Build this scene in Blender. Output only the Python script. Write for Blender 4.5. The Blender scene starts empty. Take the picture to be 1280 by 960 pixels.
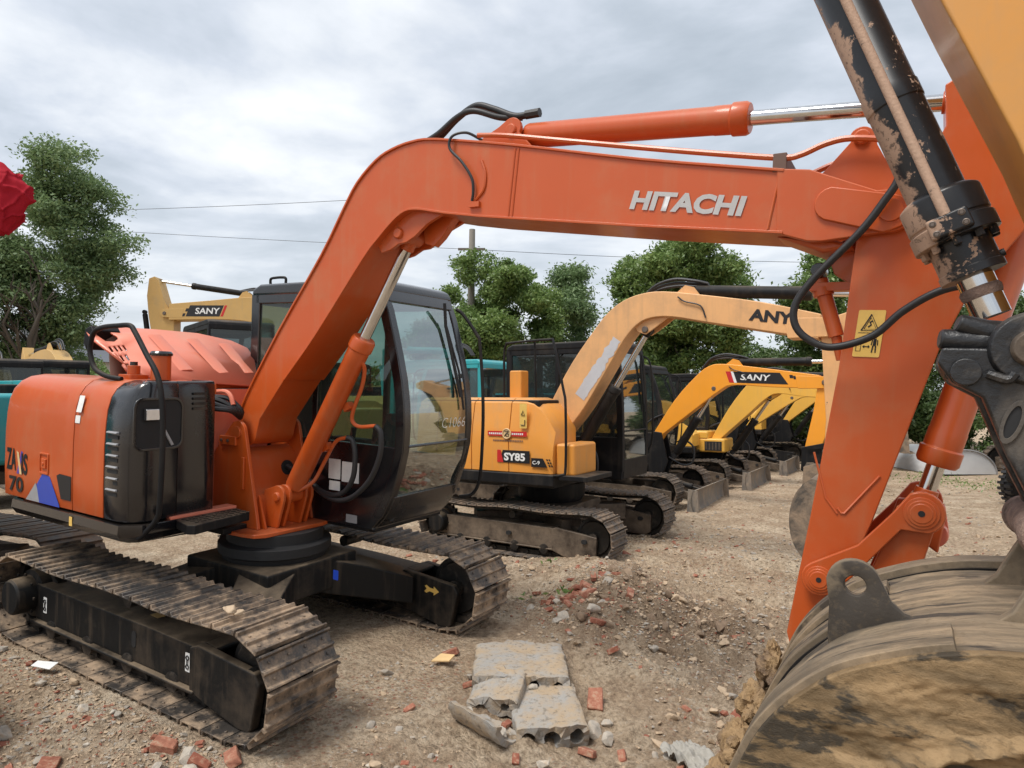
import bpy, bmesh, math, random
import numpy as np
from mathutils import Vector, Matrix, Euler, noise as mnoise
random.seed(7); rng = np.random.default_rng(7)
scene = bpy.context.scene
col = scene.collection
V = Vector
PI = math.pi

# ------------------------------------------------------------------ mesh builder
class MB:
    def __init__(s): s.v = []; s.f = []
    def add(s, vs, fs):
        n = len(s.v); s.v += [tuple(v) for v in vs]; s.f += [tuple(i + n for i in f) for f in fs]; return s
    def box(s, c, d, m=None):
        x, y, z = d[0]/2, d[1]/2, d[2]/2
        vs = [V((a*x, b*y, e*z)) for a in (-1, 1) for b in (-1, 1) for e in (-1, 1)]
        if m is not None: vs = [m @ v for v in vs]
        vs = [v + V(c) for v in vs]
        return s.add(vs, [(0,1,3,2),(4,6,7,5),(0,4,5,1),(2,3,7,6),(0,2,6,4),(1,5,7,3)])
    def b2(s, a, b):
        return s.box([(a[i]+b[i])/2 for i in range(3)], [abs(b[i]-a[i]) for i in range(3)])
    def prism(s, poly, y0, y1, axes='xz'):
        # poly in the given plane, extruded along the remaining axis
        def mk(p, h):
            if axes == 'xz': return (p[0], h, p[1])
            if axes == 'xy': return (p[0], p[1], h)
            return (h, p[0], p[1])
        n = len(poly); a = sum(poly[i][0]*poly[(i+1) % n][1]-poly[(i+1) % n][0]*poly[i][1] for i in range(n))
        if (a < 0) != (axes == 'xz'): poly = poly[::-1]
        if y0 > y1: y0, y1 = y1, y0
        vs = [mk(p, y0) for p in poly] + [mk(p, y1) for p in poly]
        fs = [tuple(range(n))[::-1], tuple(range(n, 2*n))] + [(i, (i+1) % n, n+(i+1) % n, n+i) for i in range(n)]
        return s.add(vs, fs)
    def tube(s, pts, r, n=10, caps=True):
        pts = [V(p) for p in pts]; m = len(pts)
        rs = r if isinstance(r, (list, tuple)) else [r]*m
        t0 = (pts[1]-pts[0]).normalized()
        u = t0.cross(V((0,0,1)))
        if u.length < .05: u = t0.cross(V((1,0,0)))
        u.normalize(); vs = []; fs = []
        for i, p in enumerate(pts):
            t = (pts[min(i+1, m-1)]-pts[max(i-1, 0)])
            if t.length < 1e-6: t = t0.copy()
            t.normalize()
            u = (u - t*u.dot(t))
            if u.length < 1e-4: u = t.orthogonal()
            u.normalize(); w = t.cross(u)
            for k in range(n):
                a = 2*PI*k/n; vs.append(p + (u*math.cos(a)+w*math.sin(a))*rs[i])
        for i in range(m-1):
            for k in range(n):
                a = i*n+k; b = i*n+(k+1) % n; fs.append((a, b, b+n, a+n))
        if caps: fs.append(tuple(range(n))[::-1]); fs.append(tuple(range((m-1)*n, m*n)))
        return s.add(vs, fs)
    def cyl(s, p0, p1, r0, r1=None, n=20):
        return s.tube([p0, p1], [r0, r0 if r1 is None else r1], n)
    def lathe(s, p0, p1, prof, n=24):
        # prof: list of (t along the axis 0..1, radius)
        p0 = V(p0); p1 = V(p1); d = p1-p0
        t = d.normalized(); u = t.cross(V((0,0,1)))
        if u.length < .05: u = t.cross(V((1,0,0)))
        u.normalize(); w = t.cross(u); vs = []; fs = []; m = len(prof)
        for (a, r) in prof:
            for k in range(n):
                g = 2*PI*k/n; vs.append(p0+d*a+(u*math.cos(g)+w*math.sin(g))*r)
        for i in range(m-1):
            for k in range(n):
                a = i*n+k; b = i*n+(k+1) % n; fs.append((a, b, b+n, a+n))
        fs.append(tuple(range(n))[::-1]); fs.append(tuple(range((m-1)*n, m*n)))
        return s.add(vs, fs)
    def torus(s, c, ax, R, r, n=24, m=8, a0=0, a1=2*PI):
        ax = V(ax).normalized(); u = ax.orthogonal().normalized(); w = ax.cross(u)
        pts = [V(c)+(u*math.cos(a0+(a1-a0)*i/n)+w*math.sin(a0+(a1-a0)*i/n))*R for i in range(n+1)]
        return s.tube(pts, r, m)

def finish(me, ang=38):
    bm = bmesh.new(); bm.from_mesh(me)
    bmesh.ops.recalc_face_normals(bm, faces=bm.faces[:]); bm.to_mesh(me); bm.free()
    for p in me.polygons: p.use_smooth = True
    me.set_sharp_from_angle(angle=math.radians(ang))

def link(o, parent=None):
    col.objects.link(o)
    if parent is not None: o.parent = parent
    return o

def obj(name, mb, mat, parent=None, bevel=0, seg=2, label=None, ang=38, fix=True):
    me = bpy.data.meshes.new(name); me.from_pydata([tuple(v) for v in mb.v], [], mb.f)
    if fix: finish(me, ang)
    me.materials.append(mat)
    o = link(bpy.data.objects.new(name, me), parent)
    if bevel:
        b = o.modifiers.new('bevel', 'BEVEL'); b.width = bevel; b.segments = seg; b.limit_method = 'ANGLE'; b.angle_limit = math.radians(40)
        b.harden_normals = True
    if label: o['label'] = label
    return o

def tag(o, label, cat, group=None, kind=None):
    if label: o['label'] = label
    if cat: o['category'] = cat
    if group: o['group'] = group
    if kind: o['kind'] = kind
    return o

def empty(name, loc=(0,0,0), rz=0, mat=None):
    o = bpy.data.objects.new(name, None); o.empty_display_size = .1
    if mat is not None: o.matrix_world = mat
    else: o.location = loc; o.rotation_euler = (0,0,rz)
    col.objects.link(o); return o

def smooth(pts, n=6, closed=False):
    pts = [V(p) for p in pts]; out = []; m = len(pts)
    g = lambda i: pts[i % m] if closed else (pts[i] if 0 <= i < m else (pts[0]*2-pts[1] if i < 0 else pts[-1]*2-pts[-2]))
    for i in range(m if closed else m-1):
        p0, p1, p2, p3 = g(i-1), g(i), g(i+1), g(i+2)
        for k in range(n):
            t = k/n; out.append(.5*((2*p1)+(p2-p0)*t+(2*p0-5*p1+4*p2-p3)*t*t+(3*p1-p0-3*p2+p3)*t**3))
    if not closed: out.append(pts[-1])
    return out
def sm2(pts, n=4): return [(p.x, p.z) for p in smooth([(a, 0, b) for a, b in pts], n)]

def arc(cx, cz, r, a0, a1, n=8):
    return [(cx+r*math.cos(math.radians(a0+(a1-a0)*i/n)), cz+r*math.sin(math.radians(a0+(a1-a0)*i/n))) for i in range(n+1)]

def rrect(x0, z0, x1, z1, r, n=4):
    return arc(x1-r, z1-r, r, 0, 90, n)+arc(x0+r, z1-r, r, 90, 180, n)+arc(x0+r, z0+r, r, 180, 270, n)+arc(x1-r, z0+r, r, 270, 360, n)

def ring_prism(mb, outer, inner, y0, y1):
    # a flat frame between two outlines with the same number of points, extruded along y
    n = len(outer); vs = []
    for y in (y0, y1):
        vs += [(p[0], y, p[1]) for p in outer]+[(p[0], y, p[1]) for p in inner]
    fs = []
    for i in range(n):
        j = (i+1) % n
        fs += [(i, j, n+j, n+i), (2*n+i, 3*n+i, 3*n+j, 2*n+j), (i, 2*n+i, 2*n+j, j), (n+i, n+j, 3*n+j, 3*n+i)]
    return mb.add(vs, fs)

FONT = {}
def text(body, origin, ux, uz, w, h, mat, parent, name='lettering', bold=.0, shear=0, ext=.0015, label=None):
    cu = bpy.data.curves.new('t', 'FONT'); cu.body = body; cu.size = 1; cu.offset = bold; cu.shear = shear; cu.resolution_u = 3
    o = bpy.data.objects.new('t', cu); col.objects.link(o)
    me = bpy.data.meshes.new_from_object(o.evaluated_get(bpy.context.evaluated_depsgraph_get()))
    bpy.data.objects.remove(o); bpy.data.curves.remove(cu)
    if not me.vertices: return None
    xs = [v.co.x for v in me.vertices]; ys = [v.co.y for v in me.vertices]
    x0, x1, y0, y1 = min(xs), max(xs), min(ys), max(ys)
    ux = V(ux).normalized(); uz = V(uz).normalized(); nn = ux.cross(uz)
    me.name = name
    for v in me.vertices:
        a = (v.co.x-x0)/(x1-x0)*w; b = (v.co.y-y0)/(y1-y0)*h
        v.co = V(origin)+ux*a+uz*b+nn*.0025
    me.materials.clear(); me.materials.append(mat)
    o = link(bpy.data.objects.new(name, me), parent)
    if label: o['label'] = label
    return o

def decal(poly, origin, ux, uz, mat, parent, name='decal', off=.002, label=None, th=.0008):
    ux = V(ux).normalized(); uz = V(uz).normalized(); nn = ux.cross(uz)
    mb = MB(); n = len(poly)
    base = [V(origin)+ux*a+uz*b+nn*off for a, b in poly]
    mb.add(base+[p-nn*th for p in base], [tuple(range(n)), tuple(range(n, 2*n))[::-1]]+[(i, n+i, n+(i+1) % n, (i+1) % n) for i in range(n)])
    return obj(name, mb, mat, parent, label=label)

# ------------------------------------------------------------------ materials
def newmat(name):
    m = bpy.data.materials.new(name); m.use_nodes = True
    nt = m.node_tree; b = nt.nodes['Principled BSDF']; return m, nt, b
def N(nt, t, **k):
    n = nt.nodes.new(t)
    for a, v in k.items():
        if a in n.inputs: n.inputs[a].default_value = v
        else: setattr(n, a, v)
    return n
def ramp(nt, fac, stops, interp='LINEAR'):
    r = nt.nodes.new('ShaderNodeValToRGB'); r.color_ramp.interpolation = interp
    e = r.color_ramp.elements
    while len(e) < len(stops): e.new(.5)
    for i, (p, c) in enumerate(stops):
        e[i].position = p; e[i].color = (*c, 1) if len(c) == 3 else c
    nt.links.new(fac, r.inputs[0]); return r.outputs[0]
def mixc(nt, fac, a, b):
    m = nt.nodes.new('ShaderNodeMix'); m.data_type = 'RGBA'
    if isinstance(fac, (int, float)): m.inputs[0].default_value = fac
    else: nt.links.new(fac, m.inputs[0])
    for i, c in ((6, a), (7, b)):
        if isinstance(c, (tuple, list)): m.inputs[i].default_value = (*c, 1)
        else: nt.links.new(c, m.inputs[i])
    return m.outputs[2]
def coords(nt, scale=(1,1,1), kind='Object'):
    t = nt.nodes.new('ShaderNodeTexCoord'); mp = nt.nodes.new('ShaderNodeMapping'); mp.inputs['Scale'].default_value = scale
    nt.links.new(t.outputs[kind], mp.inputs[0]); return mp.outputs[0]
def noise(nt, vec, scale, detail=4, rough=.6, dist=0):
    n = N(nt, 'ShaderNodeTexNoise'); n.inputs['Scale'].default_value = scale; n.inputs['Detail'].default_value = detail
    n.inputs['Roughness'].default_value = rough; n.inputs['Distortion'].default_value = dist
    nt.links.new(vec, n.inputs['Vector']); return n.outputs[0]
def bump(nt, b, h, strength=.3, dist=.01):
    bp = nt.nodes.new('ShaderNodeBump'); bp.inputs['Strength'].default_value = strength; bp.inputs['Distance'].default_value = dist
    nt.links.new(h, bp.inputs['Height']); nt.links.new(bp.outputs[0], b.inputs['Normal'])

def paint(name, c, rough=.35, dirt=(.30,.22,.15), amt=.35, coat=.25, lo=.52, hi=.75, wear=None, bstr=.04, sc=2.2, metal=0, spec=.5):
    """machine paint: slight fade, dust in patches, small bump"""
    m, nt, b = newmat(name); v = coords(nt)
    n1 = noise(nt, v, 1.3, 3); base = mixc(nt, n1, tuple(x*.88 for x in c), tuple(min(1, x*1.1+.004) for x in c))
    n2 = noise(nt, v, sc, 8, .68)
    f = ramp(nt, n2, [(lo, (0,0,0)), (hi, (amt,)*3)])
    cc = mixc(nt, f, base, dirt)
    sk = noise(nt, coords(nt, (9, 9, .7)), 1.6, 6, .6, .2); cc = mixc(nt, ramp(nt, sk, [(.52, (0,0,0)), (.72, (amt*.55,)*3)]), cc, dirt)   # rain streaks
    ge = nt.nodes.new('ShaderNodeNewGeometry'); sz = nt.nodes.new('ShaderNodeSeparateXYZ'); nt.links.new(ge.outputs['Normal'], sz.inputs[0])
    du = nt.nodes.new('ShaderNodeMath'); du.operation = 'MULTIPLY'; nt.links.new(ramp(nt, sz.outputs[2], [(.55, (0,0,0)), (1, (1,1,1))]), du.inputs[0]); nt.links.new(ramp(nt, n2, [(.30, (0,0,0)), (.65, (min(.6, amt*1.0),)*3)]), du.inputs[1])
    cc = mixc(nt, du.outputs[0], cc, (.36,.27,.18))   # dust lying on flat tops
    if wear:
        n3 = noise(nt, v, wear[1], 8, .7); f3 = ramp(nt, n3, [(wear[2], (0,0,0)), (wear[2]+.02, (1,1,1))])
        cc = mixc(nt, f3, cc, wear[0])
    nt.links.new(cc, b.inputs['Base Color'])
    rr = ramp(nt, n2, [(.3, (rough,)*3), (.8, (min(1, rough+.3),)*3)]); nt.links.new(rr, b.inputs['Roughness'])
    b.inputs['Coat Weight'].default_value = coat; b.inputs['Coat Roughness'].default_value = .15; b.inputs['Metallic'].default_value = metal; b.inputs['Specular IOR Level'].default_value = spec
    n4 = noise(nt, v, 9, 4, .5); bump(nt, b, n4, bstr*3, .004)
    return m
def plain(name, c, rough=.5, metal=0, bs=0, sc=20):
    m, nt, b = newmat(name); v = coords(nt); n = noise(nt, v, sc, 5)
    nt.links.new(mixc(nt, n, tuple(x*.82 for x in c), tuple(min(1, x*1.15) for x in c)), b.inputs['Base Color'])
    b.inputs['Roughness'].default_value = rough; b.inputs['Metallic'].default_value = metal
    if bs: bump(nt, b, n, bs, .005)
    return m

M = {}
M['orange'] = paint('orange_paint', (.52,.082,.008), .34, (.40,.22,.11), .32, .3, wear=((.20,.09,.05), 17, .715))
M['orange_faded'] = paint('faded_orange_paint', (.72,.20,.12), .42, (.55,.30,.2), .25, .3)
M['black'] = paint('black_gloss_paint', (.005,.005,.007), .12, (.08,.07,.055), .14, .6)
M['blackmat'] = paint('black_satin_paint', (.006,.006,.007), .45, (.10,.08,.06), .30, 0, spec=.25)
M['frame'] = paint('undercarriage_paint', (.005,.005,.005), .5, (.13,.095,.065), .60, 0, .50, .78, spec=.25)
M['yellow'] = paint('yellow_orange_paint', (.74,.30,.045), .40, (.45,.28,.14), .42, .2, wear=((.12,.06,.03), 15, .715))
M['yellowold'] = paint('weathered_yellow_paint', (.76,.41,.17), .45, (.45,.27,.14), .75, .1, .42, .72, wear=((.10,.05,.03), 6, .665))
M['amber'] = paint('amber_paint', (.86,.33,.02), .36, (.5,.3,.12), .22, .25)
M['catyellow'] = paint('pale_yellow_paint', (.78,.42,.06), .4, (.4,.3,.15), .3, .2)
M['oldgold'] = paint('dull_gold_paint', (.55,.34,.11), .5, (.35,.27,.17), .4, .1)
M['teal'] = paint('teal_paint', (.02,.33,.36), .35, (.3,.3,.26), .2, .3)
M['white'] = plain('white_sticker', (.78,.78,.76), .5)
M['silver'] = plain('silver_lettering', (.48,.48,.48), .5)
M['dustywhite'] = plain('worn_white_sticker', (.52,.52,.54), .6, sc=9)
M['blackink'] = plain('black_lettering', (.012,.012,.014), .45)
M['red'] = plain('red_decal', (.55,.02,.02), .45)
M['blue'] = plain('blue_decal', (.02,.06,.42), .3, sc=3)
M['violet'] = plain('violet_decal', (.10,.06,.35), .4)
M['cream'] = plain('cream_decal', (.72,.50,.25), .4)
M['grey'] = plain('grey_decal', (.30,.30,.31), .4)
M['stickeryellow'] = plain('yellow_sticker', (.80,.52,.13), .45)
M['hose'] = plain('rubber_hose', (.018,.018,.02), .5, 0, .15, 60)
M['chrome'] = plain('chrome_rod', (.62,.62,.62), .12, 1)
M['bolt'] = plain('bolt_steel', (.16,.13,.11), .5, .6)
M['seat'] = plain('black_vinyl', (.014,.014,.015), .7)
M['muffler'] = plain('rusty_exhaust', (.16,.10,.08), .7, .2, .3, 12)
M['lamp'] = plain('lamp_reflector', (.75,.77,.80), .15, .6)
M['red_cloth'] = None

def track_mat(name, steel, dirt, lo, hi, amt=1.0, sc=7):
    m, nt, b = newmat(name); v = coords(nt)
    g = nt.nodes.new('ShaderNodeNewGeometry'); v = g.outputs['Position']
    n1 = noise(nt, v, sc, 9, .7); n2 = noise(nt, v, 30, 5, .6)
    base = mixc(nt, n2, tuple(x*.7 for x in steel), tuple(x*1.5 for x in steel))
    oi = nt.nodes.new('ShaderNodeObjectInfo'); ms = nt.nodes.new('ShaderNodeMath'); ms.operation = 'MULTIPLY_ADD'; ms.inputs[1].default_value = .12; nt.links.new(oi.outputs['Random'], ms.inputs[0]); nt.links.new(n1, ms.inputs[2]); n1 = ms.outputs[0]; lo += .05; hi += .07
    d2 = mixc(nt, n2, tuple(x*.65 for x in dirt), tuple(min(1, x*1.25) for x in dirt))
    f = ramp(nt, n1, [(lo, (0,0,0)), (hi, (amt,)*3)])
    nt.links.new(mixc(nt, f, base, d2), b.inputs['Base Color'])
    nt.links.new(ramp(nt, n1, [(lo, (.42,)*3), (hi, (.9,)*3)]), b.inputs['Roughness'])
    nt.links.new(ramp(nt, n1, [(lo, (.55,)*3), (hi, (0,)*3)]), b.inputs['Metallic'])
    bump(nt, b, n1, .5, .012); return m
M['shoe'] = track_mat('muddy_track_steel', (.070,.062,.056), (.37,.265,.175), .42, .62)
M['shoedirty'] = track_mat('dirty_track_steel', (.11,.10,.09), (.24,.17,.115), .40, .62)
M['mudframe'] = track_mat('mud_stained_frame', (.06,.047,.038), (.22,.165,.115), .34, .66, .9, 4)
M['chain'] = track_mat('greasy_chain', (.03,.028,.026), (.12,.09,.065), .5, .7)

def glass_mat(name, tint, refl=.05):
    m = bpy.data.materials.new(name); m.use_nodes = True; nt = m.node_tree; nt.nodes.clear()
    out = nt.nodes.new('ShaderNodeOutputMaterial'); mix = nt.nodes.new('ShaderNodeMixShader')
    tr = nt.nodes.new('ShaderNodeBsdfTransparent'); tr.inputs[0].default_value = (*tint, 1)
    gl = nt.nodes.new('ShaderNodeBsdfGlossy'); gl.inputs['Roughness'].default_value = .03; gl.inputs['Color'].default_value = (.9,.95,.95,1)
    df = nt.nodes.new('ShaderNodeBsdfDiffuse'); df.inputs[0].default_value = (.35,.38,.36,1)
    lw = nt.nodes.new('ShaderNodeLayerWeight'); lw.inputs[0].default_value = .25
    ma = nt.nodes.new('ShaderNodeMath'); ma.operation = 'MULTIPLY_ADD'; ma.inputs[1].default_value = .30; ma.inputs[2].default_value = refl
    nt.links.new(lw.outputs['Fresnel'], ma.inputs[0]); nt.links.new(ma.outputs[0], mix.inputs[0])
    m2 = nt.nodes.new('ShaderNodeMixShader'); m2.inputs[0].default_value = .06
    nt.links.new(tr.outputs[0], m2.inputs[1]); nt.links.new(df.outputs[0], m2.inputs[2])
    nt.links.new(m2.outputs[0], mix.inputs[1]); nt.links.new(gl.outputs[0], mix.inputs[2]); nt.links.new(mix.outputs[0], out.inputs[0])
    return m
M['glass'] = glass_mat('tinted_cab_glass', (.40,.54,.49), .06)
M['glassdark'] = glass_mat('dark_cab_glass', (.28,.33,.33), .05)

# scratched black and mud paint of the near cylinder, caked bucket steel
def scratched():
    """black paint rubbed down to tan primer along one flank of the tube, fine scratches elsewhere"""
    m, nt, b = newmat('scratched_black_over_primer'); v = coords(nt)
    dp = nt.nodes.new('ShaderNodeVectorMath'); dp.operation = 'DOT_PRODUCT'; dp.inputs[1].default_value = (.940, 0, .340)
    nt.links.new(v, dp.inputs[0])      # distance across the tube, its axis passes at .660
    n1 = noise(nt, v, 9, 9, .68, .3); n2 = noise(nt, v, 60, 6, .7, .8); n3 = noise(nt, coords(nt, (14,14,1.5)), 6, 6, .6, .2)
    a = nt.nodes.new('ShaderNodeMath'); a.operation = 'MULTIPLY_ADD'; a.inputs[1].default_value = -.16; nt.links.new(n1, a.inputs[0]); nt.links.new(dp.outputs['Value'], a.inputs[2])
    f1 = ramp(nt, a.outputs[0], [(.523, (1,1,1)), (.529, (0,0,0))])
    s_ = nt.nodes.new('ShaderNodeMath'); s_.operation = 'MULTIPLY_ADD'; s_.inputs[1].default_value = .4; nt.links.new(n2, s_.inputs[0]); nt.links.new(n1, s_.inputs[2])
    f2 = ramp(nt, s_.outputs[0], [(.80, (0,0,0)), (.81, (1,1,1))]); f3 = ramp(nt, n3, [(.70, (0,0,0)), (.72, (.8,)*3)])
    mx = nt.nodes.new('ShaderNodeMath'); mx.operation = 'MAXIMUM'; nt.links.new(f1, mx.inputs[0]); nt.links.new(f2, mx.inputs[1]); mx2 = nt.nodes.new('ShaderNodeMath'); mx2.operation = 'MAXIMUM'; nt.links.new(mx.outputs[0], mx2.inputs[0]); nt.links.new(f3, mx2.inputs[1])
    blk = mixc(nt, n2, (.007,.007,.008), (.020,.020,.022)); prm = mixc(nt, n1, (.24,.15,.10), (.42,.28,.20)); prm = mixc(nt, ramp(nt, n2, [(.36, (.8,)*3), (.46, (0,0,0))]), prm, (.06,.04,.03))
    nt.links.new(mixc(nt, mx2.outputs[0], blk, prm), b.inputs['Base Color']); nt.links.new(ramp(nt, mx2.outputs[0], [(0, (.33,)*3), (1, (.8,)*3)]), b.inputs['Roughness'])
    bump(nt, b, mx2.outputs[0], -.4, .002); b.inputs['Specular IOR Level'].default_value = .4; return m
M['scratched'] = scratched()
def mudmat(name, mud, steel, lo, hi, sc=(1,1,1), scale=3, bs=.6, rough=.75):
    m, nt, b = newmat(name); v = coords(nt, sc)
    n1 = noise(nt, v, scale, 10, .66, .5); n2 = noise(nt, v, scale*8, 6, .65)
    a = mixc(nt, n2, tuple(x*.7 for x in mud), tuple(min(1, x*1.3) for x in mud)); s = mixc(nt, n2, tuple(x*.6 for x in steel), tuple(x*1.5 for x in steel))
    f = ramp(nt, n1, [(lo, (0,0,0)), (hi, (1,1,1))])
    nt.links.new(mixc(nt, f, a, s), b.inputs['Base Color'])
    nt.links.new(ramp(nt, f, [(0, (.9,)*3), (1, (rough*.6,)*3)]), b.inputs['Roughness'])
    h = nt.nodes.new('ShaderNodeMath'); h.operation = 'ADD'; nt.links.new(n1, h.inputs[0]); nt.links.new(n2, h.inputs[1])
    bump(nt, b, h.outputs[0], bs, .015); return m
def bucketmat(name, tan, steel, smear, streak, dk, sscale, mudbump):
    """worn steel under a dry mud film: soft tone changes, fine brushed streaks, a few dark scrapes"""
    m, nt, b = newmat(name); v = coords(nt); vs_ = coords(nt, streak); big = noise(nt, v, 2.2, 6, .6, .4); st = noise(nt, vs_, sscale, 8, .7, .2); fine = noise(nt, v, 45, 6, .7)
    c = mixc(nt, ramp(nt, big, [(.36, (0,0,0)), (.64, (1,1,1))]), tan, steel)
    c = mixc(nt, ramp(nt, st, [(.40, (.75,)*3), (.56, (0,0,0))]), c, tuple(x*.48 for x in steel)); c = mixc(nt, ramp(nt, st, [(.55, (0,0,0)), (.72, (.6,)*3)]), c, tuple(min(1, x*1.35) for x in tan))
    blot = noise(nt, vs_, sscale*.45, 5, .62, 1.0); a = nt.nodes.new('ShaderNodeMath'); a.operation = 'MULTIPLY_ADD'; a.inputs[1].default_value = .45; nt.links.new(st, a.inputs[0]); nt.links.new(blot, a.inputs[2])
    c = mixc(nt, ramp(nt, a.outputs[0], [(dk, (0,0,0)), (dk+.05, (.92,)*3)]), c, smear)
    c = mixc(nt, ramp(nt, fine, [(.34, (.5,)*3), (.46, (0,0,0))]), c, tuple(x*.4 for x in tan))
    nt.links.new(c, b.inputs['Base Color']); nt.links.new(ramp(nt, big, [(.3, (.9,)*3), (.7, (.6,)*3)]), b.inputs['Roughness']); b.inputs['Specular IOR Level'].default_value = .3
    h = nt.nodes.new('ShaderNodeMath'); h.operation = 'MULTIPLY_ADD'; h.inputs[1].default_value = .6; nt.links.new(fine, h.inputs[0]); nt.links.new(st, h.inputs[2]); bump(nt, b, h.outputs[0], mudbump, .008); return m
M['bucketback'] = bucketmat('worn_bucket_back', (.31,.225,.14), (.19,.15,.105), (.045,.038,.032), (1.2,6.0,1.2), .775, 3.0, .35)
M['bucketside'] = bucketmat('mud_filmed_bucket_side', (.31,.205,.105), (.23,.155,.08), (.035,.030,.023), (1.3,1.3,4.0), .745, 3.6, .9)
M['mud'] = mudmat('wet_clay_mud', (.34,.22,.11), (.14,.09,.055), .45, .62, (1,1,1), 6, 1.0)
M['castblack'] = mudmat('greasy_black_casting', (.10,.085,.07), (.016,.016,.017), .36, .50, (1,1,1), 4, .3, .55)
M['pinkmud'] = mudmat('pinkish_mud_boss', (.31,.21,.165), (.15,.10,.08), .45, .65, (1,1,1), 14, .9, 1.2)
M['armyellow'] = paint('near_arm_yellow_paint', (.62,.27,.04), .45, (.42,.26,.12), .5, .15, .42, .72, wear=((.06,.035,.02), 9, .69))
M['dullbucket'] = mudmat('dull_bucket_steel', (.26,.19,.13), (.07,.06,.05), .42, .6, (1,1,1), 4, .4)
M['blade'] = mudmat('blade_steel', (.30,.24,.18), (.13,.12,.11), .4, .6, (1,1,.4), 4, .3)
# ------------------------------------------------------------------ tracks
def shoe_mb(p, w, tall=.024):
    h = p/2*.945; t = tall; mb = MB()
    prof = [(-h,0),(h,0),(h,t),(h-.012,t),(h-.02,.009),(.015,.009),(.007,t*.9),(-.007,t*.9),(-.015,.009),(-h+.02,.009),(-h+.012,t),(-h,t)]
    mb.prism(prof, -w/2, w/2)
    for y in (-w*.38, -w*.12, w*.12, w*.38):
        for x in (-h*.45, h*.5):
            mb.cyl((x, y, -.008), (x, y, .016), .009, n=6)
    return mb
def track_path(xr, xf, H, sag=.02):
    z0 = .03; R = H/2-.03; zc = H/2; xa = xr+.03+R; xb = xf-.03-R
    pts = [V((xa + (xb-xa)*i/30, 0, z0)) for i in range(31)]
    pts += [V((xb+R*math.sin(PI*i/24), 0, zc-R*math.cos(PI*i/24))) for i in range(1, 25)]
    for i in range(1, 31):
        t = i/30; pts.append(V((xb+(xa-xb)*t, 0, zc+R-sag*math.sin(PI*2*t)**2)))
    pts += [V((xa-R*math.sin(PI*i/24), 0, zc+R*math.cos(PI*i/24))) for i in range(1, 24)]
    return pts
def along(pts, n, phase=0):
    m = len(pts); L = [0]
    for i in range(m): L.append(L[-1]+(pts[(i+1) % m]-pts[i]).length)
    T = L[-1]
    def at(s):
        s %= T; lo = 0
        while L[lo+1] < s: lo += 1
        t = (s-L[lo])/(L[lo+1]-L[lo]); return pts[lo % m].lerp(pts[(lo+1) % m], t)
    out = []
    for i in range(n):
        a = at((i+phase)*T/n); b = at((i+1+phase)*T/n); out.append(((a+b)/2, (b-a).normalized()))
    return out, T
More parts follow.
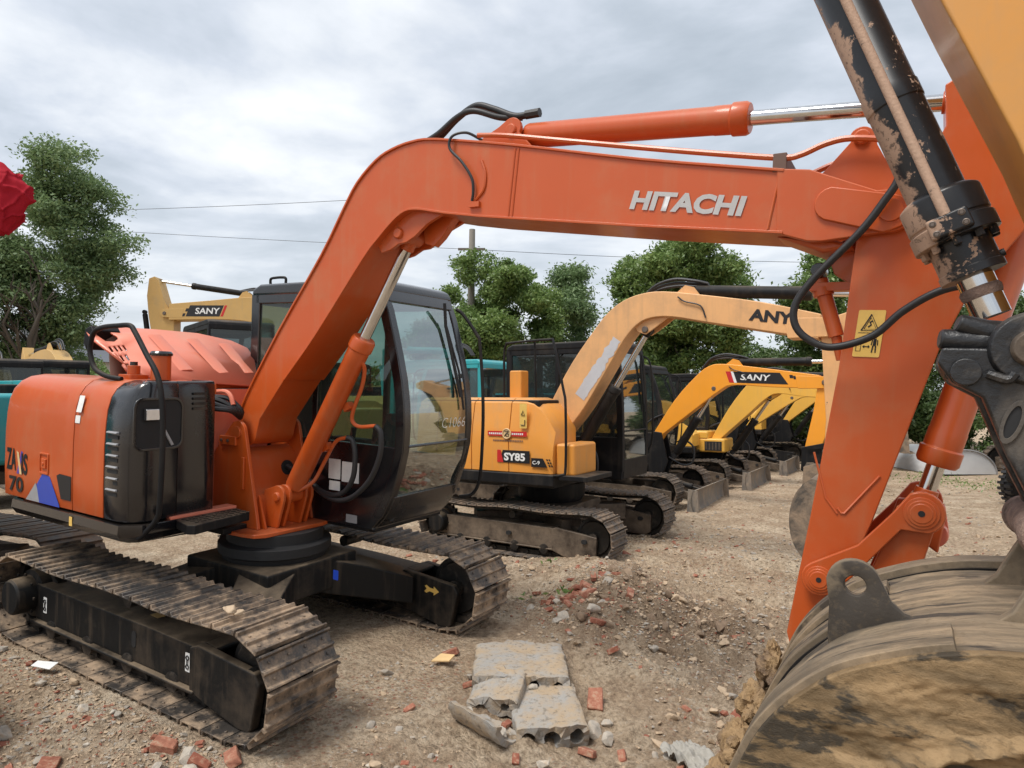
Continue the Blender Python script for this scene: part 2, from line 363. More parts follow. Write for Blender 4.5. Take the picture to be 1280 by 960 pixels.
def make_track(root, yc, w, xr, xf, H, M_, n=39, shoes='obj', side=-1, phase=0.0, sag=.02, shoemesh=[None]):
    pts = track_path(xr, xf, H, sag); st, T = along(pts, n, phase); p = T/n
    ch = MB()
    for c, t in st:                                   # link chain under the shoes
        nn = V((t.z, 0, -t.x)) ; ang = math.atan2(-t.z, t.x); R = Matrix.Rotation(ang, 3, 'Y')
        for dy in (-.055, .055):
            ch.box(c+V((0, yc+dy, 0)) - R@V((0,0,1))*(-.03), (p*.96, .03, .05), R)
        ch.cyl(c+V((0, yc-.09, 0))+R@V((p*.5,0,.03)), c+V((0, yc+.09, 0))+R@V((p*.5,0,.03)), .016, n=6)
    cho = obj('track_chain', ch, M_['chain'], root)
    if shoes == 'obj':
        key = (round(p, 3), w)
        sh = shoe_mb(p, w, .030); me = None
        for i, (c, t) in enumerate(st):
            ang = math.atan2(-t.z, t.x)
            if me is None:
                o = obj('track_shoe', sh, M_['shoe'], cho, bevel=.002, seg=1); me = o.data
            else:
                o = link(bpy.data.objects.new('track_shoe', me), cho)
                b = o.modifiers.new('bevel', 'BEVEL'); b.width = .002; b.segments = 1; b.limit_method = 'ANGLE'
            # the path runs forward at the bottom: outward is -z there
            o.location = c+V((0, yc, 0)); o.rotation_euler = (PI, -ang, 0)
            o.rotation_euler = (Matrix.Rotation(ang, 4, 'Y')@Matrix.Rotation(PI, 4, 'X')@Matrix.Rotation(random.uniform(-.012, .012), 4, 'Z')).to_euler()
    else:
        sh = shoe_mb(p, w, .03) if shoes == 'fine' else None; mb = MB()
        for c, t in st:
            ang = math.atan2(-t.z, t.x); R = Matrix.Rotation(ang, 3, 'Y')@Matrix.Rotation(PI, 3, 'X')
            if sh: mb.add([R@V(v)+c+V((0, yc, 0)) for v in sh.v], sh.f)
            else:
                for dx in (-.3, .3): mb.box(R@V((dx*p, 0, .012))+c+V((0, yc, 0)), (p*.3, w, .03), R)
                mb.box(c+V((0, yc, 0)), (p*.97, w, .012), R)
        obj('track_shoes', mb, M_['shoe'], root)
    # idler, sprocket, rollers
    R = H/2-.075; xa = xr+.03+H/2-.03; xb = xf-.03-(H/2-.03)
    mb = MB(); mb.lathe((xb, yc-.07, H/2), (xb, yc+.07, H/2), [(0, R*.35), (0, R*.8), (.15, R*.85), (.2, R), (.8, R), (.85, R*.85), (1, R*.8), (1, R*.35)], 28)
    mb.lathe((xb, yc-.12, H/2), (xb, yc+.12, H/2), [(0, R*.26), (1, R*.26)], 14)
    obj('idler_wheel', mb, M_['chain'], root)
    mb = MB(); k = 21
    for i in range(k):
        a0 = 2*PI*i/k
        for j, (da, r) in enumerate(((0, 1), (.3, 1.08), (.6, 1))): pass
    prof = []
    for i in range(k*2):
        a = PI*i/k; r = R*(1.0 if i % 2 else .88); prof.append((xa+r*math.cos(a), H/2+r*math.sin(a)))
    mb.prism(prof, yc-.03, yc+.03)
    obj('drive_sprocket', mb, M_['chain'], root)
    mb = MB(); s = side
    mb.lathe((xa, yc+s*.02, H/2), (xa, yc+s*(w/2-.0), H/2), [(0, R*.72), (.35, R*.70), (.4, R*.54), (.93, R*.52), (1, R*.46)], 28)
    for i in range(9):
        a = 2*PI*i/9; mb.cyl((xa+R*.62*math.cos(a), yc+s*(w*.30), H/2+R*.62*math.sin(a)), (xa+R*.62*math.cos(a), yc+s*(w*.33), H/2+R*.62*math.sin(a)), .012, n=6)
    obj('final_drive', mb, M['frame'], root, bevel=.004)
    for i in range(5):
        x = xa+.32+(xb-xa-.55)*i/4; mb = MB()
        mb.lathe((x, yc-.13, .125), (x, yc+.13, .125), [(0, .03), (.02, .06), (.35, .06), (.36, .075), (.42, .075), (.43, .05), (.57, .05), (.58, .075), (.64, .075), (.65, .06), (.98, .06), (1, .03)], 14)
        obj('track_roller', mb, M_['chain'], root)
    mb = MB(); xm = (xa+xb)/2; mb.lathe((xm, yc-.1, H-.13), (xm, yc+.1, H-.13), [(0, .03), (0, .045), (1, .045), (1, .03)], 12)
    obj('carrier_roller', mb, M_['chain'], root)

# ------------------------------------------------------------------ cab
def cab(root, curve, xr, yR, yL, z0, z1, zsill, mats, detail=2, sill_r=None):
    """curve: front profile (x,z) from bottom to top; yR is the wall towards the boom"""
    body = mats['cab']; glass = mats['glass']
    C = sm2(curve, 5)
    fx = lambda z: np.interp(z, [c[1] for c in C], [c[0] for c in C])
    d = .085
    inner = [(x-d, z) for x, z in C]
    def band(za, zb, k=10, off=0):
        zz = [za+(zb-za)*i/k for i in range(k+1)]; return [(float(fx(z))-off, z) for z in zz]
    sh = MB()
    top = z1; w = .075
    for ya, yb in ((yR, yR+w), (yL-w, yL)):                 # front pillars follow the curve
        sh.prism(band(z0+.1, top-.06)+band(z0+.1, top-.06, off=d)[::-1], ya, yb)
    sh.prism(band(z0+.002, z0+.26, 6, -.003)+band(z0+.002, z0+.26, 6, d)[::-1], yR+w*.5, yL-w*.5)      # bottom of the front
    sh.prism(band(top-.16, top-.05, 4, -.002)+band(top-.16, top-.05, 4, d)[::-1], yR+w*.5, yL-w*.5)
    # roof
    fr = float(fx(top-.06))
    roof = [(xr, top-.10), (xr+.01, top-.04), (xr+.10, top), (fr-.10, top+.012), (fr-.02, top-.01), (fr+.012, top-.06), (fr+.01, top-.10)]
    rf = MB(); rf.prism(roof, yR-.004, yL+.004)
    # walls
    for s, y in ((0, yR), (1, yL)):
        ya, yb = (y+.003, y+.04) if s == 0 else (y-.04, y-.003)
        zs = (sill_r or zsill) if s == 0 else zsill
        sh.prism([(xr, z0)]+[(float(fx(z0+.02)), z0)]+band(z0+.02, zs, 6, .004)+[(xr, zs)], ya, yb)
        sh.prism([(xr, zs-.01), (xr+.09, zs-.01), (xr+.10, top-.08), (xr, top-.08)], ya, yb)
        xm = xr+(fx(1.5)-xr)*.46
        sh.prism([(xm-.03, zs-.01), (xm+.03, zs-.01), (xm+.03, top-.08), (xm-.03, top-.08)], ya, yb)
        sh.prism([(xr+.05, top-.16), (float(fx(top-.1))-.03, top-.16), (float(fx(top-.1))-.03, top-.07), (xr+.05, top-.07)], ya, yb)
    sh.b2((xr, yR+.03, z0), (xr+.04, yL-.03, zsill+.05)); sh.b2((xr, yR+.03, top-.16), (xr+.04, yL-.03, top-.07))
    sh.b2((xr+.02, yR+.03, z0+.001), (float(fx(z0+.05))-.03, yL-.03, z0+.05))
    c = obj('cab', sh, body, root, bevel=.012)
    obj('roof', rf, body, c, bevel=.028, seg=3)
    # glazing
    def sheet(pts3, nm='window', m=glass):
        mb = MB(); n = len(pts3)//2
        mb.add(pts3, [(i, i+1, n+i+1, n+i) for i in range(n-1)]); o = obj(nm, mb, m, c, fix=False)
        for p in o.data.polygons: p.use_smooth = True
        return o
    zs0, zs1, zm = z0+.20, top-.13, z0+(top-z0)*.345
    for a, b in ((zs0, zm-.008), (zm+.008, zs1)):
        bd = band(a, b, 12, .012)
        sheet([(x, yR+w*.7, z) for x, z in bd]+[(x, yL-w*.7, z) for x, z in bd], 'windscreen')
    mb = MB(); mb.tube([(float(fx(zm))-.008, yR+w*.8, zm), (float(fx(zm))-.008, yL-w*.8, zm)], .011, 6); obj('window_bar', mb, body, c)
    for y, zs in ((yR+.02, sill_r or zsill), (yL-.02, zsill)):
        k = [(xr+.08, zs-.005), (float(fx(zs))-.05, zs-.005), (float(fx(1.6*0+zs+.4))-.05, zs+.4), (float(fx(top-.2))-.05, top-.14), (xr+.08, top-.14)]
        mb = MB(); mb.add([(a, y, b) for a, b in k], [tuple(range(5))]); obj('window', mb, glass, c, fix=False)
    mb = MB(); mb.add([(xr+.02, yR+.03, zsill+.04), (xr+.02, yL-.03, zsill+.04), (xr+.02, yL-.03, top-.15), (xr+.02, yR+.03, top-.15)], [(0,1,2,3)])
    obj('window', mb, glass, c, fix=False)
    if detail:
        ym = (yR+yL)/2
        mb = MB(); mb.box((xr+.42, ym, z0+.42), (.46, .46, .14)); mb.box((xr+.23, ym, z0+.80), (.14, .44, .66), Matrix.Rotation(-.12, 3, 'Y')); mb.box((xr+.20, ym, z0+1.20), (.10, .26, .18))
        mb.b2((xr+.2, ym-.2, z0+.05), (xr+.6, ym+.2, z0+.34))
        obj('seat', mb, M['seat'], c, bevel=.04, seg=3)
        for qa, qb in (((xr+.2, yR+.06, z0+.05), (xr+.75, yR+.2, z0+.60)), ((xr+.3, yL-.22, z0+.05), (xr+.7, yL-.12, z0+.56))):
            mb = MB(); mb.b2(qa, qb); obj('control_console', mb, M['seat'], c, bevel=.015)
        mb = MB()
        mb.box((float(fx(z0+.7))-.2, yR+.15, z0+.75), (.06, .18, .2)); mb.b2((float(fx(z0+.5))-.23, yR+.12, z0+.05), (float(fx(z0+.5))-.18, yR+.17, z0+.7))
        obj('monitor_post', mb, M['seat'], c, bevel=.01)
        for y in (ym-.14, ym+.12):
            mb = MB(); mb.tube(smooth([(xr+.80, y, z0+.05), (xr+.84, y, z0+.4), (xr+.90, y-.02, z0+.62)], 4), .011, 6); mb.cyl((xr+.90, y-.02, z0+.58), (xr+.92, y-.02, z0+.70), .022, n=8)
            obj('control_lever', mb, M['seat'], c)
        mb = MB(); x1 = float(fx(top-.3))+.012; x2 = float(fx(z0+.85))+.012
        mb.tube([(x1, yL-.22, top-.25), (float(fx(top-.7))+.014, yL-.17, top-.65), (float(fx(top-.95))+.012, yL-.14, top-.95)], .009, 6)
        mb.tube([(x1+.008, yL-.24, top-.12), (x1+.012, yL-.22, top-.3), (float(fx(top-.9))+.02, yL-.19, top-.85)], .013, 6)
        obj('wiper', mb, M['seat'], c)
    return c

def cylinder(root, p0, p1, frac, rt, rr, mat, name, eye=.06, collar=True, rodmat=None, w=.10):
    """hydraulic cylinder: tube from p0 over frac of the length, rod to p1"""
    p0 = V(p0); p1 = V(p1); d = (p1-p0); L = d.length; t = d/L; pm = p0+d*frac
    mb = MB(); a = eye/L
    mb.lathe(p0+t*eye*.7, pm, [(0, rt*.5), (.015, rt*.9), (.03, rt), (.86, rt), (.865, rt*1.03), (.93, rt*1.03), (.935, rt*1.16), (.985, rt*1.16), (1, rt*1.02)], 26)
    mb.cyl(p0-V((0, w/2, 0)), p0+V((0, w/2, 0)), eye, n=20)
    c = obj(name, mb, mat, root, bevel=.003)
    mb = MB(); mb.cyl(pm-t*.05, p1-t*eye*.6, rr, n=20); r = obj('rod', mb, rodmat or M['chrome'], c)
    mb = MB(); mb.cyl(p1-V((0, w/2, 0)), p1+V((0, w/2, 0)), eye, n=20); mb.cyl(p1-t*eye*1.5, p1-t*eye*.4, rr*1.3, n=16); obj('rod_eye', mb, mat, c, bevel=.003)
    return c
def pin(root, p, r, y0, y1, mat, nm='pin'):
    mb = MB(); x, z = p
    mb.lathe((x, y0, z), (x, y1, z), [(0, r*.55), (0, r*.8), (.03, r), (.97, r), (1, r*.8), (1, r*.55)], 22)
    return obj(nm, mb, mat, root, bevel=.002)

# ================================================================== the orange excavator (hero)
def build_hero():
    R = [[0.9987,0.0005,0.051],[0.0003,0.9998,-0.0174],[-0.051,0.0173,0.9986]]
    X = Matrix(R).transposed(); a = X[0].normalized(); b = (X[1]-a*X[1].dot(a)).normalized(); c = a.cross(b)
    Mx = Matrix((a, b, c)).transposed().to_4x4(); Mx.translation = V((0, 0, .188))
    root = empty('excavator', mat=Mx)
    tag(root, 'large orange excavator with black cab and raised engine hood, nearest of the row', 'excavator', 'excavators parked in a row')
    O, B, BM, F = M['orange'], M['black'], M['blackmat'], M['frame']
    H = .625
    mm = {'chain': M['chain'], 'shoe': M['shoe']}
    make_track(root, -.935, .48, -1.62, 1.367, H, mm, 35, 'obj', -1, phase=.42)
    make_track(root, .935, .48, -1.62, 1.367, H, mm, 35, 'obj', 1, phase=.42)
    for s in (-1, 1):
        mb = MB(); mb.prism([(-1.22,.156),(.56,.137),(.56,.377),(.1,.390),(-1.21,.402)], s*.80, s*1.05)
        mb.prism([(-1.23,.135),(.60,.115),(.60,.137),(-1.22,.157)], s*.80, s*1.082)
        fr = obj('track_frame', mb, F, root, bevel=.012)
        mb = MB()
        prof = [(.55,.125),(.70,.085),(.98,.028),(1.06,.03),(1.09,.06),(1.14,.31),(1.10,.365),(.62,.405),(.545,.375)]
        mb.prism(prof, s*1.012, s*1.07); mb.prism(prof, s*.745, s*.80); mb.prism([(.545,.37),(.72,.365),(.72,.395),(.62,.405)], s*.79, s*1.02)
        obj('idler_guard', mb, F, root, bevel=.014, seg=3)
        mb = MB(); mb.prism(rrect(-.055, -.05, .055, .05, .03), 0, .004)
        # oval opening in the frame side
        o = s*1.052
        mb = MB(); mb.prism([(p[0]-.02, p[1]+.285) for p in rrect(-.022, -.05, .022, .05, .021)], o-s*.03, o+s*.0015); obj('frame_opening', mb, M['seat'], fr)
    # shackle stickers on the near frame
    for x in (-1.08, .512):
        d = decal(rrect(-.022, -.055, .022, .055, .006), (x, -1.05, .275), (1,0,0), (0,0,1), M['white'], root, 'shackle_sticker')
        mb = MB(); yy = -1.0545
        for dz in (-.026, .026): mb.torus((x, yy, .275+dz), (0,1,0), .012, .0035, 14, 6)
        mb.box((x-.006, yy, .275), (.004, .002, .028)); mb.box((x+.006, yy, .275), (.004, .002, .028))
        obj('shackle_mark', mb, M['blackink'], d)
    decal([(0,0),(.12,.0),(.13,.09),(.01,.1)], (-.02, -.83, .4035), (0,-1,0), (1,0,0), M['oldgold'], root, 'sticker', .004, label='faded yellow sticker on top of the track frame')
    # arrow on the far guard (faces the near side)
    ar = [(0,.01),(.02,.0),(.05,.018),(.09,.012),(.09,-.008),(.14,.028),(.09,.062),(.088,.043),(.05,.046),(.02,.062),(.002,.052),(.022,.034)]
    decal(ar, (.83, .744, .265), (1,0,0), (0,0,1), M['stickeryellow'], root, 'arrow_sticker')
    # carbody
    mb = MB()
    mb.prism([(-.45,-.42),(.42,-.42),(.42,.42),(-.45,.42)], .36, .60, 'xy')
    o1 = obj('carbody', mb, F, root, bevel=.02)
    for sx in (-1, 1):
        for sy in (-1, 1):
            mb = MB()
            a0 = V((sx*.20, sy*.20, 0)); a1 = V((sx*.62, sy*.80, 0)); dr = (a1-a0).normalized(); nn = V((-dr.y, dr.x, 0))
            vs = []
            for p, hw, za, zb in ((a0, .20, .34, .598), ((a0+a1)/2, .17, .25, .50), (a1, .17, .17, .375)):
                for q in (-1, 1):
                    for z in (za, zb): vs.append(p+nn*hw*q+V((0,0,z)))
            fs = []
            for k in range(2):
                i = k*4; fs += [(i, i+1, i+5, i+4), (i+2, i+6, i+7, i+3), (i+1, i+3, i+7, i+5), (i, i+4, i+6, i+2)]
            fs += [(0,2,3,1), (8,9,11,10)]
            mb.add(vs, fs); obj('frame_leg', mb, F, o1, bevel=.014)
    decal(rrect(-.025,-.035,.025,.035,.006), (.52, .10, .50), (1,0,0), (0,0,1), M['blue'], o1, 'sticker')
    mb = MB(); mb.lathe((0,0,.58), (0,0,.80), [(0,.36),(.25,.38),(.3,.40),(.6,.40),(.65,.34),(1,.34)], 40)
    obj('swing_bearing', mb, M['seat'], root, bevel=.004)
    # ---------------- upper structure
    mb = MB(); mb.prism([(-1.45,-.70),(-1.3,-.85),(-.25,-.85),(-.20,-.45),(.0,-.45),(.0,1.0),(-1.3,1.0),(-1.5,.6)], .81, .86, 'xy')
    obj('deck', mb, BM, root, bevel=.01)
    # skirt, lower edge chamfered
    mb = MB()
    sec = [(0,.99),(.022,.985),(.028,.93),(0.0,.885),(-.06,.862),(-.09,.875)]
    path = [(-1.56,-.75),(-1.53,-1.0),(-1.40,-1.10),(-.10,-1.10),(-.02,-1.02),(-.02,-.40)]
    nrm = [V((-1,0,0)),V((-.92,-.38,0)),V((-.3,-1,0)),V((.35,-1,0)),V((1,-.35,0)),V((1,0,0))]
    vs = []; fs = []; k = len(sec)
    for (px, py), n_ in zip(path, nrm):
        for (o_, z) in sec: vs.append(V((px, py, z))+n_*o_)
    for i in range(len(path)-1):
        for j in range(k-1): fs.append((i*k+j, i*k+j+1, (i+1)*k+j+1, (i+1)*k+j))
    mb.add(vs, fs); sk = obj('skirt', mb, B, root, fix=True); so = sk.modifiers.new('s', 'SOLIDIFY'); so.thickness = .012
    decal(rrect(-.018,-.03,.018,.03,.004), (-.62, -1.118, .94), (1,0,0), (0,0,1), M['stickeryellow'], root, 'sticker', .012)
    # side panels: plan path x vertical section
    zsec = [(1.00,0),(1.2,-.004),(1.45,-.002),(1.58,.004),(1.68,.014),(1.76,.036),(1.815,.07),(1.85,.115),(1.868,.18),(1.872,.34)]
    def panel(name, plan, mat, z_lo=None, z_hi=None, solid=.012, parent=root, label=None):
        mb = MB(); vs = []; fs = []; k = len(zsec)
        for (px, py, nx, ny, s) in plan:
            for (z, off) in zsec: vs.append((px+nx*off*s, py+ny*off*s, z))
        for i in range(len(plan)-1):
            for j in range(k-1): fs.append((i*k+j, (i+1)*k+j, (i+1)*k+j+1, i*k+j+1))
        mb.add(vs, fs); o = obj(name, mb, mat, parent, label=label, ang=60)
        m_ = o.modifiers.new('s', 'SOLIDIFY'); m_.thickness = solid; m_.offset = -1
        b_ = o.modifiers.new('b', 'BEVEL'); b_.width = .004; b_.segments = 2; b_.limit_method = 'ANGLE'; b_.angle_limit = math.radians(60)
        return o
    S = lambda x: (x, -1.10, 0, 1, 1)
    d1 = panel('side_door', [(-1.60,-1.085,.8,1,1),(-1.57,-1.095,.75,1,1),(-1.50,-1.10,.6,1,1),(-1.40,-1.10,.35,1,1),(-1.25,-1.10,.1,1,1)]+[S(x) for x in (-1.1,-1.0,-.8,-.665)], O)
    d2 = panel('side_door', [S(x) for x in (-.655,-.5,-.4,-.302)], O)
    corner = [S(-.292), S(-.20), (-.15,-1.098,-.1,1,1), (-.09,-1.082,-.35,.9,.8), (-.045,-1.045,-.6,.6,.5), (-.022,-.99,-.5,.2,.3), (-.018,-.93,-.3,0,.3), (-.018,-.795,-.3,0,.3)]
    cp = panel('corner_cover', corner, B)
    panel('front_cover', [(-.028,-.785,-.3,0,.3), (-.026,-.6,-.3,0,.3), (-.03,-.52,-.3,0,.3), (-.05,-.505,-.3,0,.3), (-.09,-.50,-.3,0,.3), (-.30,-.50,0,0,.3)], B)
    # counterweight, rounded plan at the rear
    mb = MB(); pl = []
    for i in range(13):
        a = math.radians(180+40-80*i/12); pl.append((1.66*math.cos(a)+.02, 1.66*math.sin(a)*1.0))
    pl = [(x, max(-1.08, min(1.08, y))) for x, y in pl]
    outl = [(-1.18,-1.075),(-1.40,-1.09),(-1.52,-1.0)]+[(x, y) for x, y in pl if abs(y) < .95][::1][::-1]*0+[(-1.60,-.8),(-1.64,-.4),(-1.66,0),(-1.64,.4),(-1.60,.8),(-1.52,1.0),(-1.40,1.08),(-1.18,1.08)]
    mb.prism([(x*.985, y*.985) for x, y in outl], .86, 1.70, 'xy')
    obj('counterweight', mb, O, root, bevel=.06, seg=4)
    mb = MB(); mb.b2((-1.35,-.95,.87), (-.45,.22,1.74)); mb.b2((-.46,-.95,.87), (-.08,-.53,1.72)); obj('engine_housing', mb, BM, root, bevel=.01)
    mb = MB(); mb.prism([(-1.25,-.78),(-.32,-.78),(-.32,-.52),(-.44,-.45),(-.44,.2),(-1.25,.2)], 1.80, 1.862, 'xy'); mb.b2((-.30,-.50,1.78), (-.04,-.80,1.855)); obj('top_cover', mb, O, root, bevel=.01)
    mb = MB(); mb.b2((-.42,-.46,.9), (-.38,.22,1.80)); obj('bulkhead', mb, M['orange_faded'], root, bevel=.006)
    # louvres
    for i in range(6):
        z = 1.555-.071*i; mb = MB(); mb.prism([(-1.090,z),(-1.112,z-.004),(-1.116,z-.012),(-1.090,z-.022)], -.262, -.15, 'yz'); obj('louvre', mb, M['grey'] if i else M['grey'], cp, bevel=.003)
        mb = MB(); mb.b2((-.262,-1.1035,z-.048), (-.15,-1.09,z-.024)); obj('louvre_slot', mb, M['seat'], cp)
    # lamp recess
    mb = MB(); ring_prism(mb, rrect(-.165,-.165,.165,.165,.06), rrect(-.148,-.148,.148,.148,.05), 0, .012)
    q = lambda pts: [(-.0225+p[1]*0, p[0], p[2]) for p in pts]
    def onfront(mbx, y, z, x): return MB().add([(x-p[1], y+p[0], z+p[2]) for p in mbx.v], mbx.f)
    obj('lamp_recess_rim', onfront(mb, -.925, 1.605, -.008), B, cp, bevel=.004)
    mb = MB(); mb.prism(rrect(-.148,-.148,.148,.148,.05), 0, .003); obj('lamp_recess', onfront(mb, -.925, 1.605, -.0155), M['seat'], cp)
    mb = MB(); mb.b2((-.018,-1.03,1.625), (.006,-.925,1.705)); wl = obj('work_lamp', mb, M['seat'], cp, bevel=.01)
    mb = MB(); mb.b2((.004,-1.02,1.632), (.0095,-.935,1.698)); obj('lamp_lens', mb, M['lamp'], wl, bevel=.006)
    mb = MB(); mb.prism([(-.92,1.60),(-.905,1.60),(-.83,1.47),(-.845,1.465)], -.014, -.002, 'yz'); obj('prop_rod', mb, M['grey'], cp)
    for i in range(4):
        mb = MB(); mb.add([(-.0195+p[1], -.64+p[0], 1.79-.033*i+p[2]) for p in MB().prism(rrect(-.05,-.008,.05,.008,.007), 0, .004).v], MB().prism(rrect(-.05,-.008,.05,.008,.007), 0, .004).f); obj('vent_slot', mb, M['chain'], cp)
    # lettering on the doors
    ux, uz = (1,0,0), (0,0,1)
    text('ZA', (-1.535,-1.104,1.185), ux, uz, .135, .155, M['blackink'], d1, 'lettering', .03)
    text('IS', (-1.325+.0,-1.104,1.165), ux, uz, .085, .15, M['blackink'], d1, 'lettering', .03)
    decal([(0,0),(.03,.0),(.085,.155),(.06,.165)], (-1.392,-1.102,1.165), ux, uz, M['violet'], d1, 'letter_stroke', .003)
    decal([(.045,0),(.075,0),(.03,.15),(.0,.16)], (-1.392,-1.102,1.165), ux, uz, M['cream'], d1, 'letter_stroke', .005)
    text('70', (-1.495,-1.104,1.00+.035), ux, uz, .20, .11, M['blackink'], d1, 'lettering', .03)
    decal([(0,0),(.20,.0),(.13,.13)], (-1.255,-1.1035,1.0), ux, uz, M['grey'], d1, 'stripe_decal')
    decal([(.14,.0),(.38,0),(.40,.0),(.40,.01),(.27,.19),(.18,.205),(.10,.12)], (-1.21,-1.1035,1.0), ux, uz, M['blue'], d1, 'stripe_decal', .003)
    decal([(0,.0),(.12,.0),(.12,.16),(-.02,.165),(-.06,.15)], (-.79,-1.1035,1.06), ux, uz, M['blackink'], d1, 'stripe_decal', .0042)
    decal(rrect(-.03,-.055,.03,.055,.004), (-.60,-1.086,1.70), ux, (0,.22,1), M['white'], d2, 'sticker', .006)
    decal(rrect(-.028,-.025,.028,.025,.004), (-.62,-1.092,1.60), ux, (0,.1,1), M['white'], d2, 'sticker', .006)
    mb = MB(); ring_prism(mb, rrect(-1.075,1.20,-.955,1.345,.01), rrect(-1.062,1.213,-.968,1.332,.008), -1.112, -1.100); lt = obj('door_latch', mb, O, d1, bevel=.003)
    mb = MB(); mb.b2((-1.045,-1.115,1.24), (-.985,-1.10,1.305)); mb.cyl((-1.015,-1.12,1.272), (-1.015,-1.10,1.272), .012, n=12); obj('latch_handle', mb, O, lt, bevel=.004)
    # raised hood: a pressed sheet with slots and ridges
    hx = V((-.40, 0, 1.85)); up = V((-.5, 0, .4)).normalized(); hn = V((.4, 0, .5)).normalized(); ay = V((0,1,0))
    def hp(a, b, off=0): return hx+ay*a+up*b+hn*off
    us = sorted(set([round(-.90+.023*i, 4) for i in range(52)]+[]))
    outl = [(-.89,.64),(-.667,.667),(-.359,.676),(-.033,.652),(.201,.54),(.285,.432),(.27,.30),(.10,-.055),(-.38,-.003),(-.713,.03),(-.795,.096),(-.908,.514)]
    slots = [(-.848,.37),(-.82,.366),(-.794,.364),(-.767,.36),(-.848,.268),(-.821,.264),(-.79,.263),(-.838,.174),(-.815,.174)]
    bm = bmesh.new(); ov = [bm.verts.new((a, b, 0)) for a, b in outl]; edges = [bm.edges.new((ov[i], ov[(i+1) % 12])) for i in range(12)]
    def loop(pts):
        vv = [bm.verts.new((a, b, 0)) for a, b in pts]
        for i in range(len(vv)): edges.append(bm.edges.new((vv[i], vv[(i+1) % len(vv)])))
    for a, b in slots: loop([(a-.008,b+.03),(a+.008,b+.033),(a+.009,b-.03),(a-.006,b-.033)])
    loop([(-.862,.56),(-.775,.585),(-.755,.50),(-.765,.465),(-.80,.44),(-.845,.46)])
    bmesh.ops.triangle_fill(bm, use_beauty=True, use_dissolve=False, edges=edges)
    me = bpy.data.meshes.new('hood')
    for v in bm.verts:
        a, b = v.co.x, v.co.y; bow = -.05*max(0, (b-.35)/.3)**2-.04*max(0, (-.76-a)/.14)
        v.co = hp(a, b, bow)
    bm.normal_update(); bm.to_mesh(me); bm.free(); me.materials.append(M['orange_faded'])
    for p in me.polygons: p.use_smooth = True
    me.set_sharp_from_angle(angle=math.radians(30))
    hood = link(bpy.data.objects.new('hood', me), root); so = hood.modifiers.new('s', 'SOLIDIFY'); so.thickness = .012; so.offset = 0
    for (a0, b0, a1, b1) in ((-.447,.568,-.417,.124), (-.158,.535,-.122,.096), (.097,.484,.106,.10)):
        mb = MB(); aa = V((a0, b0)); bb = V((a1, b1)); dd = (bb-aa).normalized(); nn = V((-dd.y, dd.x)); pts = []
        for wd, of in ((.055, .002), (.034, .010)):
            for s1, s2 in ((0, -1), (0, 1), (1, 1), (1, -1)):
                c_ = (aa+dd*(.02 if of > .01 else 0)) if s1 == 0 else (bb-dd*(.02 if of > .01 else 0)); q_ = c_+nn*wd*s2; pts.append(hp(q_.x, q_.y, of-.05*max(0, (q_.y-.35)/.3)**2))
        mb.add(pts, [(4,5,6,7), (0,1,5,4), (1,2,6,5), (2,3,7,6), (3,0,4,7)]); obj('pressed_ridge', mb, M['orange_faded'], hood, bevel=.012, seg=3)
    mb = MB(); mb.prism([(-.85,2.19),(-.88,2.225),(-.95,2.20),(-.97,2.10),(-.93,2.05),(-.90,2.12)], -.895, -.70)
    obj('hood_flange', mb, M['blackmat'], hood, bevel=.01)
    mb = MB(); mb.cyl((-.30,-.74,1.86), (-.30,-.74,2.035), .062, n=24); fc = obj('fuel_filler', mb, O, root, bevel=.004)
    mb = MB(); mb.lathe((-.30,-.74,2.03), (-.30,-.74,2.062), [(0,.07),(.5,.072),(1,.06)], 24); obj('cap', mb, B, fc, bevel=.003)
    mb = MB(); mb.prism(rrect(-.07,-.07,.07,.07,.02), 1.86, 1.90, 'xy'); mb.v = [(x-.46, y-.83, z) for x, y, z in mb.v]; mb.cyl((-.46,-.83,1.90), (-.46,-.83,1.96), .04, n=16); t_ = obj('tank_cap', mb, O, root, bevel=.004)
    mb = MB(); mb.cyl((-.46,-.83,1.96), (-.46,-.83,1.985), .024, n=12); obj('knob', mb, B, t_)
    mb = MB(); mb.tube(smooth([(-1.0,-.62,1.85),(-.99,-.64,2.0),(-.93,-.68,2.1),(-.86,-.74,2.13)], 5), .055, 14); obj('exhaust_pipe', mb, M['muffler'], root)
    mb = MB(); y = -.985
    mb.tube(smooth([(-.40,y+.04,1.87),(-.52,y+.01,1.885),(-.64,y,1.93),(-.70,y,2.02),(-.70,y,2.10),(-.655,y,2.175),(-.55,y,2.205),(-.38,y,2.215),(-.25,y,2.215),(-.19,y,2.17),(-.06,y,2.03),(.045,y,1.92),(.095,y,1.80),(.118,y,1.62),(.12,y,1.4),(.105,y,1.12),(.08,y,1.03),(.0,y-.03,.93),(-.03,y-.05,.90)], 5), .0165, 10)
    obj('handrail', mb, BM, root)
    # step
    mb = MB(); mb.prism([(-.015,-.80),(.19,-.86),(.235,-.83),(.165,-.37),(-.03,-.34)], .925, .985, 'xy'); obj('step', mb, BM, root, bevel=.008)
    mb = MB()
    for i in range(9):
        for j in range(4): mb.box((.03+.045*j, -.77+.048*i, .987), (.018, .03, .004), Matrix.Rotation(.6 if (i+j) % 2 else -.6, 3, 'Z'))
    obj('tread_pattern', mb, BM, root)
    mb = MB(); mb.b2((-.10,-.84,.985), (.0,-.35,1.005)); obj('floor_strip', mb, M['orange_faded'], root, bevel=.004)
    mb = MB()
    for i in range(4): mb.tube(smooth([(-.30,-.48+.04*i,1.75),(-.2,-.44+.05*i,1.68+.02*i),(-.12,-.33+.03*i,1.66),(-.18,-.2,1.6)], 4), .018, 8)
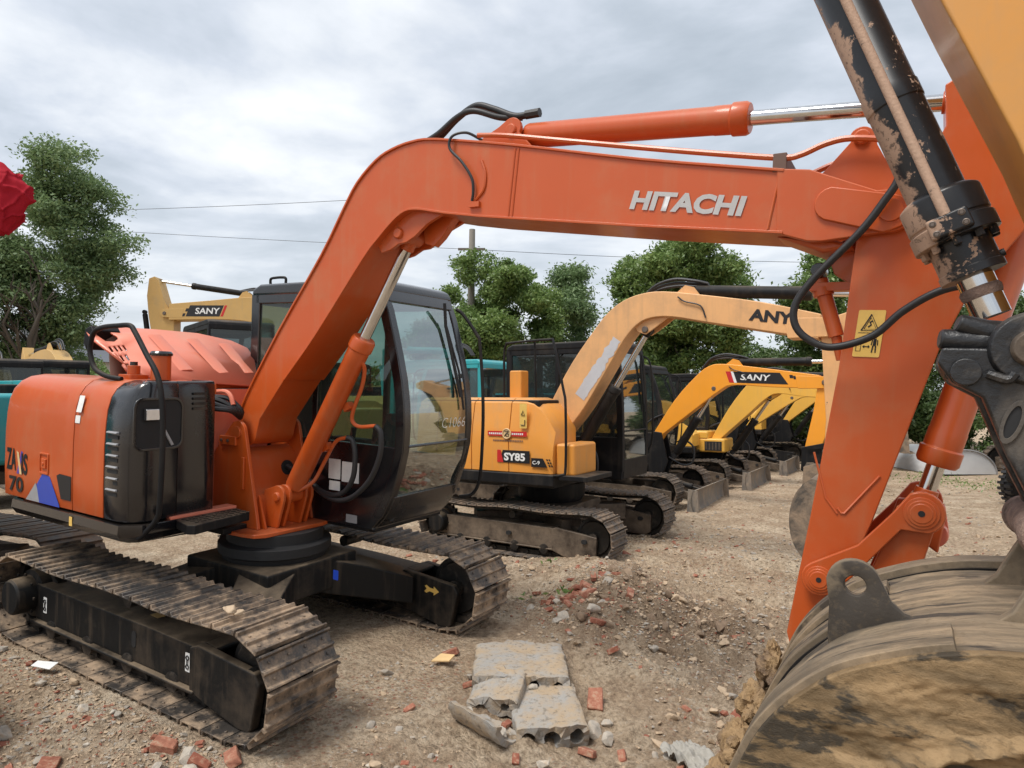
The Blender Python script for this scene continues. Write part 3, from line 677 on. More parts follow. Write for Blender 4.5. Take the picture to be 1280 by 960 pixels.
    obj('hose_bundle', mb, M['hose'], root)
    mb = MB(); mb.tube(smooth([(-.36,-.30,1.78),(-.22,-.30,1.79),(-.16,-.30,1.76),(-.13,-.30,1.70)], 4), .016, 8); obj('oil_pipe', mb, M['orange_faded'], root)
    # ---------------- boom bracket
    for s in (-1, 1):
        mb = MB(); mb.prism([(-.85,.83),(.115,.83),(.10,.90)]+arc(-.13,1.50,.085,8,140,8)+[(-.5,1.2),(-.85,1.0)], s*.235, s*.262); br = obj('boom_bracket', mb, O, root, bevel=.004)
        pin(br, (-.13,1.50), .045, s*.255, s*.275, O)
    mb = MB(); mb.prism([(-.85,-.40),(.10,-.385),(.20,-.36),(.245,-.30),(.275,.20),(.25,.285),(-.85,.30)], .80, .828, 'xy'); obj('bracket_base', mb, O, root, bevel=.006)
    prof = smooth([(-.16,0,1.38),(-.10,0,1.33),(-.05,0,1.22),(-.02,0,1.10),(.03,0,1.04),(.05,0,.95),(.06,0,.83)], 5)
    mb = MB(); ps = [(p.x, p.z) for p in prof]; mb.prism(ps+[(x-.014, z-.004) for x, z in ps[::-1]], -.236, .236); cpv = obj('centre_plate', mb, O, root, bevel=.003, ang=60)
    mb = MB(); mb.v = []; e = [(-.085+.0*math.cos(a)+.0, .10+.055*math.cos(a), 1.215+.055*math.sin(a)) for a in [2*PI*i/20 for i in range(20)]]
    mb.add([(-.052+(.16*(1.215-p[2])), p[1]+.03, p[2]) for p in e]+[(-.042+(.16*(1.215-p[2])), p[1]+.03, p[2]) for p in e], [tuple(range(20)), tuple(range(20,40))]+[(i, 20+i, 20+(i+1) % 20, (i+1) % 20) for i in range(20)]); obj('hose_opening', mb, M['seat'], cpv)
    for y in (-.13, -.075, .075, .13):
        mb = MB(); mb.prism([(-.01,.83),(.17,.83),(.235,1.04)]+arc(.165,1.065,.07,-10,120,8)+[(.03,1.09)], y-.011, y+.011); obj('cylinder_lug', mb, O, root, bevel=.004)
    pin(root, (.165,1.055), .033, -.16, .16, O)
    for y in (-.2,): 
        mb = MB(); mb.prism([(.02,.83),(.13,.83),(.12,.86),(.05,1.06)], y-.008, y+.008); obj('gusset', mb, O, root)
    mb = MB(); mb.b2((-.30,-.285,1.405), (-.12,-.262,1.47)); mb.b2((-.06,-.28,1.10), (-.03,-.262,1.33)); bl = obj('pipe_block', mb, O, root, bevel=.005)
    for x in (-.27,-.2): pin(bl, (x,1.437), .012, -.292, -.284, M['bolt'], 'bolt')
    # ---------------- boom
    back = sm2([(-.21,1.60),(-.14,1.76),(.186,2.232),(.579,2.738),(.77,3.03),(.884,3.19),(1.037,3.315),(1.166,3.368),(1.325,3.394),(1.508,3.383),(2.042,3.278),(2.801,3.104),(3.491,2.968)], 3)
    front = [(3.499,2.696),(2.814,2.777),(1.843,2.906)]+sm2([(1.60,2.945),(1.501,2.965),(1.38,2.988),(1.284,2.985),(1.19,2.935),(1.068,2.83),(.939,2.70),(.539,2.215),(.247,1.90)], 3)+[(.0,1.60),(-.03,1.50)]
    foot = arc(-.13,1.50,.10,0,-180,8)
    mb = MB(); mb.prism(back+front[:-1]+foot[:], -.175, .175); boom = obj('boom', mb, O, root, bevel=.003)
    def strip(pts, off, th):
        out = []
        for i, (x, z) in enumerate(pts):
            a = pts[max(0, i-1)]; b = pts[min(len(pts)-1, i+1)]; t = V((b[0]-a[0], b[1]-a[1])).normalized(); out.append((x-t.y*off, z+t.x*off))
        return out
    mb = MB(); s1 = strip(back, -.002, 0); s2 = strip(back, .012, 0); mb.prism(s2+s1[::-1], -.187, .187)
    fr_ = front[:-2]; s1 = strip(fr_, -.002, 0); s2 = strip(fr_, .012, 0); mb.prism(s2+s1[::-1], -.187, .187); obj('flange_plate', mb, O, boom, bevel=.003)
    # boom head: cast end plates forking round the arm
    headp = [(3.46,2.985),(3.60,2.965),(3.87,2.845)]+arc(3.925,2.757,.095,70,-100,10)+[(3.66,2.64),(3.60,2.645),(3.47,2.69)]
    for s in (-1, 1):
        mb = MB(); mb.prism(headp, s*.145, s*.183); hd = obj('boom_head', mb, O, boom, bevel=.006)
        mb = MB(); mb.prism(arc(3.70,2.80,.075,95,265,8)+[(3.90,2.66)]+arc(3.925,2.745,.075,-80,80,8), s*.183, s*.198); obj('doubler_plate', mb, O, hd, bevel=.006, seg=3)
        pin(hd, (3.925,2.752), .048, s*.19, s*.21, O)
    mb = MB(); mb.b2((3.40,-.15,2.70), (3.60,.15,2.955)); mb.prism([(3.45,2.69),(3.66,2.60),(3.80,2.62),(3.70,2.66)], -.12, .12); obj('boom_head_box', mb, O, boom, bevel=.02)
    for (xa, za, xb, zb) in ((2.055,2.885,2.085,3.262), (2.03,2.885,2.062,3.262), (3.43,2.71,3.475,2.965)):   # weld seams
        mb = MB(); mb.tube([(xa,-.176,za), (xb,-.176,zb)], .006, 6); obj('weld_seam', mb, O, boom)
    text('HITACHI', (2.752,-.1775,2.862), (.592,0,-.088), (.088,0,.592), .575, .096, M['silver'], boom, 'lettering', .045, .12)
    lug = [(1.02,2.80),(1.06,2.74),(1.13,2.755),(1.20,2.79),(1.26,2.795),(1.33,2.83),(1.42,2.90),(1.55,2.955),(1.5,2.98),(1.28,3.0),(1.15,2.93)]
    for y in (-.115, .115):
        mb = MB(); mb.prism(lug, y-.015, y+.015); obj('cylinder_lug', mb, O, boom, bevel=.004)
    pin(boom, (1.20,2.855), .035, -.15, .15, O)
    mb = MB(); mb.prism([(1.30,2.98),(1.33,2.80),(1.40,2.78),(1.46,2.83),(1.56,2.95)], -.03, .03); obj('stop_lug', mb, O, boom, bevel=.006)
    # boom cylinder
    c = cylinder(root, (.155,0,1.055), (1.20,0,2.855), .635, .073, .038, O, 'boom_cylinder', .06, w=.12)
    mb = MB(); dx = V((.5,0,.866))
    mb.tube(smooth([(.24,-.02,1.09),(.33,.04,1.16),(.40,.07,1.30),(.50,.08,1.46),(.60,.085,1.50)], 5), .014, 8)
    mb.tube(smooth([(.80,.0,2.04),(.80,.03,1.98),(.755,.055,1.86),(.675,.065,1.70),(.66,.075,1.62),(.72,.085,1.585),(.86,.09,1.60)], 5), .014, 8)
    for p in ((.44,.055,1.42), (.64,.05,1.72)): mb.box(p, (.06, .05, .05), Matrix.Rotation(-.5, 3, 'Y'))
    obj('oil_pipe', mb, O, c)
    mb = MB()
    mb.tube(smooth([(.60,.085,1.50),(.64,.10,1.48),(.66,.11,1.38),(.64,.12,1.22),(.55,.13,1.10),(.42,.14,1.06),(.28,.15,1.08),(.10,.14,1.18),(-.04,.12,1.23)], 6), .019, 10)
    mb.tube(smooth([(.86,.09,1.60),(.90,.10,1.55),(.89,.11,1.40),(.80,.12,1.22),(.64,.13,1.08),(.48,.14,1.03),(.3,.15,1.06),(.12,.15,1.16),(-.04,.14,1.21)], 6), .019, 10)
    obj('hydraulic_hose', mb, M['hose'], c)
    # arm cylinder on top of the boom
    c = cylinder(root, (1.985,0,3.392), (4.17,0,3.235), .60, .070, .036, O, 'arm_cylinder', .05, w=.1)
    for y in (-.085, .085):
        mb = MB(); mb.prism([(1.70,3.34),(1.90,3.43)]+arc(1.985,3.41,.062,120,-30,8)+[(2.16,3.25)], y-.014, y+.014); obj('cylinder_lug', mb, O, boom, bevel=.004)
    pin(boom, (1.985,3.40), .034, -.115, .115, O)
    mb = MB()
    mb.tube(smooth([(1.26,-.05,3.41),(1.42,-.05,3.44),(1.56,-.05,3.54),(1.70,-.05,3.60),(1.83,-.05,3.56),(1.97,-.04,3.50),(2.08,-.03,3.50)], 6), .020, 10)
    mb.tube(smooth([(1.32,-.10,3.40),(1.46,-.10,3.45),(1.60,-.10,3.53),(1.72,-.10,3.55),(1.88,-.06,3.50),(2.0,.0,3.50)], 6), .018, 10)
    mb.cyl((2.04,-.03,3.50), (2.13,-.03,3.50), .027, n=8); obj('hydraulic_hose', mb, M['hose'], boom)
    mb = MB(); mb.tube(smooth([(1.80,-.12,3.36),(1.72,-.17,3.40),(1.64,-.20,3.38),(1.63,-.205,3.31),(1.72,-.205,3.22),(1.79,-.20,3.12),(1.80,-.195,3.04),(1.79,-.19,2.99)], 6), .0085, 8); obj('grease_hose', mb, M['hose'], boom)
    mb = MB(); mb.b2((1.77,-.195,2.955), (1.84,-.175,2.985)); mb.tube(smooth([(1.80,-.18,2.99),(1.86,-.18,3.05),(1.87,-.18,3.14),(1.84,-.18,3.22)], 4), .008, 6); obj('grease_block', mb, O, boom)
    mb = MB()
    for y, dz in ((-.165, 0), (.165, 0)):
        mb.tube(smooth([(1.80,y,3.375),(2.0,y,3.345),(2.4,y,3.258),(2.9,y,3.150),(3.25,y,3.078),(3.48,y,3.035),(3.56,y,3.04),(3.66,y,3.075),(3.76,y,3.085),(3.92,y,3.055),(4.0,y,3.03)], 5), .0145, 8)
    obj('oil_pipe', mb, O, boom)
    for x, z in ((3.47,2.99),): 
        mb = MB(); mb.b2((x-.03,-.18,z-.02), (x+.03,.18,z+.065)); obj('pipe_clamp', mb, M['muffler'], boom, bevel=.004)
    # ---------------- arm
    armo = [(3.80,2.70),(3.749,2.08),(3.66,1.40),(3.583,.86),(3.60,.80),(3.66,.80),(3.74,.93),(3.906,1.406),(4.125,2.17),(4.22,2.40),(4.40,2.66),(4.47,2.80),(4.43,2.92),(4.30,3.08),(4.24,3.26),(4.17,3.31),(4.10,3.27),(4.11,3.10),(4.03,2.93),(3.93,2.86),(3.84,2.83)]
    mb = MB(); mb.prism(armo, -.132, .132); arm = obj('arm', mb, O, root, bevel=.006)
    for y in (-.105, .105):                     # bracket plates standing on the arm top
        mb = MB(); mb.prism([(3.60,2.92),(3.66,2.975),(3.755,3.085)]+arc(3.798,3.095,.052,150,20,8)+[(3.86,3.06),(3.93,2.92),(3.93,2.80),(3.66,2.80)], y-.012, y+.012); obj('top_lug', mb, O, arm, bevel=.004)
    mb = MB(); mb.b2((3.70,-.1,2.90), (3.83,.1,2.97)); obj('lug_web', mb, O, arm)
    pin(arm, (3.798,3.098), .034, -.135, .135, O)
    mb = MB(); mb.tube([(3.77,-.134,1.46),(3.785,-.134,1.44),(3.80,-.134,1.44),(3.93,-.134,1.62)], .006, 6); mb.tube([(3.665,-.134,1.70),(3.72,-.134,1.50),(3.77,-.134,1.435)], .005, 6); obj('weld_seam', mb, O, arm)
    # warning plate
    s_ = decal(rrect(0,0,.105,.205,.006), (3.80,-.133,2.135), (1,0,-.02), (.10,0,1), M['stickeryellow'], arm, 'warning_plate', .002)
    mb = MB(); f = lambda a, b: V((3.80,-.1365,2.135))+V((1,0,-.02))*a+V((.10,0,1))*b
    tri = [f(.02,.115), f(.052,.185), f(.088,.115)]; mb.tube(tri+[tri[0], tri[1]], .003, 5)
    tri = [f(.03,.121), f(.052,.171), f(.078,.121)]; mb.tube(tri+[tri[0], tri[1]], .0015, 5)
    mb.tube([f(.045,.13), f(.056,.14), f(.05,.15), f(.06,.158)], .0035, 5)
    mb.tube([f(.01,.105), f(.096,.105)], .0012, 4)
    mb.cyl(f(.08,.088), f(.08,.088)+V((0,-.001,0)), .006, n=10)
    mb.tube([f(.08,.08), f(.08,.05)], .0065, 5); mb.tube([f(.075,.05), f(.073,.02)], .003, 5); mb.tube([f(.085,.05), f(.087,.02)], .003, 5)
    mb.tube([f(.07,.075), f(.068,.052)], .0022, 5); mb.tube([f(.09,.075), f(.092,.052)], .0022, 5)
    mb.tube([f(.036,.045), f(.062,.045)], .002, 5); mb.tube([f(.042,.05), f(.036,.045), f(.042,.04)], .002, 5); mb.tube([f(.056,.05), f(.062,.045), f(.056,.04)], .002, 5)
    mb.tube([f(.01,.025), f(.01,.06), f(.028,.06), f(.028,.025), f(.01,.025)], .0012, 4)
    mb.v = [(x, -.1362+(y+.1365)*.15, z) for x, y, z in mb.v]
    obj('warning_symbol', mb, M['blackink'], s_)
    # stop valve with short pipe at the belly of the arm
    mb = MB(); mb.cyl((3.64,.02,2.50), (3.72,.02,2.23), .034, n=16); mb.cyl((3.72,.02,2.23), (3.74,.02,2.12), .024, .016, n=14); mb.lathe((3.65,.02,2.46), (3.66,.02,2.42), [(0,.045),(1,.045)], 16); mb.b2((3.60,-.02,2.44), (3.80,.06,2.48)); mb.prism([(3.66,2.64),(3.80,2.70),(3.80,2.45),(3.70,2.52)], 0, .05)
    sv = obj('stop_valve', mb, O, arm, bevel=.003)
    mb = MB(); mb.cyl((3.637,-.04,2.535), (3.637,.05,2.535), .034, n=18); obj('valve_cap', mb, B, sv, bevel=.004)
    # bucket linkage
    pin(arm, (3.715,1.145), .05, -.20, .20, O)
    for s in (-1, 1):
        mb = MB(); mb.prism(arc(3.715,1.145,.075,120,300,8)+[(3.84,1.17),(4.02,1.41)]+arc(4.09,1.49,.088,-70,120,10)+[(3.98,1.47),(3.86,1.32)], s*.165, s*.192); l_ = obj('side_link', mb, O, root, bevel=.006)
        for (x, z), rr in (((3.715,1.145), .058), ((4.09,1.49), .066)):
            mb = MB(); mb.lathe((x, s*.19, z), (x, s*.207, z), [(0, rr), (.5, rr), (.55, rr*.8), (.8, rr*.8), (.82, rr*.62), (1, rr*.6)], 26); b_ = obj('pin_collar', mb, O, l_, bevel=.002)
            mb = MB(); mb.cyl((x, s*.20, z), (x, s*.2085, z), rr*.2, n=10); obj('grease_nipple', mb, M['seat'], b_)
    for s in (-1, 1):
        mb = MB(); mb.prism([(4.0,1.50),(4.16,1.50),(4.10,1.25),(3.97,.98),(3.88,.80),(3.80,.84),(3.86,1.05),(3.95,1.32)], s*.10, s*.15); obj('bucket_link', mb, O, root, bevel=.008)
    mb = MB(); mb.lathe((4.14,-.02,1.375), (4.14,.15,1.375), [(0,.035),(0,.055),(.2,.06),(1,.06),(1,.03)], 20); mb.prism([(4.06,1.42),(4.18,1.50),(4.20,1.38),(4.14,1.33)], .02, .1); lb = obj('stop_boss', mb, M['orange_faded'], root, bevel=.004)
    mb = MB(); mb.cyl((4.14,-.035,1.375), (4.14,.0,1.375), .03, n=12); obj('bolt', mb, M['bolt'], lb)
    c = cylinder(root, (4.43,0,2.82), (4.09,0,1.49), .86, .073, .036, O, 'bucket_cylinder', .055, w=.12)
    mb = MB(); mb.prism([(4.05,1.55),(4.14,1.55),(4.18,1.45),(4.16,1.30),(4.02,1.40)], -.05, .05); obj('rod_clevis', mb, O, c, bevel=.01)
    # its bucket, curled down behind the near one
    bucket(root, [(3.76,.86),(3.88,.84),(3.98,.76),(4.06,.64),(4.09,.50),(4.06,.34),(3.97,.22),(3.86,.14),(3.74,.11)], -.33, .33, M['blackmat'], (3.63,.85), teeth=False)
    # big hose loop from the boom head to the arm
    mb = MB(); mb.tube(smooth([(3.96,-.235,2.98),(3.95,-.24,2.87),(3.90,-.24,2.78),(3.816,-.24,2.659),(3.652,-.24,2.479),(3.575,-.24,2.36),(3.575,-.24,2.27),(3.63,-.24,2.205),(3.729,-.24,2.17),(3.88,-.24,2.219),(3.992,-.24,2.325),(4.128,-.24,2.407),(4.30,-.20,2.44)], 8), .0165, 10)
    obj('hydraulic_hose', mb, M['hose'], boom)
    # ---------------- cab
    curve = [(.70,.82),(.80,.92),(.87,1.05),(.955,1.3),(.985,1.5),(.975,1.75),(.94,1.95),(.87,2.2),(.80,2.42),(.74,2.56),(.68,2.64)]
    cb = cab(root, curve, -.66, .25, 1.10, .82, 2.64, 1.30, {'cab': B, 'glass': M['glass']}, 2, sill_r=1.44)
    decal(rrect(0,0,.12,.15,.004), (.27,.25,1.155), (1,0,0), (0,0,1), M['white'], cb, 'sticker', .003)
    decal(rrect(0,0,.17,.15,.004), (.405,.25,1.145), (1,0,0), (0,0,1), M['white'], cb, 'sticker', .003)
    decal(rrect(0,0,.11,.07,.004), (.28,.25,1.07), (1,0,0), (0,0,1), M['white'], cb, 'sticker', .003)
    decal(rrect(0,0,.11,.06,.004), (.46,.25,.85), (1,0,0), (0,0,1), M['grey'], cb, 'sticker', .003)
    mb = MB(); mb.b2((.2,.27,.80), (.72,1.08,.90)); mb.v = [(x, y, z) for x, y, z in mb.v]; mb.prism([(.1,.80),(.66,.80),(.80,.93),(.1,.93)], .262, 1.088); obj('cab_base', mb, BM, root, bevel=.015)
    mb = MB(); mb.tube(smooth([(.74,1.17,2.50),(.80,1.185,2.46),(.93,1.20,2.30),(.97,1.20,2.20),(1.02,1.20,1.7),(1.02,1.20,1.25),(1.0,1.20,1.08),(.95,1.18,.985),(.86,1.13,.96)], 6), .0145, 8); obj('handrail', mb, BM, root)
    mb = MB(); mb.tube(smooth([(-.61,.40,2.645),(-.61,.40,2.70),(-.55,.40,2.71),(-.47,.40,2.71),(-.43,.40,2.70),(-.43,.40,2.65)], 4), .011, 8); obj('roof_handle', mb, BM, cb)
    mb = MB()
    for i, (x, z) in enumerate([(0,0),(1,0)]): pass
    ck = V((.955, .90, 1.60))
    # chalk number written on the windscreen
    text('C1066', (.992,.68,1.56), (0,1,0), (0,0,1), .30, .075, M['white'], cb, 'chalk_mark', -.02, .2, .0005)
    return root

def bucket(parent, prof, y0, y1, mat, piv, teeth=True, side=None, th=.02):
    P = sm2(prof, 4); n = len(P); mb = MB(); inn = []
    for i, (x, z) in enumerate(P):
        a = P[max(0, i-1)]; b = P[min(n-1, i+1)]; t = V((b[0]-a[0], b[1]-a[1])); t.normalize(); inn.append((x-t.y*-th*-1, z+t.x*-th*1) )
    mb.prism(P+inn[::-1], y0, y1)
    b = obj('bucket', mb, mat, parent, bevel=.003)
    for y in (y0, y1-.015):
        m2 = MB(); m2.prism(P, y-.002, y+.017); obj('side_plate', m2, side or mat, b, bevel=.003)
    if teeth:
        x, z = P[-1]; px, pz = P[-3]; t = V((x-px, 0, z-pz)).normalized()
        for i in range(5):
            y = y0+.04+(y1-y0-.08)*i/4; m2 = MB(); c = V((x, y, z)); u = V((-t.z, 0, t.x))*.022
            vs = [c+u+V((0,-.028,0)), c+u+V((0,.028,0)), c-u+V((0,.028,0)), c-u+V((0,-.028,0)), c+t*.13+V((0,-.018,0)), c+t*.13+V((0,.018,0))]
            m2.add(vs, [(0,1,2,3), (0,4,5,1), (3,2,5,4), (0,3,4), (1,5,2)]); obj('tooth', m2, mat, b)
    for y in ((y0+y1)/2-.14, (y0+y1)/2+.14):
        m2 = MB(); x, z = P[0]; m2.prism([(x-.01, z+.0), (x+.02, z+.06), (x+.12, z+.06), (x+.2, z+.0), (x+.2, z-.1), (x, z-.06)] , y-.012, y+.012); obj('bucket_ear', m2, mat, b)
    return b
# ================================================================== the other excavators
def excavator(loc, yaw, label, c):
    """a tracked excavator facing +x in its own frame; c: settings"""
    g = c.get
    root = empty('excavator', loc, yaw); tag(root, label, 'excavator', 'excavators parked in a row')
    s = g('s', 1.0); P = g('paint'); CW = g('cwpaint', P); BM = M['blackmat']; F = g('frame', M['mudframe'])
    H = .62*s; hw = g('gauge', 1.8)/2*s; w = .44*s; xf = g('xf', 1.35)*s; xr = -1.42*s
    mm = {'chain': M['chain'], 'shoe': g('shoe', M['shoedirty'])}
    for y, sd in ((-hw, -1), (hw, 1)):
        make_track(root, y, w, xr, xf, H, mm, g('n', 38), g('shoes', 'coarse'), sd, phase=g('phase', .3))
        mb = MB(); mb.prism([(-1.15*s,.16*s),(.56*s,.14*s),(.56*s,.38*s),(-1.12*s,.41*s)], y-.11*s, y+.12*s if sd > 0 else y+.11*s)
        mb.prism([(-1.17*s,.14*s),(.58*s,.12*s),(.58*s,.142*s),(-1.16*s,.162*s)], y-.13*s, y+.13*s)
        fr = obj('track_frame', mb, F, root, bevel=.01)
        prof = [(.55*s,.12*s),(.72*s,.06*s),(1.05*s,.05*s),(1.12*s,.10*s),(1.13*s,.33*s),(.60*s,.40*s),(.54*s,.37*s)]
        mb = MB()
        for q in (-1, 1): mb.prism(prof, y+q*.09*s, y+q*.135*s)
        gd = obj('idler_guard', mb, F, root, bevel=.012)
        for q in (-1, 1):
            for (x, z, m_) in ((-.05, .27, fr), (.98, .27, gd)):
                yy = y+q*(.12 if m_ is fr else .1355)*s
                mb = MB(); mb.prism([(x*s+a*s, z*s+b*s) for a, b in rrect(-.035,-.025,.035,.025,.022)], yy-.02*s, yy+.0015+ (.001 if q > 0 else -.021*s*0)); obj('frame_opening', mb, M['seat'], m_)
    mb = MB(); mb.prism([(-.5*s,-.5*s),(.5*s,-.5*s),(.5*s,.5*s),(-.5*s,.5*s)], .34*s, .56*s, 'xy')
    for sx in (-1, 1):
        for sy in (-1, 1): mb.box((sx*.45*s, sy*.55*s, .36*s), (.7*s, .26*s, .22*s), Matrix.Rotation(sx*sy*.75, 3, 'Z'))
    obj('carbody', mb, F, root, bevel=.015)
    zd = g('zd', .80)*s
    mb = MB(); mb.lathe((0,0,.55*s), (0,0,zd), [(0,.40*s),(.3,.45*s),(.8,.45*s),(1,.40*s)], 28); obj('swing_bearing', mb, BM, root)
    # upper structure (u: origin shift)
    U = g('upper', {})
    xb, xF, yR, yL, zt = (v*s for v in U.get('box', (-1.5, .12, -1.08, 1.05, 1.78)))
    mb = MB(); mb.prism([(xb*.93, yR*.9), (xF, yR), (xF, -.3*s), (xF+.1*s, -.3*s), (xF+.1*s, yL), (xb*.93, yL*.9)], zd, zd+.07*s, 'xy')
    mb.prism([(xb, yR), (xF+.0*s, yR-.02*s), (xF+.0*s, yR+.35*s), (xb, yR+.35*s)], zd+.02*s, zd+.16*s, 'xy'); obj('deck', mb, BM, root, bevel=.02)
    zb = zd+.165*s
    # side body with rounded top, cut in door panels
    sec = [(yR, zb), (yR-.005*s, zb+.35*s), (yR+.02*s, zb+.55*s), (yR+.075*s, zt-.06*s), (yR+.17*s, zt-.008*s), (yR+.3*s, zt), (yR+.62*s, zt), (yR+.62*s, zb)]
    cuts = U.get('cuts', [xb+.30*s, xb+.32*s+.28*(xF-xb), xb+.66*(xF-xb), xF])
    xs = [xb+.12*s]+list(cuts)
    for i in range(len(xs)-1):
        a, b = xs[i]+.004, xs[i+1]-.004
        last = i == len(xs)-2
        if last and U.get('slope', True):
            # front panel: rounded shoulder down to the tool box
            k = 6; vs = []; fs = []
            for j in range(k+1):
                t = j/k; x = a+(b-a)*t; drop = (zt-zb)*U.get('drop', .55)*max(0, (t-.3)/.7)**2.2
                for (y, z) in sec: vs.append((x, y+(.02*s*t), zb+(z-zb)*(1-drop/(zt-zb)) if z > zb+.3*s else z))
            n = len(sec)
            for j in range(k):
                for q in range(n): fs.append((j*n+q, j*n+(q+1) % n, (j+1)*n+(q+1) % n, (j+1)*n+q))
            fs += [tuple(range(n)), tuple(range(k*n, k*n+n))]
            mb = MB(); mb.add(vs, fs)
        else:
            mb = MB(); mb.prism(sec, a, b, 'yz')
        o = obj('side_door', mb, P, root, bevel=.008, ang=50)
        if i == 0: first = o
    mb = MB(); mb.b2((xb+.2*s, yR+.1*s, zb), (xF-.25*s, yR+.75*s, zt-.03*s)); mb.b2((xb+.3*s, yR+.6*s, zb), (xF-.62*s, yL*.8, zt-.12*s)); obj('engine_housing', mb, U.get('top', BM), root, bevel=.02)
    if U.get('toolbox', True):
        mb = MB(); mb.prism([(xF-.02*s, yR+.08*s), (xF+.22*s, yR+.10*s), (xF+.22*s, -.38*s), (xF-.02*s, -.38*s)], zb-.02*s, zb+.36*s, 'xy'); obj('tool_box', mb, P, root, bevel=.035, seg=3)
        mb = MB(); mb.b2((xF+.05*s, yR+.02*s, zd+.10*s), (xF+.42*s, -.36*s, zd+.16*s)); obj('step', mb, BM, root, bevel=.01)
    # counterweight
    mb = MB(); mb.prism([(xb+.30*s, yR+.01*s), (xb+.12*s, yR+.03*s), (xb-.02*s, yR*.7), (xb-.12*s, 0), (xb-.02*s, yL*.7), (xb+.12*s, yL-.02*s), (xb+.30*s, yL-.01*s)], zd+.06*s, zt-.1*s, 'xy'); obj('counterweight', mb, CW, root, bevel=.05, seg=3)
    if g('cwtext'):
        text(g('cwtext'), (xb-.115*s, yL*.55, zd+.42*s), (0,-1,0), (0,0,1), yL*1.1, .17*s, M['white'], root, 'lettering', .02)
    # handrails
    if g('rails', True):
        mb = MB(); y = yR+.09*s; x0, x1 = (v*s for v in U.get('rail', (-.55, .25)))
        mb.tube(smooth([(x0, y+.35*s, zt-.02), (x0, y+.35*s, zt+.55*s), (x0+.05*s, y+.32*s, zt+.68*s), (x0+.12*s, y+.3*s, zt+.70*s), (x1-.28*s, y+.1*s, zt+.70*s), (x1-.17*s, y+.05*s, zt+.64*s), (x1-.02*s, y, zt+.1*s), (x1+.02*s, y-.02*s, zt-.1*s), (x1+.03*s, y-.04*s, zb+.1*s), (x1-.01*s, y-.06*s, zb), (x1-.2*s, y-.07*s, zb-.02*s)], 4), .016*s, 8)
        mb.tube([((x0+x1)/2, y+.25*s, zt-.02), ((x0+x1)/2, y+.22*s, zt+.70*s)], .014*s, 6)
        obj('handrail', mb, BM, root)
    for (body, x, z, w_, h_, mt, bl) in g('texts', []):
        yy = yR-.012*s; text(body, (x, yy, z), (1,0,0), (0,0,1), w_, h_, M[mt], root, 'lettering', bl)
    for (poly, x, z, mt, off) in g('decals', []):
        decal(poly, (x, yR-.006*s, z), (1,0,0), (0,0,1), M[mt], root, 'decal', off)
    # cab
    if g('cab'):
        cb = g('cab'); z1 = cb.get('z1', 2.62)*s; z0 = zd
        f = cb.get('xf', .92)*s; curve = [(f-.16*s, z0), (f-.07*s, z0+.12*s), (f, z0+.5*s), (f+.02*s, z0+.9*s), (f-.05*s, z0+1.3*s), (f-.16*s, z1-.2*s), (f-.24*s, z1-.02*s)] if not cb.get('flat') else [(f-.01, z0), (f, z0+.12*s), (f+.005, z0+.5*s), (f, z0+.9*s), (f-.02*s, z0+1.3*s), (f-.05*s, z1-.2*s), (f-.08*s, z1-.02*s)]
        cab(root, curve, cb.get('xr', -.7)*s, cb.get('yR', .18)*s, cb.get('yL', 1.08)*s, z0, z1, z0+.55*s, {'cab': cb.get('mat', BM), 'glass': cb.get('glass', M['glassdark'])}, cb.get('detail', 1))
        if cb.get('rail', True):
            mb = MB(); x = f+.03*s; y = cb.get('yL', 1.08)*s+.05*s
            mb.tube(smooth([(x-.2*s, y-.04*s, z1-.15*s), (x-.05*s, y, z1-.2*s), (x+.01*s, y, z1-.4*s), (x+.03*s, y, z0+.8*s), (x, y, z0+.4*s), (x-.1*s, y-.03*s, z0+.3*s)], 4), .014*s, 6); obj('handrail', mb, BM, root)
    # boom
    bp = g('boom'); boom_y = bp.get('y', 0); hwid = bp.get('w', .16)*s
    back = bp['back']; front = bp['front']; foot = bp['foot']
    mat = g('boompaint', P); BC = g('cyl', M['blackmat'])
    mb = MB(); mb.prism(sm2(back, 3)+sm2(front, 3)+arc(foot[0], foot[1], .08*s, -20, -190, 6), boom_y-hwid, boom_y+hwid); bo = obj('boom', mb, mat, root, bevel=.012)
    tip = bp['tip']
    mb = MB(); mb.prism(arc(tip[0], tip[1], .10*s, 80, -80, 8)+[(tip[0]-.42*s, tip[1]-.10*s), (tip[0]-.46*s, tip[1]+.12*s)], boom_y-hwid-.004, boom_y+hwid+.004); obj('boom_head', mb, mat, bo, bevel=.008)
    pin(bo, tip, .045*s, boom_y-hwid-.03, boom_y+hwid+.03, M['bolt'])
    if bp.get('swing'):
        mb = MB()
        for q in (-1, 1): mb.prism([(foot[0]-.32*s, .50*s), (foot[0]+.12*s, .50*s), (foot[0]+.22*s, .78*s), (foot[0]+.10*s, foot[1]+.08*s), (foot[0]-.06*s, foot[1]+.10*s), (foot[0]-.14*s, .9*s), (foot[0]-.34*s, .80*s)], boom_y+q*.12*s, boom_y+q*.17*s)
        mb.b2((foot[0]-.3*s, boom_y-.15*s, .52*s), (foot[0]+.05*s, boom_y+.15*s, .74*s)); obj('swing_post', mb, BM, root, bevel=.01)
        c0 = (foot[0]+.15*s, .74*s)
    else:
        mb = MB()
        for q in (-1, 1): mb.prism([(foot[0]-.55*s, zd), (foot[0]+.25*s, zd)]+arc(foot[0], foot[1], .09*s, 10, 150, 6), boom_y+q*(hwid+.02*s), boom_y+q*(hwid+.045*s))
        mb.b2((foot[0]-.5*s, boom_y-.3*s, zd), (foot[0]+.36*s, boom_y+.3*s, zd+.03*s))
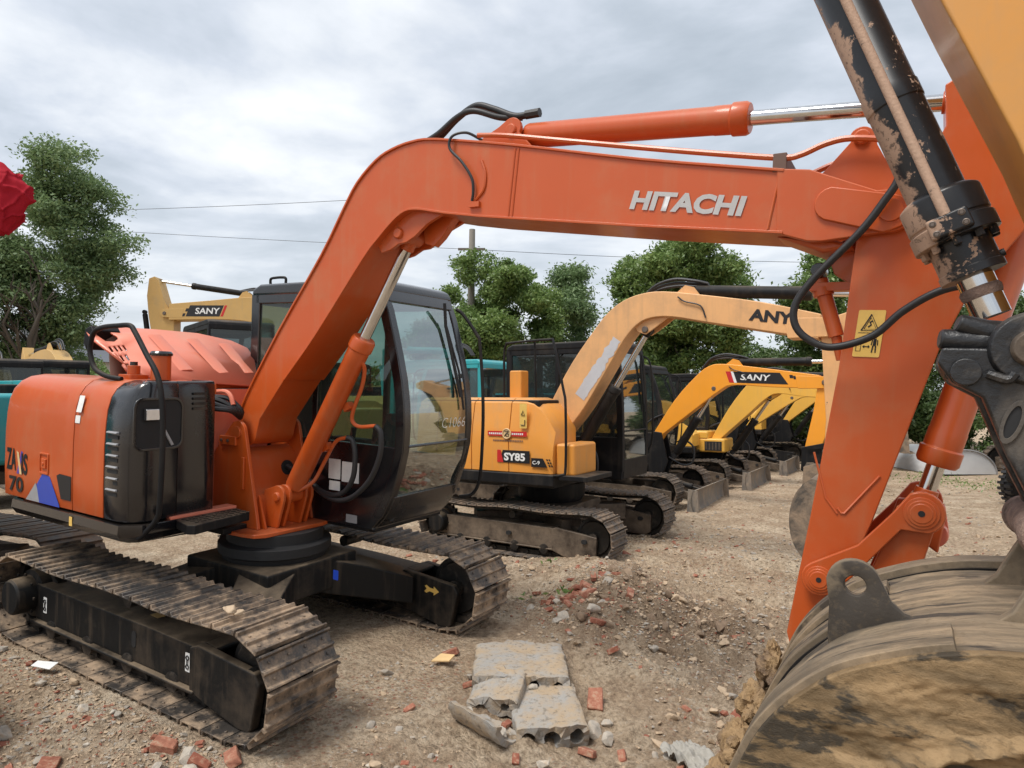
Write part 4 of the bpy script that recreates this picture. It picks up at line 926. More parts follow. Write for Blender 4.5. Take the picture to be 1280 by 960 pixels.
        for q in (-1, 1): mb.prism([(foot[0]+.08*s, zd+.02*s), (foot[0]+.30*s, zd+.02*s), (foot[0]+.36*s, zd+.28*s), (foot[0]+.22*s, zd+.28*s)], boom_y+q*.08*s, boom_y+q*.12*s)
        obj('boom_bracket', mb, g('bracket', P), root, bevel=.006)
        c0 = (foot[0]+.30*s, zd+.22*s)
    c0 = bp.get('c0', c0); c1 = bp['c1']
    cylinder(root, (c0[0], boom_y, c0[1]), (c1[0], boom_y, c1[1]), bp.get('cf', .62), .075*s, .036*s, BC, 'boom_cylinder', .055*s)
    mb = MB()
    for q in (-1, 1): mb.prism([(c1[0]-.16*s, c1[1]+.12*s), (c1[0]-.10*s, c1[1]-.02*s), (c1[0], c1[1]-.06*s), (c1[0]+.10*s, c1[1]+.0*s), (c1[0]+.30*s, c1[1]+.14*s), (c1[0]+.1*s, c1[1]+.18*s)], boom_y+q*.09*s, boom_y+q*.12*s)
    obj('cylinder_lug', mb, mat, bo, bevel=.006); pin(bo, c1, .04*s, boom_y-.14*s, boom_y+.14*s, M['bolt'])
    # arm cylinder
    a0 = bp['a0']; a1 = bp['a1']
    cylinder(root, (a0[0], boom_y, a0[1]), (a1[0], boom_y, a1[1]), bp.get('af', .66), .07*s, .034*s, BC, 'arm_cylinder', .05*s)
    mb = MB()
    for q in (-1, 1): mb.prism([(a0[0]-.28*s, a0[1]-.13*s), (a0[0]-.04*s, a0[1]+.06*s), (a0[0]+.06*s, a0[1]+.03*s), (a0[0]+.2*s, a0[1]-.16*s)], boom_y+q*.08*s, boom_y+q*.105*s)
    obj('cylinder_lug', mb, mat, bo)
    mb = MB()
    for q, hh in ((-.04, .15), (.0, .11), (.05, .08)):
        mb.tube(smooth([(a0[0]-.62*s, boom_y+q*s, a0[1]-.12*s), (a0[0]-.45*s, boom_y+q*s, a0[1]-.0*s+hh*.5*s), (a0[0]-.2*s, boom_y+q*s, a0[1]+hh*s), (a0[0]+.05*s, boom_y+q*s, a0[1]+hh*.75*s), (a0[0]+.2*s, boom_y+q*.5*s, a0[1]+.07*s)], 5), .018*s, 8)
    mb.tube(smooth([(a0[0]-.1*s, boom_y-hwid-.02, a0[1]-.08*s), (a0[0]-.02*s, boom_y-hwid-.02, a0[1]-.14*s), (a0[0]+.16*s, boom_y-hwid-.02, a0[1]-.2*s), (a0[0]+.22*s, boom_y-hwid-.02, a0[1]-.34*s)], 4), .009*s, 6)
    obj('hydraulic_hose', mb, M['hose'], bo)
    mb = MB()
    mb.tube(smooth([(c0[0]+.15*s, boom_y+.09*s, c0[1]+.3*s), (c0[0]+.32*s, boom_y+.1*s, c0[1]+.16*s), (c0[0]+.30*s, boom_y+.12*s, c0[1]-.12*s), (c0[0]+.1*s, boom_y+.12*s, c0[1]-.18*s), (c0[0]-.15*s, boom_y+.1*s, c0[1]-.05*s)], 5), .018*s, 8)
    mb.tube(smooth([(foot[0]-.28*s, boom_y-.05*s, foot[1]-.15*s), (foot[0]-.32*s, boom_y-.05*s, foot[1]+.10*s), (foot[0]-.15*s, boom_y-.05*s, foot[1]+.30*s), (foot[0]+.1*s, boom_y-.05*s, foot[1]+.42*s)], 5), .018*s, 8)
    obj('hydraulic_hose', mb, M['hose'], root)
    # arm
    ap = bp['arm']; mb = MB(); mb.prism(ap, boom_y-hwid*.72, boom_y+hwid*.72); ar = obj('arm', mb, bp.get('armmat', mat), root, bevel=.012)
    if bp.get('armcap'):
        mb = MB(); mb.prism(bp['armcap'], boom_y-hwid*.76, boom_y+hwid*.76); obj('arm_nose', mb, BM, ar, bevel=.01)
    b0, b1 = bp['b0'], bp['b1']
    cylinder(root, (b0[0], boom_y, b0[1]), (b1[0], boom_y, b1[1]), .7, .06*s, .03*s, BC, 'bucket_cylinder', .05*s)
    tx, tz = bp['pin']
    for q in (-1, 1):
        mb = MB(); mb.prism([(b1[0]-.05*s, b1[1]+.05*s), (b1[0]+.07*s, b1[1]), (tx+.28*s, tz+.05*s), (tx+.18*s, tz+.02*s)], boom_y+q*.1*s, boom_y+q*.13*s); mb.prism([(b1[0], b1[1]+.06*s), (b1[0]+.03*s, b1[1]-.05*s), (tx+.06*s, tz+.28*s), (tx-.02*s, tz+.32*s)], boom_y+q*.135*s, boom_y+q*.155*s)
        obj('bucket_link', mb, BM, root, bevel=.006)
    bk = bp.get('bucket', [(0,0),(.2,.05),(.35,-.05),(.44,-.22),(.42,-.42),(.30,-.58),(.12,-.66),(-.05,-.66)])
    bucket(root, [(tx+a*s, tz+b*s) for a, b in bk], boom_y-.34*s, boom_y+.34*s, g('bucketmat', M['dullbucket']), (tx, tz), teeth=True)
    for (body, x, z, w_, h_, sl, mt, bl, sh_) in bp.get('texts', []):
        text(body, (x, boom_y-hwid-.002, z), (1,0,sl), (-sl,0,1), w_, h_, M[mt], bo, 'lettering', bl, sh_, .003) if not bp.get('flip') else text(body, (x, boom_y+hwid+.002, z), (-1,0,-sl), (-sl,0,1), w_, h_, M[mt], bo, 'lettering', bl, sh_, .003)
    for (poly, x, z, sl, mt, off) in bp.get('decals', []):
        if bp.get('flip'): decal(poly, (x, boom_y+hwid, z), (-1,0,-sl), (-sl,0,1), M[mt], bo, 'decal', off)
        else: decal(poly, (x, boom_y-hwid, z), (1,0,sl), (-sl,0,1), M[mt], bo, 'decal', off)
    # dozer blade
    if g('blade'):
        bx, bw = g('blade'); bz = g('bladez', .0)
        mb = MB(); cur = [(bx+.02+.09*math.cos(a), bz+.19+.20*math.sin(a)) for a in [math.radians(d) for d in range(110, 251, 14)]]
        cur = [(x+.10, z) for x, z in cur]
        mb.prism(cur+[(x-.03, z) for x, z in cur[::-1]], -bw, bw); bl = obj('dozer_blade', mb, M['blade'], root, bevel=.004)
        for q in (-1, 1):
            m2 = MB(); m2.prism([(bx+.14, bz+.02), (bx+.12, bz+.37), (bx-.04, bz+.39), (bx-.06, bz+.0)], q*bw, q*(bw-.02)); obj('end_plate', m2, M['blade'], bl)
            m2 = MB(); m2.prism([(bx-.03, bz+.10), (bx-.03, bz+.24), (.4*s, .42*s), (.4*s, .28*s)], q*.38*s, q*.46*s); obj('blade_arm', m2, F, bl, bevel=.01)
        cylinder(bl, (.45*s, 0, .50*s), (bx-.02, 0, bz+.24), .75, .05, .025, BM, 'blade_cylinder', .04, rodmat=BM)
    return root

def check(n=3, m=3, u=.03):
    return [([(0,0),(u*.8,0),(u*.8+u*.35,-u*.8),(u*.35,-u*.8)], i*u*1.15+j*u*.38, -j*u) for i in range(n) for j in range(m) if (i+j) % 2 == 0]

# ---- second machine: weathered yellow, black cab
sy_boom = dict(
    w=.17, y=-.32,
    back=[(.02,1.50),(.26,1.93),(.52,2.36),(.86,2.80),(1.03,2.98),(1.22,3.10),(1.45,3.165),(1.72,3.17),(2.2,3.09),(2.8,2.97),(3.40,2.80)],
    front=[(3.40,2.54),(2.8,2.665),(2.2,2.79),(1.85,2.865),(1.60,2.87),(1.42,2.80),(1.25,2.62),(1.02,2.26),(.72,1.80),(.45,1.48),(.30,1.33)],
    foot=(.13,1.38), tip=(3.52,2.66), c1=(1.50,2.74), c0=(.44,1.05), cf=.60, a0=(2.02,3.17), a1=(4.0,2.98), af=.66,
    arm=[(3.42,2.56),(3.46,1.7),(3.42,1.05),(3.52,1.0),(3.62,1.1),(3.80,1.9),(3.92,2.5),(4.12,2.85),(4.08,3.05),(3.92,3.12),(3.70,2.82),(3.5,2.76)],
    b0=(4.06,2.75), b1=(3.84,1.45), pin=(3.44,1.05),
    bucket=[(.02,.0),(-.10,.03),(-.22,-.06),(-.29,-.22),(-.31,-.42),(-.27,-.62),(-.16,-.78),(.0,-.88),(.18,-.92)],
    texts=[('ANY', 2.70, 2.775, .46, .13, -.165, 'blackink', .045, .0)],
)
sy_boom['back'] = [(x+.03, z) for x, z in sy_boom['back']]
def sticker_patch():
    pts = []; r = random.Random(3)
    L = [(0,0),(.13,.0)]
    for i in range(14): t = i/13; pts.append((.0+r.uniform(-.012,.012), t))
    return pts
sy = excavator((-.10, 4.74, 0), math.radians(-1.0), 'weathered yellow-orange excavator with black cab, right behind the orange one', dict(
    s=1.0, paint=M['yellow'], boompaint=M['yellowold'], frame=M['mudframe'], gauge=1.78, xf=1.38, n=39, shoes='obj', zd=.86, cyl=M['blackmat'], bracket=M['blackmat'],
    upper=dict(box=(-1.55,.62,-1.10,1.05,1.93), cuts=[-1.10,-.55,.0,.60], drop=.42, rail=(-.34,.72)),
    cab=dict(xf=.98, flat=True, xr=-.80, yR=.12, yL=1.05, z1=2.68, glass=M['glassdark']),
    boom=sy_boom,
    texts=[('SY85', -.06, 1.165, .30, .095, 'white', .04), ('C-9', .34, 1.135, .10, .045, 'white', .02)],
    decals=[([(0,0),(.43,0),(.43,.15),(.05,.15)], -.13, 1.14, 'blackink', .003), ([(0,0),(.09,0),(.05,.15),(-.0,.15)], -.16, 1.14, 'red', .0045),
            ([(0,0),(.22,0),(.16,.105),(0,.105)], .32, 1.105, 'blackink', .003),
            (rrect(0,0,.10,.30,.01), .16, 1.56, 'stickeryellow', .003),
            ([(0,0),(.24,0),(.24,.06),(0,.06)], -.30, 1.46, 'red', .003), ([(0,0),(.24,0),(.24,.06),(0,.06)], .02, 1.46, 'red', .003)]
            + [([(0,0),(.022,0),(.034,-.024),(.012,-.024)], .52+i*.032+j*.016, 1.205-j*.034, 'blackink', .003) for i in range(2) for j in range(3)]
            + [([(0,0),(.018,0),(.018,.022),(0,.022)], -.28+i*.028, 1.478, 'white', .0046) for i in range(7)]
            + [([(0,0),(.018,0),(.018,.022),(0,.022)], .05+i*.028, 1.478, 'white', .0046) for i in range(6)]
            + [([(0,0),(.016,0),(.016,.02),(0,.02)], -.22+i*.024, 1.395, 'muffler', .003) for i in range(18)]))
mb = MB(); mb.torus((-.02,-1.115,1.49), (0,1,0), .058, .008, 24, 6); mb.cyl((-.02,-1.108,1.49), (-.02,-1.114,1.49), .05, n=24); obj('emblem', mb, M['cream'], sy)
mb = MB(); mb.tube([(-.05,-1.118,1.52), (.01,-1.118,1.52), (-.03,-1.118,1.49), (-.05,-1.118,1.46)], .004, 5); mb.tube([(-.03,-1.118,1.49), (.01,-1.118,1.49), (.01,-1.118,1.46), (-.03,-1.118,1.46), (-.03,-1.118,1.49)], .004, 5); obj('emblem_stroke', mb, M['blackink'], sy)
mb = MB(); mb.tube([(.185,-1.116,1.72), (.21,-1.116,1.77), (.235,-1.116,1.72), (.185,-1.116,1.72), (.2,-1.116,1.745)], .004, 5); mb.tube([(.18,-1.116,1.60), (.235,-1.116,1.60), (.235,-1.116,1.66)], .005, 5); obj('warning_symbol', mb, M['blackink'], sy)
# torn white sticker along the lower boom
r_ = random.Random(5); pts = []
for i in range(25): pts.append((0+r_.uniform(-.006,.006)+(.03*r_.random() if i > 12 else 0), .86*i/24))
for i in range(25): pts.append((.15+r_.uniform(-.006,.006)-(.04*r_.random() if i < 10 else 0), .86*(24-i)/24))
bo = [o for o in sy.children if o.name.startswith('boom') and 'cyl' not in o.name and 'brack' not in o.name][0]
decal(pts, (.60, sy_boom['y']-.17, 1.98), (.80,0,-.58), (.58,0,.80), M['dustywhite'], bo, 'torn_sticker', .003)
mb = MB(); mb.b2((-.30,-.60,1.90), (-.12,-.40,2.28)); obj('air_cleaner', mb, M['yellow'], sy, bevel=.02)

# ---- third: orange-yellow boom with swing post
def swing_boom(kx, kz, fx, fz, tx, tz, s=1.0, **k):
    """boom outline through the foot, the knee and the tip"""
    d = dict(w=.13, foot=(fx, fz), tip=(tx, tz),
        back=[(fx-.07*s, fz+.05*s), (fx+(kx-fx)*.45-.10*s, fz+(kz-fz)*.5+.12*s), (kx-.24*s, kz+.0*s), (kx, kz+.18*s), (kx+.28*s, kz+.21*s), (kx+(tx-kx)*.55, kz+(tz-kz)*.55+.18*s), (tx-.08*s, tz+.12*s)],
        front=[(tx-.08*s, tz-.10*s), (kx+(tx-kx)*.55, kz+(tz-kz)*.55-.13*s), (kx+.42*s, kz-.16*s), (kx+.18*s, kz-.26*s), (kx+(fx-kx)*.45+.20*s, kz+(fz-kz)*.45-.08*s), (fx+.12*s, fz+.05*s)],
        c1=(kx+.16*s, kz-.26*s), a0=(kx+.45*s, kz+.24*s), a1=(tx+.42*s, tz+.34*s), b0=(tx+.40*s, tz+.05*s))
    d.update(k); return d
sanydec = lambda x, z, sl, k=1: [([(0,0),(.72*k,0),(.60*k,.16*k),(-.06*k,.16*k)], x, z, sl, 'blackink', .003), ([(-.09*k,0),(-.0*k,0),(-.06*k,.16*k),(-.15*k,.16*k)], x, z, sl, 'red', .003), ([(-.02*k,0),(.02*k,0),(-.04*k,.16*k),(-.075*k,.16*k)], x, z, sl, 'white', .004)] + \
    [([(0,0),(.045*k,0),(.035*k,.045*k),(-.01*k,.045*k)], x+(.74+.07*i-.02*j)*k, z+(.05*j+.07-.07*i)*k*.8, sl, 'blackink', .003) for i in range(3) for j in range(2) if (i+j) % 2 == 0]
m3b = swing_boom(1.52, 2.30, .55, 1.20, 3.40, 2.17, c1=(1.60,2.08), c0=(.85,.86), cf=.58, y=0,
    arm=[(3.30,2.2),(3.22,1.7),(3.06,1.0),(3.10,.80),(3.22,.78),(3.42,1.35),(3.62,2.1),(3.82,2.42),(3.74,2.55),(3.50,2.40)],
    armcap=[(3.04,1.10),(3.36,1.18),(3.28,.76),(3.12,.66),(3.02,.72)], b1=(3.52,1.15), pin=(3.10,.80),
    swing=True, decals=sanydec(1.98, 2.18, -.045, 1.2), texts=[('SANY', 2.06, 2.225, .50, .105, -.045, 'white', .02, .15)])
excavator((-.50, 8.85, 0), math.radians(-1.5), 'orange-yellow excavator with a dozer blade, third in the row', dict(
    s=.98, paint=M['amber'], xf=1.27, gauge=1.66, n=36, shoes='fine', zd=.74, cyl=M['blackmat'], blade=(1.44, .98),
    upper=dict(box=(-1.4,-.1,-1.0,1.0,1.45), drop=.3, toolbox=False), rails=False,
    cab=dict(xf=.62, xr=-.85, yR=-.05, yL=.95, z1=2.58), boom=m3b))
# ---- fourth: pale yellow, boom seen under the third's
m4b = swing_boom(1.62, 2.16, .70, .95, 3.20, 2.0, w=.20, swing=True, c1=(1.86,1.92), c0=(1.05,.72), cf=.6, y=0,
    arm=[(3.1,1.98),(3.05,1.4),(3.0,.7),(3.12,.6),(3.3,1.3),(3.5,1.9),(3.65,2.2),(3.5,2.3),(3.25,2.1)], b1=(3.4,1.0), pin=(3.02,.66))
excavator((-.35, 11.95, 0), math.radians(-1.5), 'pale yellow excavator with wide boom, dark grille and dozer blade, fourth in the row', dict(
    s=.98, paint=M['catyellow'], xf=1.22, gauge=1.6, n=34, shoes='fine', zd=.72, cyl=M['blackmat'], blade=(1.52, .95),
    upper=dict(box=(-1.3,.45,-.98,.98,1.30), drop=.35, toolbox=False), rails=False,
    cab=dict(xf=.55, xr=-.8, yR=-.1, yL=.9, z1=2.5), boom=m4b,
    ))
m4 = [o for o in col.objects if o.get('label', '').startswith('pale yellow excavator with wide')][0]
mb = MB(); mb.b2((.30,-.42,.72), (.98,.32,1.02)); mb.b2((.30,-.42,1.0), (.62,.30,1.18)); fb_ = obj('front_body', mb, M['catyellow'], m4, bevel=.04, seg=3)
mb = MB(); mb.b2((.55,-.428,.76), (.92,-.42,.96)); g_ = obj('grille', mb, M['seat'], fb_)
for i in range(5):
    mb = MB(); mb.b2((.575+.07*i,-.434,.78), (.60+.07*i,-.428,.94)); obj('grille_bar', mb, M['mudframe'], g_)
m5b = swing_boom(1.50, 2.08, .55, 1.10, 3.05, 1.98, w=.13, swing=True, c1=(1.62,1.90), c0=(.85,.80), cf=.6, y=0,
    arm=[(3.0,2.1),(2.95,1.5),(2.9,.9),(3.0,.8),(3.2,1.4),(3.35,2.0),(3.5,2.3),(3.35,2.4),(3.1,2.2)], b1=(3.3,1.1), pin=(2.92,.85),
    decals=[([(0,0),(.78,0),(.66,.16),(-.04,.16)], 1.95, 1.97, -.03, 'blackink', .003), ([(-.12,0),(0,0),(-.04,.16),(-.18,.16)], 1.95, 1.97, -.03, 'red', .003)],
    texts=[('CAT', 2.03, 1.995, .30, .11, -.03, 'white', .03, 0)])
excavator((-.10, 14.9, 0), math.radians(-1.0), 'yellow excavator with a dark red-edged boom badge and dozer blade, fifth in the row', dict(
    s=.95, paint=M['catyellow'], xf=1.15, gauge=1.6, n=32, shoes='coarse', zd=.74, cyl=M['blackmat'], blade=(1.50, .92),
    upper=dict(box=(-1.3,-.2,-.98,.98,1.5), drop=.3, toolbox=False), rails=False,
    cab=dict(xf=.35, xr=-.95, yR=-.1, yL=.9, z1=2.5), boom=m5b))
m6b = swing_boom(1.60, 2.20, .72, 1.15, 3.1, 2.05, w=.14, swing=True, c1=(1.75,1.95), c0=(1.0,.80), cf=.6, y=0,
    arm=[(3.0,2.05),(2.95,1.5),(2.9,.9),(3.0,.8),(3.2,1.4),(3.35,2.0),(3.5,2.3),(3.35,2.4),(3.1,2.2)], b1=(3.3,1.1), pin=(2.92,.85))
excavator((.10, 18.4, 0), math.radians(-2), 'yellow and black excavator farthest back in the row, in front of the hedge', dict(
    s=1.0, paint=M['catyellow'], xf=1.4, gauge=1.75, n=34, shoes='coarse', zd=.8, cyl=M['blackmat'], frame=M['blackmat'], shoe=M['frame'],
    upper=dict(box=(-1.5,.25,-1.05,1.0,1.65), drop=.3, toolbox=False), rails=False,
    cab=dict(xf=.75, xr=-.7, yR=.0, yL=.95, z1=2.6), boom=m6b,
    decals=[([(0,0),(.42,0),(.38,.13),(0,.13)], -.35, 1.12, 'blackink', .003)]))

# ---- machines of the next row, seen past the orange one, facing away
def back_boom(flip=True, **k):
    d = dict(w=.17, y=0, back=[(.02,1.55),(.30,2.2),(.62,2.85),(.9,3.2),(1.2,3.36),(1.6,3.38),(2.2,3.30),(2.9,3.18),(3.40,3.08)],
        front=[(3.40,2.80),(2.9,2.86),(2.2,2.93),(1.8,2.98),(1.5,2.97),(1.25,2.84),(1.05,2.6),(.72,2.0),(.40,1.5)], foot=(.13,1.42), tip=(3.52,2.93),
        c1=(1.40,2.84), a0=(1.75,3.46), a1=(3.72,3.72), af=.62,
        arm=[(3.35,2.85),(3.36,1.9),(3.32,1.2),(3.42,1.15),(3.56,1.3),(3.74,2.2),(3.86,2.8),(3.90,3.3),(3.84,3.75),(3.72,3.80),(3.66,3.70),(3.55,3.15)],
        b0=(3.95,2.9), b1=(3.75,1.6), pin=(3.34,1.2), flip=flip)
    d.update(k); return d
gold = back_boom(decals=[([(0,0),(-.72,0),(-.62,.17),(.06,.17)], 2.65, 2.94, .0, 'blackink', .003)], texts=[])
# ================================================================== camera
F_PX = 853.02; YAW = 2.10228334; PITCH = math.radians(1.0)
cam = bpy.data.cameras.new('camera'); camo = bpy.data.objects.new('camera', cam); col.objects.link(camo)
cam.sensor_width = 36; cam.lens = 36*F_PX/1280; cam.clip_start = .05; cam.clip_end = 3000
camo.location = (4.13535, -3.51677, 1.95); camo.rotation_euler = (PI/2+PITCH, 0, YAW-PI/2); scene.camera = camo
CF = V((math.cos(YAW), math.sin(YAW), 0)); CR = V((math.sin(YAW), -math.cos(YAW), 0)); CP = V((4.13535, -3.51677, 0))
def at(px, d, z=0):
    """ground position d metres ahead of the photographer, in the direction of image column px"""
    return CP+CF*d+CR*(d*(px-640)/F_PX)+V((0, 0, z))
def zat(py, d): return 1.95-(py-495)/F_PX*d

# machine with a black cab just behind the raised hood, facing away
excavator(at(345, 12.4), math.radians(158), 'excavator with dark grey cab roof just behind the raised orange hood', dict(
    s=1.25, paint=M['oldgold'], n=34, shoes='coarse', cyl=M['blackmat'], zd=.85,
    upper=dict(box=(-1.5,.3,-1.08,1.05,1.5)), rails=False, cab=dict(xf=.95, xr=-.7, yR=.25, yL=1.1, z1=2.55),
    boom=dict(w=.18, y=-.2, flip=True, foot=(.2,1.5), tip=(3.6,2.2), back=[(.05,1.6),(.4,2.1),(.8,2.5),(1.3,2.75),(2.0,2.75),(2.8,2.6),(3.5,2.4)], front=[(3.5,2.05),(2.8,2.3),(2.0,2.45),(1.4,2.4),(1.0,2.1),(.6,1.6)],
        c1=(1.5,2.3), a0=(1.6,2.9), a1=(3.9,2.8), af=.62, arm=[(3.5,2.1),(3.5,1.5),(3.45,.9),(3.6,.85),(3.8,1.5),(3.95,2.2),(4.0,2.8),(3.85,2.85),(3.6,2.4)], b0=(4.0,2.3), b1=(3.8,1.2), pin=(3.48,.95))))
# dull gold boom and arm beyond it, machine facing left
def S_(p, a=1.25, b=1.13): return [(x*a, z*b) for x, z in p]
excavator(at(430, 22.5), math.radians(212), 'dull gold excavator facing left, its badge boom and upright arm above the raised orange hood', dict(
    s=1.35, paint=M['oldgold'], n=34, shoes='coarse', cyl=M['blackmat'], zd=.85,
    upper=dict(box=(-1.5,.3,-1.08,1.05,1.7)), rails=False, cab=dict(xf=.95, xr=-.7, yR=.25, yL=1.1, z1=2.2),
    boom=dict(w=.26, y=0, flip=True, foot=(.25,1.95), tip=(5.7,4.62),
        back=S_([(.05,1.9),(.5,2.9),(.95,3.75),(1.4,4.25),(1.9,4.50),(2.5,4.55),(3.4,4.46),(4.45,4.36)]),
        front=S_([(4.45,3.90),(3.4,3.92),(2.7,3.90),(2.25,3.80),(1.9,3.55),(1.5,3.1),(1.0,2.3),(.5,1.75)]), c1=(2.5,4.2), a0=(3.2,5.3), a1=(6.05,5.72), af=.62,
        arm=S_([(4.35,4.0),(4.36,2.9),(4.3,1.6),(4.45,1.5),(4.62,1.8),(4.85,3.0),(5.0,4.0),(5.05,4.6),(5.0,5.1),(4.86,5.16),(4.76,5.05),(4.60,4.45)]),
        b0=(6.5,4.7), b1=(6.2,2.5), pin=(5.45,1.8),
        texts=[('SANY', 4.72, 4.60, .80, .20, 0, 'white', .02, .12)],
        decals=[([(-.08,0),(1.0,0),(1.14,.36),(.06,.36)], 4.94, 4.52, 0, 'blackink', .003), ([(1.03,0),(1.11,0),(1.25,.36),(1.17,.36)], 4.94, 4.52, 0, 'red', .003), ([(-.2,.0),(-.12,0),(-.08,.1),(-.16,.1)], 4.94, 4.52, 0, 'blackink', .003), ([(-.1,.16),(-.02,.16),(.02,.26),(-.06,.26)], 4.94, 4.52, 0, 'blackink', .003)])))
# teal machine right behind the orange one, its counterweight towards us
tl = excavator((-3.95, -1.15, 0), math.radians(180), 'teal excavator standing back to back with the orange one', dict(
    s=1.12, paint=M['teal'], n=34, shoes='coarse', zd=1.18, upper=dict(box=(-1.5,.2,-1.1,1.05,1.86)), rails=False,
    cab=dict(xf=.92, xr=-.6, yR=.2, yL=1.05, z1=2.6), boom=back_boom(y=0), cyl=M['teal']))
# teal crane-like machine behind the second cab
excavator(at(612, 13.2), math.radians(176), 'teal excavator facing away, half hidden behind the weathered yellow one', dict(
    s=1.0, paint=M['teal'], boompaint=M['teal'], n=34, shoes='coarse', zd=.8, upper=dict(box=(-1.5,.2,-1.1,1.05,2.0)), rails=False,
    cab=dict(xf=.92, xr=-.6, yR=.2, yL=1.05, z1=2.6, mat=M['teal']), boom=dict(w=.15, y=-.5, flip=True, foot=(.13,1.3), tip=(3.0,2.55),
        back=[(.0,1.4),(.3,1.9),(.7,2.35),(1.1,2.62),(1.6,2.72),(2.2,2.72),(2.9,2.68)], front=[(2.9,2.42),(2.2,2.45),(1.6,2.44),(1.3,2.3),(.9,1.95),(.5,1.5)],
        c1=(1.3,2.35), a0=(1.4,2.9), a1=(3.2,3.0), arm=[(2.9,2.5),(2.95,1.5),(3.1,1.4),(3.3,2.5),(3.3,3.0),(3.1,3.05),(3.0,2.7)], b0=(3.4,2.6), b1=(3.3,1.6), pin=(3.0,1.45)), cyl=M['teal']))
# small far machines at the left edge
excavator(at(100, 14.5), math.radians(170), 'far dark-cabbed excavator with dull yellow boom under the left tree', dict(
    s=1.0, paint=M['oldgold'], n=30, shoes='coarse', zd=.8, upper=dict(box=(-1.5,.2,-1.1,1.05,1.7)), rails=False,
    cab=dict(xf=.92, xr=-.6, yR=.0, yL=1.05, z1=2.68), boom=back_boom(a0=(1.75,3.1), back=[(.0,1.4),(.3,1.9),(.7,2.45),(1.1,2.82),(1.6,3.0),(2.4,2.98),(3.4,2.80)], front=[(3.4,2.55),(2.4,2.68),(1.6,2.70),(1.3,2.5),(.9,2.05),(.5,1.5)], tip=(3.5,2.66), c1=(1.4,2.6), a1=(3.7,2.95),
        arm=[(3.35,2.6),(3.36,1.9),(3.32,1.2),(3.42,1.15),(3.56,1.3),(3.74,2.2),(3.8,2.9),(3.7,3.15),(3.55,2.95)])))
excavator(at(12, 12.8), math.radians(165), 'far black-cabbed excavator at the left edge under the tree', dict(
    s=1.05, paint=M['blackmat'], boompaint=M['oldgold'], n=30, shoes='coarse', zd=.8, upper=dict(box=(-1.5,.2,-1.1,1.05,1.75)), rails=False,
    cab=dict(xf=.92, xr=-.6, yR=-.4, yL=1.05, z1=2.50), boom=back_boom(a0=(1.75,2.7), back=[(.0,1.2),(.3,1.6),(.7,2.05),(1.1,2.42),(1.6,2.55),(2.4,2.5),(3.4,2.30)], front=[(3.4,2.05),(2.4,2.2),(1.6,2.25),(1.3,2.1),(.9,1.7),(.5,1.3)], foot=(.13,1.2), tip=(3.5,2.16), c1=(1.4,2.2), a1=(3.7,2.6),
        arm=[(3.35,2.1),(3.36,1.5),(3.32,.9),(3.42,.85),(3.56,1.0),(3.74,1.8),(3.8,2.4),(3.7,2.65),(3.55,2.45)], b0=(3.9,2.2), b1=(3.75,1.2), pin=(3.34,.9))))
build_hero()

